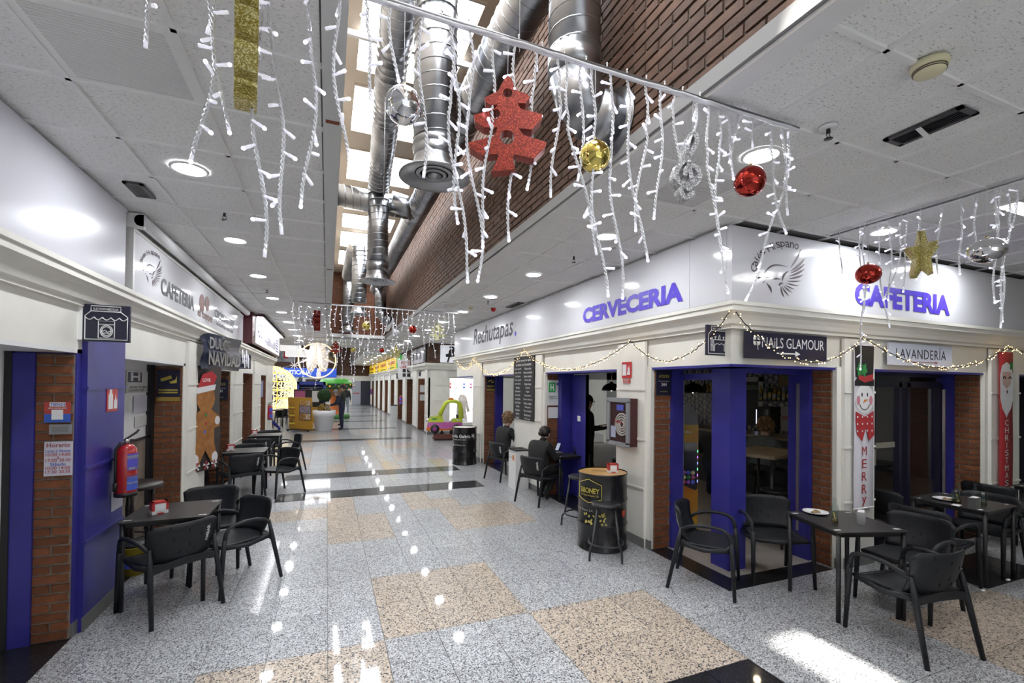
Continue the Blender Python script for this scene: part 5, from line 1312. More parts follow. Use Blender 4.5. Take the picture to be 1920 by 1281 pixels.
for (xt, xe, ye) in [(1575, 1575, 512), (1612, 1622, 588), (1622, 1612, 690), (1645, 1668, 612), (1668, 1670, 560), (1690, 1662, 560), (1702, 1692, 545), (1726, 1715, 522), (1762, 1760, 514), (1800, 1805, 512), (1832, 1830, 470), (1866, 1868, 565), (1874, 1882, 612), (1890, 1875, 600), (1908, 1890, 430)]:
    yt = 437 - (xt - 1570) * .34; e = P(xe, ye, 0, 4.61); top = P(xt, yt, 0, 4.61); top.z = ZR
    strand(c2, top, e, max(3, int((top.z - e.z) / .10)), rnd=rl)
def far_curtain(label, y, x0, x1, n, lens):
    t = thing('icicle_light_curtain', label, 'string lights', (0, 0, 0)); rod(t, (x0, y, ZR), (x1, y, ZR), 0)
    for k in range(n):
        x = x0 + (x1 - x0) * (k + .2) / n; L = lens[k % len(lens)] * rl.uniform(.9, 1.1)
        strand(t, (x, y, ZR), (x + rl.uniform(-.08, .08), y + rl.uniform(-.03, .03), ZR - L), max(4, int(L / .11)), .0055, False, False, .02, rl)
far_curtain('second white icicle light curtain across the corridor, farther away', 9.45, -.62, 2.55, 30, [.75, 1.0, .6, .9, .5, 1.05, .8, .45, 1.1, .7, .55, .85])
far_curtain('third white icicle light curtain far along the corridor', 16.55, -.9, 2.9, 26, [1.0, 1.4, .7, 1.2, 1.6, .8, 1.1, .6])

# ---------------------------------------------------------------- hanging ornaments
def glitter(name, col, sp):
    m = mat(name, col, .35); nt = m.node_tree; b = nt.nodes['Principled BSDF']
    ge = N(nt, 'ShaderNodeNewGeometry'); vo = N(nt, 'ShaderNodeTexVoronoi'); vo.inputs['Scale'].default_value = 260
    nt.links.new(ge.outputs['Position'], vo.inputs['Vector'])
    s3_ = N(nt, 'ShaderNodeSeparateColor'); nt.links.new(vo.outputs['Color'], s3_.inputs[0])
    cr = N(nt, 'ShaderNodeValToRGB'); e = cr.color_ramp.elements; e[0].color = (*[c_ * .55 for c_ in col], 1); e[1].color = (*sp, 1); e[0].position = .45; e[1].position = .98
    nt.links.new(s3_.outputs[0], cr.inputs[0]); nt.links.new(cr.outputs[0], b.inputs['Base Color'])
    bp = N(nt, 'ShaderNodeBump'); bp.inputs['Strength'].default_value = .8; bp.inputs['Distance'].default_value = .004
    nt.links.new(s3_.outputs[1], bp.inputs['Height']); nt.links.new(bp.outputs[0], b.inputs['Normal'])
    b.inputs['Metallic'].default_value = .35
    return m
GRED, GGOLD, GSIL = glitter('glitter_red', (.30, .022, .008), (.50, .06, .03)), glitter('glitter_gold', (.70, .55, .08), (1, .95, .55)), glitter('glitter_silver', (.55, .55, .58), (1, 1, 1))
from mathutils.geometry import tessellate_polygon
def holed(mb, outer, holes, o, u, v, d):
    o, u, v, d = Vector(o), Vector(u), Vector(v), Vector(d); loops = [outer] + holes
    flat = [p_ for l in loops for p_ in l]
    tri = tessellate_polygon([[Vector((a, b, 0)) for a, b in l] for l in loops])
    A_ = [o + u * a + v * b for a, b in flat]; k = len(flat)
    fs = [tuple(t) for t in tri] + [tuple(i + k for i in reversed(t)) for t in tri]; off = 0
    for l in loops:
        n = len(l); fs += [(off + i, off + (i + 1) % n, off + (i + 1) % n + k, off + i + k) for i in range(n)]; off += n
    return mb.add(A_ + [p_ + d for p_ in A_], fs)
TREE = [(-.03, 0), (-.21, -.01)] and [(-.19, .0), (.10, .03), (.07, .16), (.10, .19), (.33, .15), (.47, .28), (.48, .33), (.20, .40), (.14, .47), (.30, .46), (.42, .58), (.43, .63), (.16, .68), (.12, .74), (.22, .74), (.27, .80), (.24, .84), (.10, .88), (.04, 1.0), (.0, 1.03), (-.04, 1.0), (-.12, .86), (-.28, .79), (-.27, .74), (-.19, .71), (-.12, .72), (-.16, .66), (-.41, .60), (-.40, .54), (-.28, .47), (-.12, .47), (-.16, .38), (-.47, .30), (-.46, .25), (-.30, .17), (-.12, .19), (-.10, .16)]
def circ(x, y, r, n=16): return [(x + r * math.cos(-2 * PI * k / n), y + r * math.sin(-2 * PI * k / n)) for k in range(n)]
def hang(t, p_, z0=ZR, m=None): MB().tube([p_, (p_[0], p_[1], z0)], .0012, 4).build('hanging_thread', WHITE, t)
def tree(px, pyt, pyb, axis, val, m, label, rz=0.0, dep=.06):
    a, b = P(px, pyt, axis, val), P(px, pyb, axis, val); h = (a - b).length
    t = thing('tree_ornament', label, 'ornament', b, rz)
    holed(MB(), [(x * .85, y * .97) for x, y in TREE], [circ(-.0, .82, .05), circ(-.13, .60, .055), circ(-.0, .36, .075)], (0, -dep / 2 / 1, 0), UF * h, ZV * h, (0, dep, 0)).build('tree_shape', m, t)
    MB().tube([(0, 0, h), (0, 0, ZR - b.z)], .0012, 4).build('hanging_thread', WHITE, t)
def bauble(px, py, r_px, axis, val, m, label, sx=1.0):
    c_ = P(px, py, axis, val); d = (c_ - Vector((0, 0, CAM_H))); dep = -(ROT.transposed() @ d).z; r = r_px * dep / F_PX
    t = thing('bauble', label, 'ornament', c_)
    MB().sphere((0, 0, 0), r, 32, 20, sx, sx, 1).build('ball', m, t)
    MB().lathe([(.011, r * .97), (.011, r + .014), (.004, r + .016)], 12).build('cap', mat('bauble_cap', (.6, .5, .25), .25, metal=1), t)
    MB().tube([(0, 0, r + .015), (0, 0, ZR - c_.z)], .0012, 4).build('hanging_thread', WHITE, t)
MSIL, MGOLD, MRED = mat('mirror_silver', (.86, .86, .88), .03, metal=1), mat('mirror_gold', (.72, .58, .16), .05, metal=1), mat('mirror_red', (.38, .04, .03), .04, metal=1)
bauble(757, 198, 34, 1, Y1 + .02, MSIL, 'large silver mirror bauble on the nearest light curtain')
bauble(1115, 293, 29, 1, Y1 + .01, MGOLD, 'gold mirror bauble in front of the wall duct')
bauble(1406, 340, 28, 1, Y1 - .01, MRED, 'red mirror bauble at the right end of the nearest light curtain')
tree(950, 150, 328, 1, Y1, GRED, 'red glitter foam tree with three holes on the nearest light curtain', -.35)
tree(460, -30, 206, 1, Y1, GGOLD, 'gold glitter ornament seen edge-on at the top left', 1.72, .07)
cl = P(1288, 318, 1, Y1); t = thing('treble_clef_ornament', 'silver glitter treble clef on the nearest light curtain', 'ornament', cl, -.3)
path = [(.02, -.105), (-.015, -.125), (-.035, -.10), (-.02, -.08), (.0, -.09), (.012, -.06), (.0, .0), (-.012, .07), (.0, .125), (.022, .14), (.03, .105), (.0, .05), (-.045, .0), (-.055, -.045), (-.02, -.075), (.03, -.065), (.045, -.025), (.02, .005), (-.012, -.005), (-.02, -.035)]
sm = []
for i in range(len(path) - 1):
    p0, p1, p2, p3 = [path[min(max(k, 0), len(path) - 1)] for k in (i - 1, i, i + 1, i + 2)]
    for q in range(4):
        s = q / 4; sm.append(tuple(.5 * (2 * p1[k] + (p2[k] - p0[k]) * s + (2 * p0[k] - 5 * p1[k] + 4 * p2[k] - p3[k]) * s * s + (3 * p1[k] - p0[k] - 3 * p2[k] + p3[k]) * s ** 3) for k in (0, 1)))
sm.append(path[-1])
mb = MB()
for (ax, az), (bx, bz) in zip(sm, sm[1:]):
    dd = Vector((bx - ax, 0, bz - az)); L = dd.length
    if L < 1e-5: continue
    u_ = dd / L; mb.obox(((ax + bx) / 2 * 1.25, 0, (az + bz) / 2 * 1.25), u_, (0, 1, 0), u_.cross(Vector((0, 1, 0))), L * .95, .03, .012)
mb.build('clef_shape', GSIL, t); MB().tube([(.03, 0, .175), (.03, 0, ZR - cl.z)], .0012, 4).build('hanging_thread', WHITE, t)
bauble(1628, 514, 19, 0, 4.5, MRED, 'red mirror bauble in front of the CAFETERIA sign', 1.1)
bauble(1850, 470, 23, 0, 4.5, MSIL, 'silver mirror bauble at the right end of the side hall lights', 1.25)
def star3(px, py, rpx, axis, val, m, label, rz=.3):
    c_ = P(px, py, axis, val); dep = -(ROT.transposed() @ (c_ - Vector((0, 0, CAM_H)))).z; r = rpx * dep / F_PX
    t = thing('star_ornament', label, 'ornament', c_, rz)
    st = [((r if k % 2 == 0 else r * .45) * math.sin(k * PI / 5) , (r if k % 2 == 0 else r * .45) * math.cos(k * PI / 5)) for k in range(10)]
    st2 = [(x * .55, y) for x, y in st]
    MB().prism(st, (0, -r * .12, 0), UF, ZV, (0, r * .24, 0)).build('star_plate', m, t)
    MB().prism(st2, (-r * .2, 0, 0), UL, ZV, (r * .4, 0, 0)).build('star_plate', m, t)
    MB().tube([(0, 0, r), (0, 0, ZR - c_.z)], .0012, 4).build('hanging_thread', WHITE, t)
star3(1727, 479, 46, 0, 4.5, GGOLD, 'gold glitter three-dimensional star over the side hall', .9)
# ornaments on the farther curtains
bauble(582, 599, 11, 1, 9.5, MSIL, 'silver bauble on the second light curtain')
bauble(687, 611, 8, 1, 9.5, MGOLD, 'gold bauble on the second light curtain'); bauble(774, 618, 7.5, 1, 9.5, MRED, 'red bauble on the second light curtain')
tree(820, 603, 639, 1, 9.5, glitter('glitter_yellow', (.62, .58, .2), (1, 1, .7)), 'yellow glitter tree on the second light curtain', 0)
tree(629, 639, 665, 1, 16.5, GRED, 'small red tree on the third light curtain'); tree(594, 582, 621, 1, 9.5, GRED, 'red glitter ornament seen edge-on on the second light curtain', 1.59, .12)
bauble(662, 656, 4.5, 1, 16.5, MGOLD, 'small gold bauble on the third light curtain'); bauble(716, 657, 4.5, 1, 16.5, MRED, 'small red bauble on the third light curtain')
star3(742, 661, 13, 1, 16.5, GGOLD, 'gold star on the third light curtain')
nt_ = thing('note_ornament', 'silver glitter music note on the second light curtain', 'ornament', P(733, 615, 1, 9.5))
MB().sphere((.10, 0, -.10), .075, 16, 10, 1.1, .5, .9).build('note_head', GSIL, nt_); MB().box(.02, .06, -.03, .03, -.08, .22).build('note_stem', GSIL, nt_)
MB().prism([(.02, .22), (.06, .22), (-.05, .05), (-.13, -.02), (-.10, -.08), (-.04, -.06), (.02, .08)], (0, -.03, 0), UF, ZV, (0, .06, 0)).build('note_flag', GSIL, nt_)
# ---------------------------------------------------------------- warm fairy-light garlands on the cafe cornice
WARM = emis('warm_led', (1.0, .62, .22), 9, sample=False); DC = mat('dark_green_cord', (.015, .02, .018), .6)
def garland(pts, label, n):
    """pts = nailed points; hangs in swags between them"""
    t = thing('fairy_light_garland', label, 'string lights', (0, 0, 0), 0, 'warm fairy lights on the cafe cornice')
    lm = MB(); cord = []
    for (a, b, sag) in pts:
        a, b = Vector(a), Vector(b); L = (b - a).length; k = max(int(L / .03), 10)
        for i in range(k + 1):
            s = i / k; p_ = a.lerp(b, s) - ZV * sag * 4 * s * (1 - s) + Vector((R_.uniform(-.004, .004), R_.uniform(-.004, .004), R_.uniform(-.006, .006))); cord.append(p_)
            for q in range(n):
                d = Vector((R_.uniform(-1, 1), R_.uniform(-1, 1), R_.uniform(-1, 1))).normalized(); lm.mat(0).tube([p_, p_ + d * .022], .002, 4).mat(1).sphere(p_ + d * .024, .0045, 5, 4)
    MB().tube(cord, .0045, 5, cap=False).build('cord', DC, t); lm.build('led_bulbs', [DC, WARM], t, kind='stuff')
def g(px, py): return P(px, py, 0, 3.33)
def gf(px, py): return P(px, py, 1, 3.03)
pk = [g(1368, 586), g(1183, 640), g(981, 657), g(889, 672), g(858, 676)]
sagz = [P(1245, 677, 0, 3.33).z, P(1060, 693, 0, 3.33).z, P(931, 703, 0, 3.33).z, 2.3]
garland([(a, b, (a.z + b.z) / 2 - s) for a, b, s in zip(pk, pk[1:], sagz)], 'warm fairy light garland in swags along the corridor side of the cafe', 1)
pk = [gf(1380, 586), gf(1619, 632), gf(1888, 652), gf(1990, 700)]
sagz = [P(1508, 679, 1, 3.03).z, P(1770, 690, 1, 3.03).z, 2.35]
garland([(a, b, (a.z + b.z) / 2 - s) for a, b, s in zip(pk, pk[1:], sagz)], 'warm fairy light garland in swags along the side hall front of the cafe', 1)

# ---------------------------------------------------------------- people
SKIN = mat('skin', (.52, .33, .25), .5)
def skinned(nodes, edges, mats_):
    """grow one continuous body over a joint skeleton; nodes = (pos, radius, material index)"""
    me = bpy.data.meshes.new('body'); me.from_pydata([n[0] for n in nodes], edges, [])
    ob = bpy.data.objects.new('body_tmp', me); C.objects.link(ob)
    ob.modifiers.new('skin', 'SKIN'); sv = me.skin_vertices[0].data
    for i, n in enumerate(nodes):
        r = n[1] if isinstance(n[1], tuple) else (n[1], n[1]); sv[i].radius = r; sv[i].use_root = (i == 0)
    ss = ob.modifiers.new('sub', 'SUBSURF'); ss.levels = 2; ss.render_levels = 2
    dg = bpy.context.evaluated_depsgraph_get(); ev = ob.evaluated_get(dg)
    out = bpy.data.meshes.new_from_object(ev); bpy.data.objects.remove(ob)
    out.materials.clear()
    for m in mats_: out.materials.append(m)
    P_ = [(Vector(n[0]), max(n[1]) if isinstance(n[1], tuple) else n[1], n[2]) for n in nodes]
    segs = [(P_[a], P_[b]) for a, b in edges]
    for p_ in out.polygons:
        c_ = p_.center; best = None
        for (a, b) in segs:
            d = b[0] - a[0]; t = max(0, min(1, (c_ - a[0]).dot(d) / max(d.length_squared, 1e-9)))
            q = (c_ - (a[0] + d * t)).length / (a[1] * (1 - t) + b[1] * t)
            if best is None or q < best[0]: best = (q, a[2] if t < .5 else b[2])
        p_.material_index = best[1]; p_.use_smooth = True
    return out
J = ['pelvis', 'waist', 'chest', 'neckb', 'neck', 'head', 'crown', 'shl', 'ell', 'wrl', 'hal', 'shr', 'elr', 'wrr', 'har', 'hil', 'knl', 'anl', 'tol', 'hir', 'knr', 'anr', 'tor']
JE = [('pelvis', 'waist'), ('waist', 'chest'), ('chest', 'neckb'), ('neckb', 'neck'), ('neck', 'head'), ('head', 'crown'), ('chest', 'shl'), ('shl', 'ell'), ('ell', 'wrl'), ('wrl', 'hal'), ('chest', 'shr'), ('shr', 'elr'), ('elr', 'wrr'), ('wrr', 'har'), ('pelvis', 'hil'), ('hil', 'knl'), ('knl', 'anl'), ('anl', 'tol'), ('pelvis', 'hir'), ('hir', 'knr'), ('knr', 'anr'), ('anr', 'tor')]
RAD = dict(pelvis=(.15, .12), waist=(.15, .11), chest=(.165, .12), neckb=.06, neck=.052, head=.088, crown=.07, shl=.07, ell=.05, wrl=.033, hal=.03, shr=.07, elr=.05, wrr=.033, har=.03, hil=.10, knl=.068, anl=.045, tol=.036, hir=.10, knr=.068, anr=.045, tor=.036)
MI = dict(pelvis=2, waist=1, chest=1, neckb=1, neck=0, head=0, crown=0, shl=1, ell=1, wrl=1, hal=0, shr=1, elr=1, wrr=1, har=0, hil=2, knl=2, anl=2, tol=3, hir=2, knr=2, anr=2, tor=3)
STAND = dict(pelvis=(0, 0, .96), waist=(0, .01, 1.10), chest=(0, 0, 1.29), neckb=(0, -.01, 1.42), neck=(0, .0, 1.48), head=(0, .025, 1.57), crown=(0, .015, 1.645), shl=(-.17, 0, 1.37), ell=(-.235, -.03, 1.10), wrl=(-.24, .08, .89), hal=(-.235, .11, .80), shr=(.17, 0, 1.37), elr=(.235, -.03, 1.10), wrr=(.24, .08, .89), har=(.235, .11, .80), hil=(-.09, 0, .90), knl=(-.10, .03, .49), anl=(-.10, -.01, .08), tol=(-.11, .13, .035), hir=(.09, 0, .90), knr=(.10, .03, .49), anr=(.10, -.01, .08), tor=(.11, .13, .035))
SIT = dict(STAND, pelvis=(0, -.06, .55), waist=(0, -.05, .70), chest=(0, .0, .90), neckb=(0, .03, 1.03), neck=(0, .06, 1.08), head=(0, .10, 1.16), crown=(0, .09, 1.24), shl=(-.18, .01, .98), ell=(-.25, .12, .74), wrl=(-.14, .34, .80), hal=(-.10, .42, .81), shr=(.18, .01, .98), elr=(.25, .12, .74), wrr=(.14, .34, .80), har=(.10, .42, .81), hil=(-.10, .0, .52), knl=(-.13, .36, .50), anl=(-.12, .26, .08), tol=(-.12, .38, .035), hir=(.10, .0, .52), knr=(.13, .36, .50), anr=(.12, .22, .08), tor=(.12, .34, .035))
def person(label, loc, face, pose, top, legs, shoes, hair, hairstyle='short', scale=1.0, wide=1.0, look=0.0):
    t = thing('person', label, 'person', loc, math.atan2(face[1], face[0]) - PI / 2)
    nodes = []
    for j in J:
        p_ = pose[j]; r = RAD[j]
        if j in ('pelvis', 'waist', 'chest', 'shl', 'shr', 'ell', 'elr', 'hil', 'hir'): r = tuple(a * wide for a in r) if isinstance(r, tuple) else r * (1 + (wide - 1) * .6)
        nodes.append((tuple(c_ * scale for c_ in p_), tuple(a * scale for a in r) if isinstance(r, tuple) else r * scale, MI[j]))
    link('body', skinned(nodes, [(J.index(a), J.index(b)) for a, b in JE], [SKIN, top, legs, shoes]), t)
    h = Vector(pose['head']) * scale; cr = Vector(pose['crown']) * scale; s = scale
    hd = (h + cr) / 2
    hb = MB().sphere(hd + Vector((0, -.022 * s, .022 * s)), .108 * s, 16, 12, .93, 1.0, 1.0)
    if hairstyle == 'bun': hb.sphere(hd + Vector((0, -.13 * s, -.0)), .045 * s, 12, 8)
    if hairstyle == 'pony': hb.tube([hd + Vector((0, -.11 * s, .03)), hd + Vector((0, -.16 * s, -.06)), hd + Vector((0, -.16 * s, -.25)), hd + Vector((0, -.13 * s, -.36))], [.05 * s, .06 * s, .05 * s, .015], 10)
    if hairstyle == 'curly':
        for k in range(46):
            a, e = R_.uniform(0, 2 * PI), R_.uniform(-.75, 1.4)
            if math.sin(a) > .55 and e < .6: continue
            hb.sphere(hd + Vector((.105 * s * math.cos(a) * math.cos(e), -.02 + .11 * s * math.sin(a) * math.cos(e), .02 + .12 * s * math.sin(e))), .036 * s, 7, 5)
    if hairstyle == 'long': hb.sphere(hd + Vector((0, -.05 * s, -.08 * s)), .11 * s, 14, 10, 1.0, .75, 1.45)
    hb.build('hair', hair, t)
    fc = MB().prism([(-.009, -.02), (.009, -.02), (.004, .02), (-.004, .02)], h + Vector((0, .088 * s, .028 * s)), UF * s, ZV * s, (0, .018 * s, 0))
    fc.build('nose', SKIN, t)
    for sx in (-1, 1):
        MB().sphere(h + Vector((.034 * sx * s, .083 * s, .04 * s)), .009 * s, 8, 6).build('eye', BLACK, t)
        MB().sphere(h + Vector((.092 * sx * s, .0, .02 * s)), .022 * s, 8, 6, .4, .8, 1.3).build('ear', SKIN, t)
    MB().box(h.x - .022 * s, h.x + .022 * s, h.y + .082 * s, h.y + .09 * s, h.z - .026 * s, h.z - .018 * s).build('mouth', mat('lips', (.32, .10, .09), .5), t)
    for sd in 'lr':   # four fingers and a thumb on each hand
        a, b = Vector(pose['wr' + sd]) * s, Vector(pose['ha' + sd]) * s; d = (b - a).normalized(); u = d.cross(ZV); u = u.normalized() if u.length > .2 else Vector((1, 0, 0)); w_ = u.cross(d)
        hm = MB()
        for k in range(4):
            o = b + u * (.017 * (k - 1.5)) * s; L = (.066, .076, .072, .056)[k] * s
            hm.tube([o - d * .01, o + d * L * .55, o + d * L * .95 - w_ * .02 * s], [.009 * s, .0085 * s, .007 * s], 6)
        o = b - d * .03 * s; sg = 1 if sd == 'l' else -1
        hm.tube([o, o + (u * sg * .03 + d * .02) * s, o + (u * sg * .038 + d * .05) * s], [.011 * s, .010 * s, .008 * s], 6)
        hm.build('fingers', SKIN, t)
    return t
CBLK, CNAVY, COLV, CGRY = [noise_col(mat(n, rough=.85), a, b, 25, 4, bump=.3, bscale=30) for n, a, b in (('cloth_black', (.008, .008, .009), (.014, .014, .015)), ('cloth_navy', (.010, .013, .035), (.017, .021, .05)), ('cloth_olive', (.035, .038, .028), (.055, .058, .043)), ('cloth_grey', (.06, .075, .08), (.10, .12, .125)))]
JEAN = noise_col(mat('denim_light', rough=.85), (.16, .20, .27), (.26, .31, .38), 20); RBL = mat('royal_blue_cloth', (.012, .012, .16), .8)
SHOE, SHOEW = mat('shoe_dark', (.02, .02, .02), .6), mat('shoe_white', (.6, .6, .58), .6)
HD, HB, HG, HBL = mat('hair_dark', (.014, .009, .007), .5), mat('hair_brown', (.05, .028, .016), .5), mat('hair_grey', (.22, .20, .18), .6), mat('hair_curly_blond', (.16, .09, .04), .6)
wsit = dict(SIT); wsit.update(head=(0, .13, 1.14), neck=(0, .085, 1.07), crown=(0, .14, 1.22), knl=(-.10, .36, .50), anl=(-.10, .12, .10), tol=(-.10, .20, .03), knr=(.10, .36, .50), anr=(.09, .05, .12), tor=(.09, .12, .04))
w1 = person('woman in a black hoodie seated at the cafe opening looking at her phone', (3.25, 6.78, 0), (.92, .38), wsit, CBLK, CBLK, SHOE, HD, 'bun', .94, 1.32)
tp = thing('phone', 'mobile phone held in the hands of the seated woman', 'phone', Vector((3.25, 6.78, .85)) + Vector((.92, .38, 0)) * .46, math.atan2(.38, .92))
MB().obox((0, 0, 0), (.5, 0, .86), (0, 1, 0), (-.86, 0, .5), .07, .036, .005).build('case', BLACK, tp); MB().obox((-.006, 0, .004), (.5, 0, .86), (0, 1, 0), (-.86, 0, .5), .064, .032, .003).build('screen', mat('phone_screen', (.1, .12, .15), .1, emit=(.5, .6, .8), es=.4), tp)
person('curly-haired person in black seated with back to the camera left of the chalkboard', (3.35, 8.65, 0), (.95, .30), SIT, CBLK, CBLK, SHOEW, HBL, 'curly', 1.0, 1.15)
person('person in black with a ponytail standing inside the cafe doorway', (4.55, 7.45, 0), (.93, -.3), dict(STAND, wrr=(.2, .28, 1.12), har=(.18, .36, 1.16), wrl=(-.2, .26, 1.1), hal=(-.18, .34, 1.14)), CBLK, CBLK, SHOE, HD, 'pony', 1.0, 1.1)
q = P(1452, 800, 1, 5.6)
person('person in a grey cardigan with short fair hair seated at the bar inside', (6.55, 5.35, 0), (.96, .25), SIT, CGRY, CBLK, SHOE, HBL, 'curly', 1.05, 1.15)
person('dark-haired person half hidden behind the blue corner pillar inside the bar', (6.05, 5.85, 0), (.8, .6), SIT, CBLK, CNAVY, SHOEW, HD, 'short', 1.05, 1.1)
walk = dict(STAND, knl=(-.09, .14, .50), anl=(-.09, .30, .10), tol=(-.09, .43, .08), knr=(.09, -.02, .49), anr=(.09, -.36, .20), tor=(.09, -.32, .07), ell=(-.23, -.16, 1.10), elr=(.23, .08, 1.10), wrr=(.20, .26, 1.02), har=(.19, .34, 1.02), wrl=(-.22, -.12, .88), hal=(-.22, -.08, .80))
person('person in royal blue striding out of frame behind the left shops', (-1.98, 18.9, 0), (-.93, .37), walk, RBL, RBL, SHOE, HD, 'short', 1.03)
q = P(630, 806, 2, 0)
person('older man in a dark navy jacket leaning on the white planter', (q.x + .22, q.y - .05, 0), (-.97, -.1), dict(STAND, chest=(0, .12, 1.24), neckb=(0, .19, 1.34), neck=(0, .22, 1.40), head=(0, .27, 1.47), crown=(0, .27, 1.55), shl=(-.17, .13, 1.31), shr=(.17, .13, 1.31), waist=(0, .04, 1.08), ell=(-.22, .22, 1.07), elr=(.22, .22, 1.07), wrl=(-.17, .42, 1.0), hal=(-.15, .50, 1.0), wrr=(.17, .42, 1.0), har=(.15, .50, 1.0)), CNAVY, CNAVY, SHOE, HG, 'short', 1.0, 1.15)
q = P(634, 800, 2, 0)
person('man in an olive jacket standing behind the older man', (.62, 21.6, 0), (-.95, -.3), STAND, COLV, CBLK, SHOE, HD, 'short', 1.06, 1.05)
q = P(648, 778, 2, 0)
person('woman in a black jacket and pale jeans walking towards the camera', (q.x, q.y, 0), (.1, -1), dict(STAND, anl=(-.1, .12, .08), tol=(-.11, .26, .05), anr=(.1, -.12, .10), tor=(.1, .02, .035)), CBLK, JEAN, SHOEW, HD, 'long', 1.02, 1.2)

# ---------------------------------------------------------------- fire extinguishers
def extinguisher(x, y, z, rz, label, detail=True):
    t = thing('fire_extinguisher', label, 'extinguisher', (x, y, z), rz, 'red wall fire extinguishers')
    MB().lathe([(.075, 0), (.078, .006), (.078, .36), (.070, .40), (.045, .43), (.022, .44)], 28).build('cylinder', mat('ext_red', (.42, .015, .015), .25, coat=.5), t)
    MB().lathe([(.080, -.005), (.080, .03)], 28).build('base_ring', BLACK, t)
    MB().lathe([(.02, .44), (.02, .475), (.012, .48)], 14).build('valve', STEEL, t)
    MB().tube([(-.02, -.01, .475), (.01, 0, .49), (.07, .0, .53), (.09, 0, .555)], [.008, .009, .010, .008], 8).tube([(-.01, -.01, .465), (.04, 0, .47), (.075, 0, .465)], .007, 8).build('handle', BLACK, t)
    MB().tube([(-.015, -.02, .46), (-.06, -.035, .455), (-.09, -.03, .40), (-.088, -.025, .25), (-.085, -.02, .10)], .0105, 8).tube([(-.085, -.02, .12), (-.084, -.018, .05)], .016, 10).build('hose', BLACK, t)
    def lab(z0, z1, m): 
        k = 10; mb = MB()
        v = [(.0795 * math.sin(a), -.0795 * math.cos(a), zz) for zz in (z0, z1) for a in [(-.35 + 1.5 * i / k) for i in range(k + 1)]]
        return mb.add(v, [(i, i + 1, i + k + 2, i + k + 1) for i in range(k)])
    lab(.22, .36, 0).build('label_upper', mat('label_violet', (.10, .09, .55), .4), t); lab(.05, .17, 0).build('label_lower', mat('label_blue', (.07, .12, .60), .4), t)
    if detail:
        for z0, z1 in ((.315, .345), (.225, .245), (.145, .165), (.105, .118)): lab(z0, z1, 0).build('label_print', WHITE, t)
    MB().box(-.02, .02, .075, .10, .2, .4).build('wall_hook', BLACKM, t)
    return t
extinguisher(-1.585, 4.87, .92, .75, 'red fire extinguisher with violet label on the blue pillar')
q = P(493, 765, 1, 15.6); extinguisher(-1.63, 15.9, .75, .3, 'red fire extinguisher far along the left wall', False)
q = P(752, 750, 0, 3.4); extinguisher(3.38, q.y, .85, -.6, 'red fire extinguisher on the far right pier', False)
q = P(697, 735, 0, 3.4); extinguisher(3.38, q.y, 1.0, -.6, 'small red fire extinguisher at the far end of the right wall', False)
# ---------------------------------------------------------------- Christmas banners
def cloth(x0, x1, y, z0, z1, m, name, par, wav=.004):
    n = 16; f, b = [], []
    for i in range(n + 1):
        s = i / n
        for k in range(3):
            x = x0 + (x1 - x0) * k / 2; yy = y + wav * math.sin(s * 9 + k); f.append((x, yy, z0 + (z1 - z0) * s)); b.append((x, yy + .003, z0 + (z1 - z0) * s))
    fs = []; K = len(f)
    for i in range(n):
        for k in range(2):
            a = i * 3 + k; fs += [(a, a + 1, a + 4, a + 3), (K + a, K + a + 3, K + a + 4, K + a + 1)]
    fs += [(i * 3, i * 3 + 3, K + i * 3 + 3, K + i * 3) for i in range(n)] + [(i * 3 + 2, K + i * 3 + 2, K + i * 3 + 5, i * 3 + 5) for i in range(n)]
    return MB().add(f + b, fs, True).build(name, m, par)
def disc(par, name, x, y, z, rx, rz_, m, n=20, a0=0, a1=2 * PI):
    return MB().add([(x + rx * math.cos(a0 + (a1 - a0) * k / n), y, z + rz_ * math.sin(a0 + (a1 - a0) * k / n)) for k in range(n + (a1 - a0 < 6))], [tuple(range(n + (a1 - a0 < 6)))]).build(name, m, par)
def poly(par, name, pts, y, m): return MB().prism(pts, (0, y, 0), UF, ZV, (0, -.0015, 0)).build(name, m, par)
BW, BR = mat('banner_white', (.72, .70, .76), .7), mat('banner_red', (.40, .025, .03), .7)
sn = thing('banner', 'tall white MERRY banner with a snowman on the cafe pier', 'banner', (0, 0, 0)); yb = 3.13; x0, x1 = P(1602, 650, 1, yb).x, P(1638, 655, 1, yb).x; xm = (x0 + x1) / 2
cloth(x0, x1, yb, .62, 2.38, BW, 'cloth', sn, .002); y_ = yb - .004
poly(sn, 'hat', [(x0 + .015, 2.02), (x0, 2.36), (x1, 2.36), (x1 - .015, 2.02)], y_, BLACK); poly(sn, 'hat_brim', [(x0, 1.93), (x1, 1.93), (x1, 2.0), (xm + .08, 2.03), (xm - .1, 2.03), (x0, 1.98)], y_ - .001, BLACK)
poly(sn, 'hat_ribbon', [(x0 + .06, 2.0), (xm, 1.965), (x1 - .02, 1.99), (x1 - .02, 2.06), (xm, 2.03), (x0 + .06, 2.05)], y_ - .002, BR)
HGm = mat('holly_green', (.03, .22, .05), .6)
for dx, an in ((-.085, .5), (-.01, -.2)): poly(sn, 'holly_leaf', [(xm + dx + .06 * (1 if k % 2 == 0 else .6) * math.cos(an + k * PI / 5), 2.10 + .085 * (1 if k % 2 == 0 else .6) * math.sin(an + k * PI / 5)) for k in range(10)], y_ - .003, HGm)
disc(sn, 'snowman_face', xm, y_ - .002, 1.79, .155, .155, WHITE)
for sx in (-1, 1): disc(sn, 'eye', xm + .045 * sx, y_ - .004, 1.835, .011, .022, BLACK, 12); disc(sn, 'cheek', xm + .105 * sx, y_ - .004, 1.775, .03, .05, mat('cheek_pink', (.55, .22, .28), .7), 14)
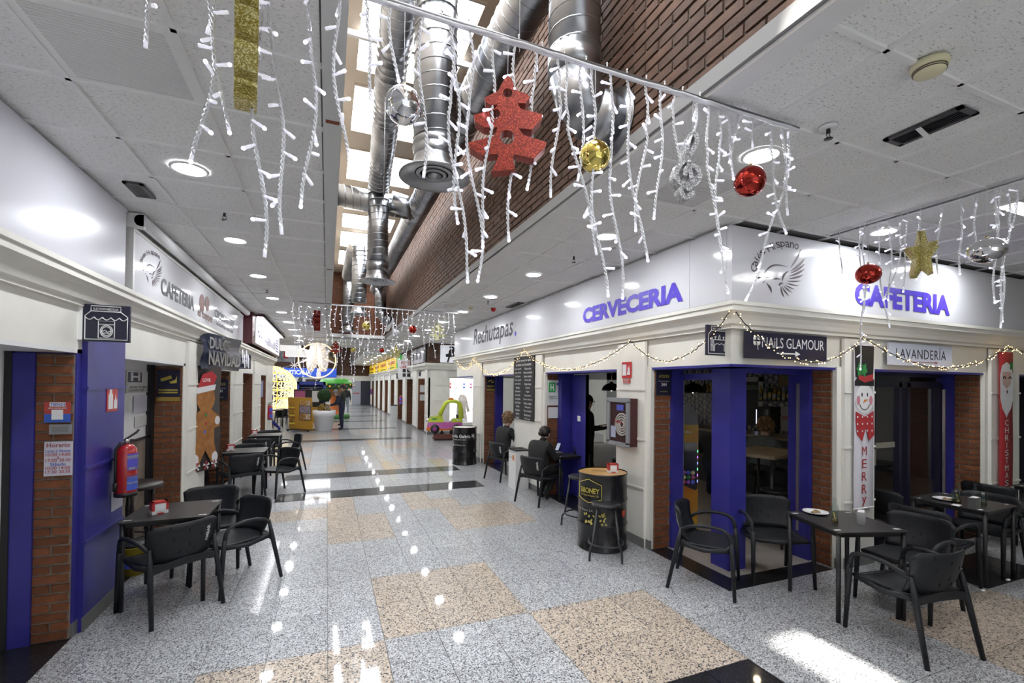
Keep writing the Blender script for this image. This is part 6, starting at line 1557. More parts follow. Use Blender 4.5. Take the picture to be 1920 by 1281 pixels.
poly(sn, 'carrot_nose', [(xm + .06, 1.785), (xm - .03, 1.745), (xm - .005, 1.785)], y_ - .005, mat('carrot', (.6, .2, .03), .6))
MB().tube([(xm + .085 * math.cos(a), y_ - .004, 1.76 + .085 * math.sin(a)) for a in [PI + .35 + (PI - .7) * k / 10 for k in range(11)]], .004, 5).build('smile', BLACK, sn)
poly(sn, 'scarf', [(x0 + .01, 1.66), (xm, 1.60), (x1 - .01, 1.66), (x1 - .01, 1.56), (x1, 1.40), (xm + .07, 1.34), (xm + .02, 1.49), (xm - .04, 1.34), (x0 + .03, 1.42), (x0 + .01, 1.56)], y_ - .004, BR)
for k in range(12): disc(sn, 'scarf_dot', x0 + .04 + (k % 4) * .08, y_ - .007, 1.60 - (k // 4) * .075, .011, .011, WHITE, 10)
for k, ch in enumerate('MERRy'): text(sn, 'lettering', ch, (xm, y_ - .003, 1.235 - k * .135 - (0 if k else 0)), UF, ZV, BR, hei=.095 if ch != 'y' else .10, wid=.075, bold=0)
MB().tube([(x0 - .01, yb, .625), (x1 + .01, yb, .625)], .008, 8).build('bottom_rod', WHITE, sn)
sa = thing('banner', 'tall red CHRISTMAS banner with a bearded man on the right cafe pier', 'banner', (0, 0, 0)); x0, x1 = P(1874, 665, 1, yb).x, P(1899, 665, 1, yb).x; xm = (x0 + x1) / 2
cloth(x0, x1, yb, .63, 2.40, BR, 'cloth', sa, .002)
poly(sa, 'beard', [(x0 + .01, 2.10), (x0 + .05, 2.22), (xm, 2.27), (x1 - .05, 2.22), (x1 - .01, 2.10), (x1 - .01, 1.80), (x1 - .06, 1.66), (xm + .02, 1.58), (xm, 1.54), (xm - .03, 1.58), (x0 + .06, 1.66), (x0 + .01, 1.80)], y_, WHITE)
poly(sa, 'face_patch', [(x0 + .07, 1.98), (x0 + .06, 2.14), (x1 - .06, 2.14), (x1 - .07, 1.98), (xm, 1.92)], y_ - .002, mat('face_pink', (.62, .42, .36), .7))
for sx in (-1, 1): MB().tube([(xm + sx * .07 + .03 * math.cos(a), y_ - .006, 2.05 + .03 * math.sin(a)) for a in [PI * k / 6 for k in range(7)]], .005, 5).build('closed_eye', BLACK, sa)
disc(sa, 'mouth', xm, y_ - .006, 1.88, .018, .024, mat('mouth_dark', (.12, .03, .03), .6), 12); poly(sa, 'holly_leaf', [(x1 - .06 + .05 * math.cos(k * PI / 4) * (1 if k % 2 else .6), 2.22 + .07 * math.sin(k * PI / 4) * (1 if k % 2 else .6)) for k in range(8)], y_ - .004, HGm)
for k, ch in enumerate('CHRISTMAS'): text(sa, 'lettering', ch, (xm, y_ - .002, 1.475 - k * .098), UF, ZV, WHITE, hei=.075, wid=.085 if ch != 'I' else .012, bold=-.004)
# gingerbread banner and the dark greeting banner on the left
gb = thing('banner', 'long dark banner with a gingerbread man hanging beside the left tables', 'banner', (-1.62, 7.72, 0), math.radians(62))
GBm = noise_col(mat('banner_night', rough=.5), (.02, .016, .016), (.05, .03, .025), 6)
gw = .30
cloth(-gw, gw, 0, .62, 2.12, GBm, 'cloth', gb, .012); y_ = -.018
GI, WI = noise_col(mat('gingerbread', rough=.7), (.26, .10, .02), (.38, .16, .04), 12), mat('icing', (.72, .70, .70), .6)
poly(gb, 'gingerbread_head', [(.0 + .17 * math.cos(k * PI / 8), 1.66 + .20 * math.sin(k * PI / 8)) for k in range(16)], y_, GI)
poly(gb, 'gingerbread_body', [(-.10, 1.50), (-.27, 1.38), (-.27, 1.24), (-.16, 1.22), (-.17, 1.0), (-.24, .78), (-.12, .72), (0, .92), (.12, .72), (.24, .78), (.17, 1.0), (.16, 1.22), (.27, 1.24), (.27, 1.38), (.10, 1.50)], y_ - .001, GI)
poly(gb, 'santa_hat', [(-.16, 1.80), (.14, 1.84), (.20, 1.98), (.10, 2.05), (-.08, 2.0)], y_ - .002, BR); poly(gb, 'hat_trim', [(-.2, 1.72), (.16, 1.78), (.18, 1.86), (-.18, 1.81)], y_ - .003, WI)
for dx, dz, r in ((-.22, 1.33, .05), (.22, 1.33, .05), (-.18, .80, .06), (.18, .80, .06), (-.22, 1.62, .04)): disc(gb, 'icing_patch', dx, y_ - .004, dz, r, r * 1.3, WI, 12)
for dx, dz, c_ in ((0, 1.42, 'h'), (.0, 1.3, 'r'), (-.02, 1.18, 'b')): disc(gb, 'button', dx, y_ - .005, dz, .022, .022, {'h': HGm, 'r': BR, 'b': mat('label_blue')}[c_], 10)
for dx in (-.15, .02, .17):
    for k in range(5): poly(gb, 'peppermint_swirl', [(dx, .70), (dx + .06 * math.cos(k * 1.257), .70 + .06 * math.sin(k * 1.257)), (dx + .06 * math.cos(k * 1.257 + .6), .70 + .06 * math.sin(k * 1.257 + .6))], y_ - .004, BR if k % 2 else WI)
text(gb, 'lettering', 'LOVE', (0, y_ - .005, 1.92), UF, ZV, WI, wid=.14, hei=.05, bold=.02)
dbn = thing('banner', 'dark shiny greeting banner with silver letters under the left fascia board', 'banner', (-1.50, 8.2, 0), math.radians(80))
cloth(-.70, .72, 0, 2.08, 2.60, noise_col(mat('banner_slate', rough=.25), (.02, .025, .05), (.05, .055, .08), 5), 'cloth', dbn, .02)
text(dbn, 'lettering', 'DULCE', (-.15, -.03, 2.46), UF, ZV, mat('foil_silver', (.6, .58, .56), .15, metal=1), wid=.75, hei=.17, bold=.03); text(dbn, 'lettering', 'NAVIDAD', (.05, -.03, 2.24), UF, ZV, MATS['foil_silver'], wid=1.2, hei=.2, bold=.03)
for k in range(4): MB().tube([(.78 + k * .09, -.02, 2.45 - .08 * (k % 2)), (.80 + k * .09, -.02, 2.22 - .08 * (k % 2))], .008, 6).build('icicle_light', LEDB, dbn)
# ---------------------------------------------------------------- things along the walls
rb = thing('recycling_box', 'white rectangular recycling box with black lid under the chalkboard', 'bin', (3.30, 7.80, 0))
MB().box(-.13, .13, -.17, .17, 0, .70).build('body', mat('bin_white', (.68, .68, .68), .5), rb); MB().box(-.14, .14, -.18, .18, .70, .725).build('lid', BLACK, rb); MB().box(-.08, .08, -.1, .1, .725, .727).build('slot', mat('slot_black'), rb)
text(rb, 'lettering', 'PILAS', (.04, -.1705, .60), UF, ZV, BLACK, wid=.10, hei=.035, bold=.02); MB().box(-.132, -.13, -.10, -.02, .52, .62).build('orange_label', mat('label_orange', (.6, .2, .05), .5), rb); text(rb, 'lettering', 'RECICLA', (-.1315, .06, .57), (0, -1, 0), ZV, INKG, wid=.16, hei=.03)
rb2 = thing('recycling_box', 'small white bin with dark top far along the right wall', 'bin', (3.14, 23.65, 0)); MB().box(-.15, .15, -.15, .15, 0, .78).build('body', MATS['bin_white'], rb2); MB().box(-.16, .16, -.16, .16, .78, .83).build('lid', BLACK, rb2)
bt = thing('bar_table', 'dark round bar table with turned legs in the left recess', 'table', (-1.93, 6.05, 0))
DW = noise_col(mat('dark_wood', rough=.4), (.012, .009, .008), (.03, .022, .018), 8)
MB().lathe([(.001, .80), (.28, .80), (.285, .79), (.285, .76), (.001, .76)], 28).build('tabletop', DW, bt)
for k in range(4):
    a = k * PI / 2 + .4; x, y = .19 * math.cos(a), .19 * math.sin(a)
    MB().lathe([(.02, 0), (.016, .15), (.026, .25), (.018, .32), (.024, .5), (.015, .62), (.022, .76)], 12, (x, y, 0)).build('leg', DW, bt)
MB().tube([(.19 * math.cos(k * PI / 2 + .4), .19 * math.sin(k * PI / 2 + .4), .25) for k in range(5)], .012, 6).build('stretcher', DW, bt)
bk = thing('paint_bucket', 'yellow and blue bucket on the floor under the dark bar table', 'bucket', (-1.75, 5.62, 0)); MB().lathe([(.12, 0), (.135, .26), (.14, .265), (.14, .28)], 24).build('pail', mat('bucket_yellow', (.42, .33, .03), .4), bk); MB().lathe([(.133, .08), (.138, .2)], 24, cap=False).build('blue_label', MATS['label_blue'], bk); MB().lathe([(.142, .28), (.142, .30), (.001, .30)], 24).build('lid', BLACK, bk)
# ---------------------------------------------------------------- toy car ride
kr = thing('kiddie_ride', 'lime and pink toy car ride with orange trim on a brown base', 'kiddie ride', (3.77, 15.40, 0), -.20); kr.scale = (.93, .93, .93)
LIME, PINK, ORG, BRB = mat('car_lime', (.52, .62, .02), .2, coat=.6), mat('car_pink', (.50, .12, .38), .25), mat('car_orange', (.55, .13, .02), .3), mat('ride_base_brown', (.12, .03, .02), .4)
MB().box(-.42, .46, -.28, .28, .06, .22).box(-.46, .50, -.30, .30, .06, .12).build('base', BRB, kr); MB().box(-.4, .44, -.26, .26, 0, .06).build('plinth', BLACK, kr)
for x in (-.12, .22): MB().prism([(-.07, 0), (.07, 0), (.02, .14), (-.02, .14)], (x, -.06, .22), UF, ZV, (0, .12, 0)).build('rocker', BLACK, kr)
MB().prism([(-.66, .42), (-.64, .60), (-.62, .66), (.60, .66), (.62, .44), (.10, .40), (-.40, .38)], (0, -.30, 0), UF, ZV, (0, .60, 0)).build('lower_body', PINK, kr)
MB().prism([(-.68, .36), (-.68, .47), (-.52, .52), (-.20, .44), (.05, .42), (.18, .44), (.62, .46), (.62, .40), (.0, .36)], (0, -.31, 0), UF, ZV, (0, .62, 0)).build('bumper_trim', ORG, kr)
MB().prism([(-.62, .66), (-.58, .82), (-.30, .90), (-.14, .94), (-.06, .66)], (0, -.29, 0), UF, ZV, (0, .58, 0)).build('bonnet', LIME, kr)
MB().prism([(.20, .66), (.22, .72), (.34, .80), (.60, .82), (.62, .66)], (0, -.29, 0), UF, ZV, (0, .58, 0)).build('boot', LIME, kr)
for sy in (-1, 1):
    MB().tube([(-.20, .26 * sy, .90), (-.10, .26 * sy, 1.15), (.02, .26 * sy, 1.36), (.14, .26 * sy, 1.42), (.36, .26 * sy, 1.42), (.50, .26 * sy, 1.34), (.55, .26 * sy, 1.15), (.56, .26 * sy, .80)], [.075, .065, .06, .06, .065, .075, .085, .09], 10).build('cabin_pillar', LIME, kr)
MB().prism([(.02, 1.40), (.14, 1.47), (.36, 1.47), (.50, 1.38), (.36, 1.42), (.14, 1.42)], (0, -.27, 0), UF, ZV, (0, .54, 0)).build('roof', LIME, kr); MB().box(.50, .54, -.22, .22, .8, 1.34).build('cabin_back', mat('cabin_brown', (.25, .10, .04), .5), kr)
MB().lathe([(.10, 1.47), (.10, 1.50), (.06, 1.54), (.001, 1.55)], 16, (.20, 0, 0)).build('roof_lamp', ORG, kr); MB().box(.16, .42, -.2, .2, .58, .68).box(.40, .46, -.2, .2, .66, .92).build('seat', BLACK, kr)
MB().tube([(-.12 + .02 * math.cos(a), .09 * math.sin(a), .92 + .09 * math.cos(a)) for a in [k * PI / 6 for k in range(13)]], .012, 6).build('steering_wheel', BLACK, kr)
for x in (-.38, .40):
    for sy in (-1, 1):
        wl_ = MB().lathe([(.05, -.06), (.15, -.06), (.165, -.03), (.165, .03), (.15, .06), (.05, .06)], 24, (x, .27 * sy, .42), axis='y').build('wheel', BLACK, kr); MB().lathe([(.001, -.068), (.07, -.066), (.08, -.05)], 20, (x, .275 * sy if sy < 0 else .275 + .13, .42), axis='y', cap=False).build('hub_cap', mat('hub_purple', (.25, .03, .22), .3), wl_)
for sy in (-1, 1): MB().sphere((-.64, .17 * sy, .72), .065, 14, 10).build('headlight', CHROME, kr)
MB().sphere((-.40, -.285, .78), .08, 12, 8, 1.4, .2, .5).build('green_vent', mat('vent_green', (.05, .30, .02), .3), kr)
text(kr, 'lettering', 'ABC', (.44, -.292, .74), UF, ZV, WHITE, wid=.16, hei=.06)
# ---------------------------------------------------------------- planter, menu board and the far hall
pl = thing('planter', 'large white plastic planter with a round clipped box ball', 'planter', (-.10, 19.58, 0))
MB().lathe([(.28, 0), (.30, .01), (.385, .58), (.43, .60), (.44, .80), (.40, .82), (.39, .76)], 40, cap=False).build('pot', mat('pot_white', (.78, .78, .80), .35), pl); MB().lathe([(.001, .74), (.39, .74)], 24, cap=False).build('soil', mat('soil', (.04, .03, .02), .9), pl)
def leafball(name, par, c_, r, n, m, ls=.03):
    mb = MB()
    for k in range(n):
        d = Vector((R_.gauss(0, 1), R_.gauss(0, 1), R_.gauss(0, 1))).normalized(); p_ = Vector(c_) + d * r * R_.uniform(.9, 1.03); u = d.orthogonal().normalized(); v = d.cross(u); a = R_.uniform(0, 6); u, v = u * math.cos(a) + v * math.sin(a), v * math.cos(a) - u * math.sin(a); tt = (u + d * R_.uniform(.2, .9)).normalized()
        mb.add([p_, p_ + tt * ls * .5 + v * ls * .28, p_ + tt * ls, p_ + tt * ls * .5 - v * ls * .28], [(0, 1, 2, 3)])
    return mb.build(name, m, par, kind='stuff')
LEAF = noise_col(mat('box_leaf', rough=.6), (.012, .05, .01), (.035, .11, .02), 30)
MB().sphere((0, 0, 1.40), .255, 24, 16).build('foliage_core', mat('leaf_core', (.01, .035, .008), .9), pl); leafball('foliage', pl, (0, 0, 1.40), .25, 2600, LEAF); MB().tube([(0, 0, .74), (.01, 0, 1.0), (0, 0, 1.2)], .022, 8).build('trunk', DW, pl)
leafball('undergrowth', pl, (0, 0, .86), .2, 500, mat('gold_tinsel', (.35, .24, .05), .4, metal=.4), .07)
leafball('topiary_behind', pl, (.35, 1.3, 1.55), .22, 1200, LEAF)
a, b = Vector((-1.38, 19.94, 0)), Vector((-.52, 19.27, 0)); dv = (b - a); L = dv.length
mbd = thing('menu_stand', 'tall orange menu board on wheels with food photos', 'menu board', (a + b) / 2, math.atan2(dv.y, dv.x)); OR = mat('menu_orange', (.55, .28, .03), .4)
h2 = L / 2
MB().obox((0, 0, .70), (1, 0, 0), (0, 1, .06), (0, -.06, 1), h2, .02, .62).build('board', OR, mbd)
MB().box(-h2 + .03, h2 - .03, -.15, .22, .05, .09).build('foot', BLACKM, mbd)
for x in (-h2 + .08, h2 - .08): MB().lathe([(.035, -.015), (.035, .015)], 14, (x, -.12, .035), axis='y').build('wheel', BLACK, mbd)
MB().box(-.02, h2 - .02, -.045, -.035, .45, 1.29).build('photo_backing', BLACK, mbd)
FD = [noise_col(mat(n, rough=.5), a_, b_, 14) for n, a_, b_ in (('food_a', (.25, .10, .03), (.6, .35, .12)), ('food_b', (.55, .5, .45), (.5, .25, .06)), ('food_c', (.10, .14, .3), (.45, .3, .2)))]
for k, (x0, x1, z0, z1) in enumerate(((0, h2 * .5, 1.0, 1.27), (h2 * .52, h2 - .04, 1.0, 1.27), (0, h2 - .04, .72, .98), (0, h2 * .5, .47, .70), (h2 * .52, h2 - .04, .47, .70))): MB().box(x0, x1, -.05, -.045, z0, z1).build('food_photo', FD[k % 3], mbd)
for k in range(14): MB().box(-h2 + .06, -h2 + .06 + R_.uniform(.15, .32), -.045 , -.035, 1.22 - k * .078, 1.24 - k * .078 + (.02 if k % 4 == 0 else 0)).build('print_line', mat('menu_yellow', (.75, .62, .05), .5) if k % 4 == 0 else mat('menu_brown', (.16, .08, .02), .5), mbd)
bb = thing('notice_board', 'black notice board with pink and white posters behind the orange menu', 'notice board', (-.75, 20.6, 0)); MB().box(-.5, .5, -.02, .02, .9, 1.62).box(-.45, -.4, -.02, .02, 0, .9).box(.4, .45, -.02, .02, 0, .9).build('board', BLACK, bb); MB().box(-.46, -.08, -.025, -.02, 1.25, 1.56).build('pink_poster', mat('poster_pink', (.45, .10, .22), .5), bb); MB().box(.18, .44, -.025, -.02, 1.1, 1.56).build('white_poster', WHITE, bb)
# glowing globe
c_ = P(509, 731, 1, 24.5); gl = thing('light_globe', 'huge glowing wire globe ornament with warm and gold lights', 'light sculpture', (c_.x, c_.y, 0)); GR_ = 1.12
GLW = emis('globe_cream', (1.0, .85, .52), 1.05); GLD = emis('globe_gold', (1.0, .60, .10), 1.3, False)
gc = Vector((0, 0, c_.z)); 
for k in range(10):
    an = k * PI / 10; MB().tube([gc + Vector((GR_ * math.cos(an) * math.cos(t_), GR_ * math.sin(an) * math.cos(t_), GR_ * math.sin(t_))) for t_ in [s * PI / 16 for s in range(33)]], .018, 5, cap=False).build('meridian_hoop', GLD if k % 3 == 0 else GLW, gl)
for zz in (-.8, -.4, 0, .4, .8): rr = math.sqrt(GR_ ** 2 - zz * zz); MB().tube([gc + Vector((rr * math.cos(t_), rr * math.sin(t_), zz)) for t_ in [s * PI / 14 for s in range(29)]], .018, 5, cap=False).build('parallel_hoop', GLD, gl)
mb = MB()
for k in range(4200):
    d = Vector((R_.gauss(0, 1), R_.gauss(0, 1), R_.gauss(0, 1))).normalized()
    if d.y < -.45 and abs(d.z) < .62 and abs(d.x) < .55: continue
    mb.sphere(gc + d * GR_ * R_.uniform(.95, 1.02), .028, 5, 3)
mb.build('globe_bulbs', GLW, gl, kind='stuff')
MB().box(-.7, .7, -.5, .5, 0, max(.1, c_.z - GR_ + .08)).build('plinth', WHITEP, gl)
# bell ornament hanging over the corridor end
c_ = P(595, 676, 1, 17.3); be = thing('bell_ornament', 'large hanging ornament of two lit bells and star points inside a warm ring', 'light sculpture', c_)
WR = emis('ring_warm', (1, .72, .36), 1.6, False); WC = mat('bell_white', (.85, .84, .9), .5, emit=(.95, .9, 1), es=.12)
MB().tube([(.60 * math.cos(s * PI / 24), 0, .60 * math.sin(s * PI / 24)) for s in range(49)], .022, 6, cap=False).build('ring', WR, be)
for sx in (-1, 1):
    mb = MB(); prof = [(.02, .62), (.10, .58), (.15, .40), (.19, .1), (.17, -.15), (.10, -.35), (.02, -.40)]; o0_ = len(mb.v); mb.lathe(prof, 16)
    ca, sa_ = math.cos(.16 * sx), math.sin(.16 * sx); mb.v = [(x * ca - z * sa_ + .16 * sx, y, x * sa_ + z * ca) for x, y, z in mb.v]
    mb.build('bell', noise_col(WC, (.75, .70, .62), (.95, .95, 1), 30) if sx < 0 else WC, be)
bl = MB()
for k in range(420):
    sx = 1 if k % 2 else -1; zz = R_.uniform(-.38, .6); rr = .03 + .165 * math.sin(PI * (zz + .42) / 1.08) ** .6; an = R_.uniform(PI, 2 * PI)
    x, z_ = rr * math.cos(an), zz; bl.sphere((x * math.cos(.16 * sx) - z_ * math.sin(.16 * sx) + .16 * sx, rr * math.sin(an) * 1.03, x * math.sin(.16 * sx) + z_ * math.cos(.16 * sx)), .008, 5, 3)
bl.build('bell_bulbs', emis('bell_warm', (1, .70, .35), 2.2, False), be, kind='stuff')
for an in (2.75, 3.6, .4, -.45): MB().prism([(0, -.07), (.62, 0), (0, .07)], (.12 * math.cos(an), -.04, .18 + .12 * math.sin(an)), (math.cos(an), 0, math.sin(an)), (-math.sin(an), 0, math.cos(an)), (0, .08, 0)).build('star_point', WC, be)
MB().prism([(-.05, 0), (.05, 0), (.08, -.30), (-.08, -.30)], (.05, -.03, -.28), UF, ZV, (0, .06, 0)).build('clapper', WC, be); MB().tube([(-.3, 0, .52), (-.3, 0, ZC - c_.z)], .004, 4).tube([(.3, 0, .52), (.3, 0, ZC - c_.z)], .004, 4).build('hanging_wire', WHITE, be)
sfk = P(514, 694, 1, 18.0); sf2 = thing('star_ornament', 'small white snowflake star on a cord left of the bell ornament', 'ornament', P(552, 685, 1, 18.0)); 
for k in range(4): MB().obox((0, 0, 0), (math.cos(k * PI / 4), 0, math.sin(k * PI / 4)), (0, 1, 0), (-math.sin(k * PI / 4), 0, math.cos(k * PI / 4)), .15, .008, .012).build('star_ray', WC, sf2)
MB().tube([(0, 0, .0), (.6, 0, .5), (1.0, 0, .98)], .004, 4).tube([(0, 0, 0), (-.5, 0, -.12), (-.95, 0, .05)], .004, 4).build('cord', CORD, sf2)
# mushroom carousel and machines of the far hall
c_ = P(629, 716, 1, 26.5); mu = thing('mushroom_ride', 'mushroom-shaped kiddie ride with green top, coloured lights and orange stem', 'kiddie ride', (c_.x, 26.5, 0))
zt = P(629, 710, 1, 26.5).z
MB().lathe([(.02, zt), (.5, zt), (.72, zt - .06), (.80, zt - .18), (.93, zt - .28), (.88, zt - .32), (.5, zt - .36)], 32, cap=False).build('cap_top', mat('cap_green', (.08, .38, .05), .35), mu)
MB().lathe([(.93, zt - .28), (.90, zt - .40), (.80, zt - .54), (.50, zt - .58)], 32, cap=False).build('cap_garland', noise_col(mat('garland_green', rough=.7), (.01, .06, .02), (.05, .20, .04), 20), mu)
for k in range(40):
    a_ = k * 2 * PI / 40; rr = .90 + .03 * (k % 2); MB().sphere((rr * math.cos(a_), rr * math.sin(a_), zt - .42 - .10 * ((k * 7) % 3 - 1)), .045, 8, 6).build('light_ball', [mat('ball_orange', (.8, .3, .03), .3, emit=(1, .4, .05), es=.6), MRED, mat('ball_purple', (.3, .1, .5), .3), MGOLD][k % 4], mu)
MB().lathe([(.55, zt - .56), (.36, zt - .75), (.26, zt - 1.1), (.24, .4), (.4, .2), (.5, .15)], 24, cap=False).build('stem', mat('stem_orange', (.55, .14, .02), .4), mu); MB().lathe([(.75, 0), (.75, .2), (.2, .22)], 28).build('base', mat('base_green', (.05, .2, .05), .5), mu)
c_ = P(584, 740, 1, 24.0); ko = thing('vending_kiosk', 'blue framed kiosk with display shelves behind the planter', 'kiosk', (c_.x, 24.0, 0)); KB = mat('kiosk_blue', (.05, .08, .45), .4)
MB().box(-.62, -.52, -.3, .3, 0, 1.95).box(.52, .62, -.3, .3, 0, 1.95).box(-.62, .62, -.3, .3, 1.8, 1.95).box(-.62, .62, .25, .3, 0, 1.9).build('frame', KB, ko); MB().box(-.52, .52, -.28, .25, 0, .9).build('counter', OR, ko)
for k in range(4): MB().box(-.5, .5, -.25, .2, 1.05 + k * .2, 1.07 + k * .2).build('shelf', mat('shelf_grey', (.3, .32, .34), .5), ko)
for k in range(14): MB().box(-.45 + (k % 5) * .19, -.32 + (k % 5) * .19, -.26, -.1, 1.07 + (k // 5) * .2, 1.2 + (k // 5) * .2).build('goods_box', [WHITE, HGm, MATS['label_blue'], MATS['card_red'] if 'card_red' in MATS else WHITE][k % 4], ko)
chf = [(-1.75, 21.9), (-2.4, 21.2), (-1.5, 22.6)]
for k, (x, y) in enumerate(chf): chair(x, y, .3 - k * .4, -.9 + k * .5, ['charcoal armchair in front of the glowing globe', 'charcoal armchair at the left of the glowing globe', 'charcoal armchair behind the orange menu board'][k], GL, False, False)
table(-2.05, 21.75, .2, 'charcoal square table in front of the glowing globe', GT)
# far wall signs
def far_x(px): return P(px, 700, 1, 41.9).x
op = thing('fascia_sign', 'long blue optician fascia sign on the far wall', 'sign', (0, 0, 0)); z1_, z0_ = P(560, 690, 1, 41.9).z, P(560, 706.5, 1, 41.9).z
MB().box(far_x(488), far_x(631), 41.86, 41.93, z0_, z1_).build('panel', mat('optic_blue', (.03, .10, .55), .3, emit=(.03, .10, .6), es=.4), op)
text(op, 'lettering', 'OPTICALiA', (far_x(558), 41.85, (z0_ + z1_) / 2), UF, ZV, mat('letter_glow', (.8, .8, .85), .4, emit=(.9, .93, 1), es=.6), wid=far_x(583) - far_x(533), hei=(z1_ - z0_) * .5, bold=.02)
for k, (x0, x1, y0, y1, lab) in enumerate(((519, 552, 646, 679, 'large grey photo print with a red figure high on the far wall'), (616, 632, 648, 681, 'tall dark and gold picture high on the far wall'))):
    a, b = P(x0, y0, 1, 41.85), P(x1, y1, 1, 41.85); ph = thing('wall_picture', lab, 'picture', (0, 0, 0)); MB().box(a.x, b.x, 41.84, 41.92, b.z, a.z).build('print', noise_col(mat('photo_grey', rough=.5), (.10, .10, .11), (.42, .42, .44), 1.2) if k == 0 else noise_col(mat('photo_gold', rough=.5), (.02, .015, .01), (.45, .28, .06), .9), ph)
    MB().box(a.x - .05, a.x, 41.83, 41.92, b.z, a.z).box(b.x, b.x + .05, 41.83, 41.92, b.z, a.z).build('frame', WHITE, ph)
    if k == 0: MB().tube([((a.x + b.x) / 2, 41.82, b.z + .3), ((a.x + b.x) / 2 + .1, 41.82, b.z + .9), ((a.x + b.x) / 2, 41.82, b.z + 1.2)], [.16, .2, .14], 8).build('red_figure', REDP, ph)
for k, (px, py) in enumerate(((532, 640), (545, 653), (556, 664))):
    c_ = P(px, py, 1, 24.0 - k * 1.2); hl_ = thing('pendant_lamp', f'white box pendant lamp, {["upper", "middle", "lower"][k]} of three over the food court', 'lamp', c_); MB().box(-.42, .42, -.25, .25, -.12, .12).build('shade', mat('pendant_white', (.85, .85, .85), .5, emit=(1, 1, 1), es=.5), hl_); MB().tube([(0, 0, .12), (0, 0, 5.7 - c_.z)], .008, 6).build('cord', WHITE, hl_)
ck = thing('wall_clock', 'small round black clock on the far wall', 'clock', P(563, 712, 1, 41.9)); MB().lathe([(.17, -.05), (.17, 0)], 20, axis='y').build('case', BLACK, ck); MB().lathe([(.001, -.055), (.12, -.055)], 20, axis='y', cap=False).build('dial', mat('dial_grey', (.1, .1, .1), .4), ck)
for k, (x0, x1) in enumerate(((505, 553), (573, 618))):
    wdw = thing('window_4', ['dark shop window left on the far wall', 'shop window right on the far wall'][k], 'window'); wdw['kind'] = 'structure'; del wdw['category']; MB().box(far_x(x0), far_x(x1), 41.9, 41.95, .3, 2.15).build('pane', MATS['shop_glass_dark'], wdw); MB().box(far_x(x0), far_x(x1), 41.86, 41.9, 2.1, 2.2).build('window_frame', MATS['bronze'], wdw)
# yellow shop sign on the right
ys_ = thing('fascia_sign', 'long yellow fascia sign with red lettering far along the right wall', 'sign', (0, 0, 0)); YL = mat('sign_yellow', (.72, .50, .01), .4, emit=(.9, .6, .02), es=.35)
for k in range(4): MB().box(3.42, 3.5, 25.0 + k * 4.2, 29.15 + k * 4.2, 2.70, 3.36).build('panel', YL, ys_)
for k in range(4): text(ys_, 'lettering', 'la vaguada', (3.41, 27.1 + k * 4.2, 3.08), UR, ZV, MATS['card_red'], wid=2.9, hei=.34, bold=.03); MB().box(3.405, 3.42, 25.8 + k * 4.2, 28.5 + k * 4.2, 2.76, 2.82).build('green_line', HGm, ys_)
MB().box(3.41, 3.5, 23.7, 24.95, 2.70, 3.38).build('green_end_panel', mat('sign_green', (.05, .35, .08), .4, emit=(.1, .5, .1), es=.25), ys_); text(ys_, 'lettering', '+', (3.40, 24.3, 3.05), UR, ZV, WHITE, wid=.6, hei=.45, bold=.05)
fc_ = thing('hanging_sign', 'white FOTOS CARNET sign with four black portraits hanging over the right wall', 'sign', P(762, 692, 1, 21.2)); MB().box(-.38, .38, -.02, .02, -.42, .42).build('plate', WHITE, fc_); text(fc_, 'lettering', 'FOTOS\nCARNET', (0, -.025, .18), UF, ZV, MATS['card_red'], wid=.62, hei=.32, bold=.03)
for a_ in (-1, 1):
    for b_ in (0, 1): MB().box(.1 * a_ - .07, .1 * a_ + .07, -.025, -.02, -.36 + b_ * .2, -.2 + b_ * .2).build('portrait', BLACK, fc_)
pp = thing('wall_picture', 'grey framed shop poster beside the photo shop corner', 'picture', (0, 0, 0)); MB().box(3.46, 3.51, 17.75, 20.6, 2.74, 3.36).build('print', noise_col(mat('poster_grey', rough=.1), (.30, .30, .33), (.62, .62, .66), 1.5), pp); MB().box(3.45, 3.51, 17.35, 17.75, 2.72, 3.40).build('frame', BLACK, pp)
for k in range(3): MB().box(3.452, 3.46, 18.3 + k * .8, 18.6 + k * .8, 2.9, 3.2).build('poster_figure', INKG, pp)
ps = thing('wall_picture', 'white panel with a black photographer silhouette on the photo shop corner', 'picture', (0, 0, 0)); a, b = P(826, 649, 1, 17.1), P(900, 683, 1, 17.1); MB().box(a.x, b.x, 17.06, 17.13, 2.72, 3.38).build('print', mat('panel_bright', (.8, .82, .86), .3, emit=(.9, .93, 1), es=.3), ps)
kx = a.x + .42; SIL = [(-.16, 0), (-.10, .0), (-.05, .20), (.03, .20), (.12, .0), (.19, .0), (.12, .25), (.08, .34), (.10, .45), (.14, .47), (.26, .46), (.26, .50), (.15, .52), (.10, .56), (.07, .60), (.0, .62), (-.07, .60), (-.10, .57), (-.03, .55), (-.05, .50), (-.09, .44), (-.10, .34), (-.20, .30), (-.19, .20), (-.11, .20)]
MB().prism([(x * 1.15, z) for x, z in SIL], (kx, 17.052, 2.73), UF, ZV, (0, .006, 0)).build('silhouette', BLACK, ps)
ch = thing('child_cutout', 'cardboard photo of a fair-haired child standing in the lit shop window', 'display', (4.95, 17.45, .42)); MB().prism([(-.25, 0), (-.22, .5), (-.12, .62), (-.18, .78), (-.1, .95), (.06, .97), (.16, .85), (.24, .55), (.3, .3), (.22, .25), (.12, .5), (.2, 0)], (0, 0, .12), UF, ZV, (0, .02, 0)).build('figure', noise_col(mat('child_photo', rough=.6), (.55, .42, .32), (.85, .82, .78), 4), ch); MB().box(-.2, .2, -.05, .06, 0, .12).build('stand', WHITE, ch)
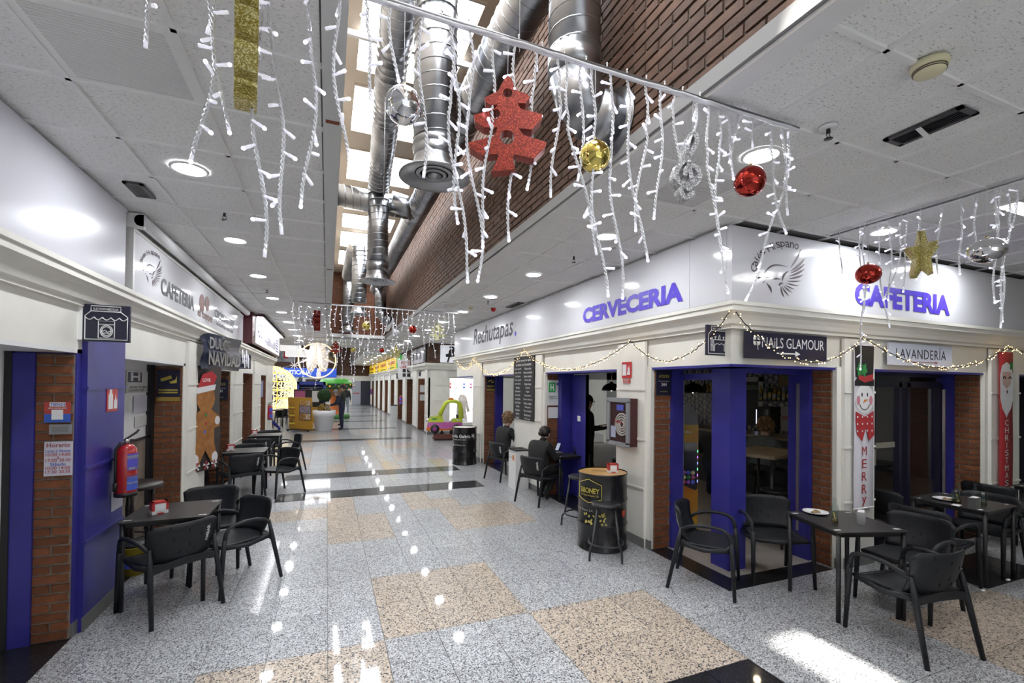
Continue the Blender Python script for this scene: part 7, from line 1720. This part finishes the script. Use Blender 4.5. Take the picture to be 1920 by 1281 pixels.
for k in range(12): tag(MB().sphere((4.45 + (k % 6) * .28, 17.45, 1.92 - .13 * (k // 6)), .05, 10, 8, 1.2, .8, 1.1).build('plush_toy', [REDP, WHITE, MATS['label_blue'], MATS['poster_pink'], CGRY, MATS['cloth_navy']][k % 6]), f'{["red", "white", "blue", "pink", "grey", "navy"][k % 6]} plush toy in the {["upper", "lower"][k // 6]} row of the lit shop window', 'toy', 'plush toys in the shop window')
for k, (y, z0, z1, lab) in enumerate(((17.7, 1.55, 1.85, 'upper white notice by the photo shop door'), (17.7, 1.2, 1.45, 'lower white notice by the photo shop door'))):
    q = P(789 + 4, 720, 1, 19.18); tag(MB().box(3.60, 3.88, 19.16, 19.175, z0, z1).build('paper_sheet', WHITE), lab, 'notice')
# blue laundry card and white stickers on the left piers
tag(MB().box(-2.05, -1.80, 15.66, 15.67, 1.45, 1.95).build('paper_sheet', mat('card_pale_blue', (.45, .50, .72), .5)), 'pale blue card on the last left brick reveal', 'notice')

# ---------------------------------------------------------------- inside the cafe
tw = struct('wall_cafe_tiles', MB().box(8.30, 8.34, 5.0, 9.5, 0, 2.62), mat('tile_grout', (.10, .10, .10), .7), 'bar back wall of navy and cream star tiles')
TN, TC = mat('tile_navy', (.012, .014, .07), .25), mat('tile_cream', (.34, .32, .27), .25)
s = .122
tm = MB().mat(0).box(0, .010, -s, s, -s, s).mat(1)
for k in range(4):
    a = k * PI / 2
    def r2(y, z): return (-.0012, y * math.cos(a) - z * math.sin(a), y * math.sin(a) + z * math.cos(a))
    tm.add([r2(0, 0), r2(s * .45, s * .45), r2(s * .95, 0), r2(s * .45, -s * .45)], [(0, 1, 2, 3)]) if k % 2 else tm.add([r2(s * .5, s * .5), r2(s, s * .55), r2(s, s), r2(s * .55, s)], [(0, 1, 2, 3)])
    tm.add([r2(s * .55, s * .98), r2(0, s * .6), r2(-s * .55, s * .98)], [(0, 1, 2)])
star_me = tm.mesh('star_tile', [TN, TC])
for i in range(18):
    for j in range(10):
        link('star_tile', star_me, tw, (8.288, 5.12 + i * .247, .13 + j * .247))
bc = thing('bar_counter', 'dark bar counter with pale worktop inside the cafe', 'counter', (7.35, 7.0, 0))
MB().box(-.25, .25, -1.9, 2.2, 0, 1.02).build('front', mat('counter_dark', (.02, .02, .025), .5), bc); MB().box(-.32, .30, -1.95, 2.25, 1.02, 1.06).build('worktop', mat('counter_top', (.20, .17, .12), .35), bc)
sh = thing('bottle_shelf', 'shelf with bottles on the star tile wall', 'shelf', (8.28, 6.4, 1.62)); MB().box(-.20, 0, -.42, .40, 0, .03).build('board', mat('shelf_dark', (.05, .04, .03), .5), sh)
BC = [mat('spirit_amber', (.35, .20, .02), .12), mat('spirit_green', (.02, .06, .02), .12), mat('spirit_clear', (.35, .36, .30), .12), mat('spirit_yellow', (.45, .33, .03), .12)]
for k in range(8):
    bt_ = thing('spirit_bottle', ['amber', 'dark green', 'pale', 'yellow'][k % 4] + ' spirit bottle, ' + ORD[k] + ' from the right on the bar shelf', 'bottle', (8.18, 6.03 + k * .10, 1.65), 0, 'bottles on the bar shelf'); hh = .26 + .04 * (k % 3)
    MB().lathe([(.034, 0), (.036, .01), (.036, hh * .58), (.014, hh * .76), (.014, hh), (.001, hh)], 12).build('glass_body', BC[k % 4], bt_); MB().lathe([(.0365, hh * .18), (.0365, hh * .45)], 12, cap=False).build('bottle_label', BC[(k + 2) % 4], bt_)
sh2 = thing('bottle_shelf', 'long glass shelf with bottles seen left of the blue corner pillar', 'shelf', (8.28, 8.5, 1.75)); MB().box(-.2, 0, -.7, .7, 0, .025).build('board', MATS['shelf_dark'], sh2)
for k in range(11):
    bt_ = thing('spirit_bottle', ['amber', 'dark green', 'pale', 'yellow'][k % 4] + ' spirit bottle, ' + ORD[k] + ' along the far glass shelf', 'bottle', (8.18, 7.9 + k * .11, 1.775), 0, 'bottles on the far shelf'); hh = .25 + .04 * (k % 2)
    MB().lathe([(.034, 0), (.036, .01), (.036, hh * .58), (.014, hh * .76), (.014, hh), (.001, hh)], 12).build('glass_body', BC[(k + 2) % 4], bt_)
hw = thing('serving_hatch', 'white framed kitchen hatch in the tiled bar wall', 'hatch', (8.28, 7.25, 0)); MB().box(-.03, .0, -.50, -.40, 1.1, 2.12).box(-.03, 0, .40, .5, 1.1, 2.12).box(-.03, 0, -.5, .5, 2.02, 2.12).build('frame', mat('hatch_white', (.5, .5, .47), .5), hw); MB().box(-.012, 0, -.4, .4, 1.1, 2.02).build('opening', BLACK, hw); MB().box(-.02, 0, -.4, .4, 1.85, 1.95).build('blind', mat('hatch_green', (.12, .16, .10), .6), hw)
fg = thing('drinks_fridge', 'small dark drinks fridge with a lit edge under the bottle shelf', 'fridge', (8.14, 6.55, 1.06)); MB().box(-.14, .14, -.17, .17, 0, .46).build('cabinet', BLACK, fg); MB().box(-.146, -.14, -.14, .14, .04, .42).build('glass_door', MATS['shop_glass_dark'], fg); MB().box(-.15, -.145, .12, .135, .05, .40).build('light_edge', emis('fridge_light', (.7, .7, 1), 1.2, False), fg)
cs = thing('poster', 'white poster with red lettering under the bottle shelf', 'poster', (8.27, 6.21, 1.06)); MB().box(-.01, 0, -.14, .14, 0, .47).build('sheet', mat('poster_white_dim', (.5, .5, .48), .6), cs); text(cs, 'lettering', 'COMPADRE', (-.012, 0, .26), UR, ZV, MATS['card_red'], wid=.22, hei=.07, bold=.02)
vm = thing('poster', 'ochre VERMUT poster hanging in the cafe window', 'poster', (8.27, 6.2, 1.93)); MB().box(-.01, 0, -.19, .19, 0, .40).build('sheet', mat('poster_ochre', (.30, .20, .07), .6), vm); text(vm, 'lettering', 'VERMUT', (-.012, 0, .24), UR, ZV, INKG, wid=.28, hei=.08, bold=.03); MB().box(-.012, -.01, -.13, .13, .15, .17).build('green_line', HGm, vm)
ht = thing('high_table', 'tall wooden table behind the cafe corner window', 'table', (5.40, 4.38, 0), .25); MB().box(-.45, .45, -.32, .32, 1.02, 1.06).build('tabletop', noise_col(mat('pale_oak', rough=.5), (.20, .15, .09), (.32, .25, .16), 5, 6), ht)
for sx in (-1, 1):
    for sy in (-1, 1): MB().tube([(.40 * sx, .27 * sy, 1.02), (.40 * sx, .27 * sy, 0)], .02, 8).build('leg', BLACKM, ht)
stool(5.1, 4.0, .2, 'dark stool under the tall wooden table', .66); stool(5.75, 4.9, .5, 'dark stool behind the tall wooden table', .70)
cm = thing('claw_machine', 'orange and yellow claw machine with a grey dome top inside the cafe', 'arcade machine', (4.27, 4.72, 0), math.radians(-24))
MB().box(-.17, .17, -.20, .20, 0, 1.42).build('cabinet', noise_col(mat('claw_orange', rough=.35), (.40, .10, .02), (.55, .38, .03), 1.6), cm)
MB().prism([(.17 * math.cos(k * PI / 12), .26 * math.sin(k * PI / 12)) for k in range(13)], (0, -.20, 1.42), UF, ZV, (0, .4, 0)).build('dome', mat('dome_grey', (.20, .20, .21), .5), cm)
MB().prism([(-.06, .68), (.13, .60), (.16, .62), (.16, 1.20), (-.02, 1.20), (-.06, 1.14)], (0, -.206, 0), UF, ZV, (0, .005, 0)).build('window', mat('claw_window', (.04, .04, .06), .1), cm)
for k in range(9): MB().sphere((-.01 + (k % 3) * .055, -.21, .70 + (k // 3) * .06), .028, 8, 6, 1, .4, 1).build('prize', [MATS['poster_pink'], MATS['ball_purple'], MATS['label_blue'], YEL, HGm][k % 5], cm)
for k in range(6): MB().box(.155, .165, -.212, -.205, .70 + k * .075, .73 + k * .075).build('edge_led', emis(['led_blue', 'led_violet', 'led_green'][k % 3], [(.3, .4, 1), (.6, .2, 1), (.2, 1, .5)][k % 3], 1.0, False), cm)
text(cm, 'lettering', 'LOVE LAND', (-.115, -.207, .78), ZV, (-1, 0, 0), WHITE, wid=.80, hei=.085, bold=.06); text(cm, 'lettering', 'LOVE LAND', (-.115, -.2085, .78), ZV, (-1, 0, 0), BR, wid=.78, hei=.07, bold=.03); text(cm, 'lettering', 'ole vending', (-.02, -.208, 1.33), UF, ZV, WHITE, wid=.2, hei=.04, bold=.01)
def pendant(x, y, z, label, r=.24, em=2.0):
    t = thing('pendant_lamp', label, 'lamp', (x, y, z), 0, 'black dome pendant lamps'); prof = [(r * math.cos(k * PI / 16), r * .8 * math.sin(k * PI / 16)) for k in range(8)] + [(.03, r * .8), (.03, r * .95)]
    MB().lathe(prof, 28, cap=False).build('shade', mat('shade_black', (.006, .006, .006), .25), t); MB().sphere((0, 0, .04), .045, 10, 8).build('bulb', emis('pendant_bulb', (1, .8, .55), 40.0), t); MB().tube([(0, 0, r * .95), (0, 0, 2.62 - z)], .006, 6).build('cord', BLACK, t)
pendant(5.57, 4.62, 2.10, 'black dome pendant lamp right of the blue corner pillar'); pendant(5.9, 6.2, 1.80, 'black dome pendant lamp left of the blue corner pillar', .2); pendant(5.45, 8.0, 1.80, 'added black dome pendant lamp seen through the middle opening', .2); pendant(9.6, 6.0, 2.0, 'added black dome pendant lamp behind the glazed doors', .22)  # pendants beyond the corner pair are extra, added to brighten the interior
# tables and sitters behind the glass doors
table(6.7, 4.75, .1, 'dark table behind the glazed doors', GT); plate(6.72, 4.62, HT, .12, 'white plate with sandwiches behind the glazed doors')
chair(6.1, 4.7, .95, .1, 'dark armchair behind the glazed doors', GR, False, False)
b3 = barrel(4.75, 8.15, math.atan2(-8.15, -4.75) + PI / 2, 'dark beer drum table inside the middle opening', MATS['drum_top_cream'])
text_into(MB(), 'Estrella Galicia', (0, 0, 0), UF, ZV, wid=.42, hei=.06, bold=.02, warp=cyl(0, .62)).build('lettering', MATS['print_white'], b3)
stool(4.5, 6.3, .2, 'dark stool inside the middle opening', .70); chair(5.2, 9.0, -.9, -.2, 'dark armchair inside the middle opening beside the drum', GR, False, False)
q = P(1113, 760, 1, 13.2); wp_ = thing('roll_up_poster', 'pale roll-up poster with a drawn camera seen through the middle opening', 'poster', (7.35, 12.6, 0))
MB().box(-.35, .35, -.01, .01, .03, 2.0).build('sheet', mat('print_pale', (.62, .68, .68), .4), wp_); MB().box(-.38, .38, -.08, .08, 0, .04).build('foot', STEEL, wp_)
MB().lathe([(.001, -.013), (.12, -.013)], 20, (0, 0, 1.62), axis='y', cap=False).build('camera_lens_print', INKG, wp_); MB().lathe([(.001, -.016), (.07, -.016)], 20, (0, 0, 1.62), axis='y', cap=False).build('lens_centre_print', MATS['print_pale'], wp_)
for k, b_ in enumerate(('Alg', 'vida c', 'te')): text(wp_, 'lettering', b_, (0, -.014, 1.32 - k * .2), UF, ZV, INKG, hei=.11, bold=.02)
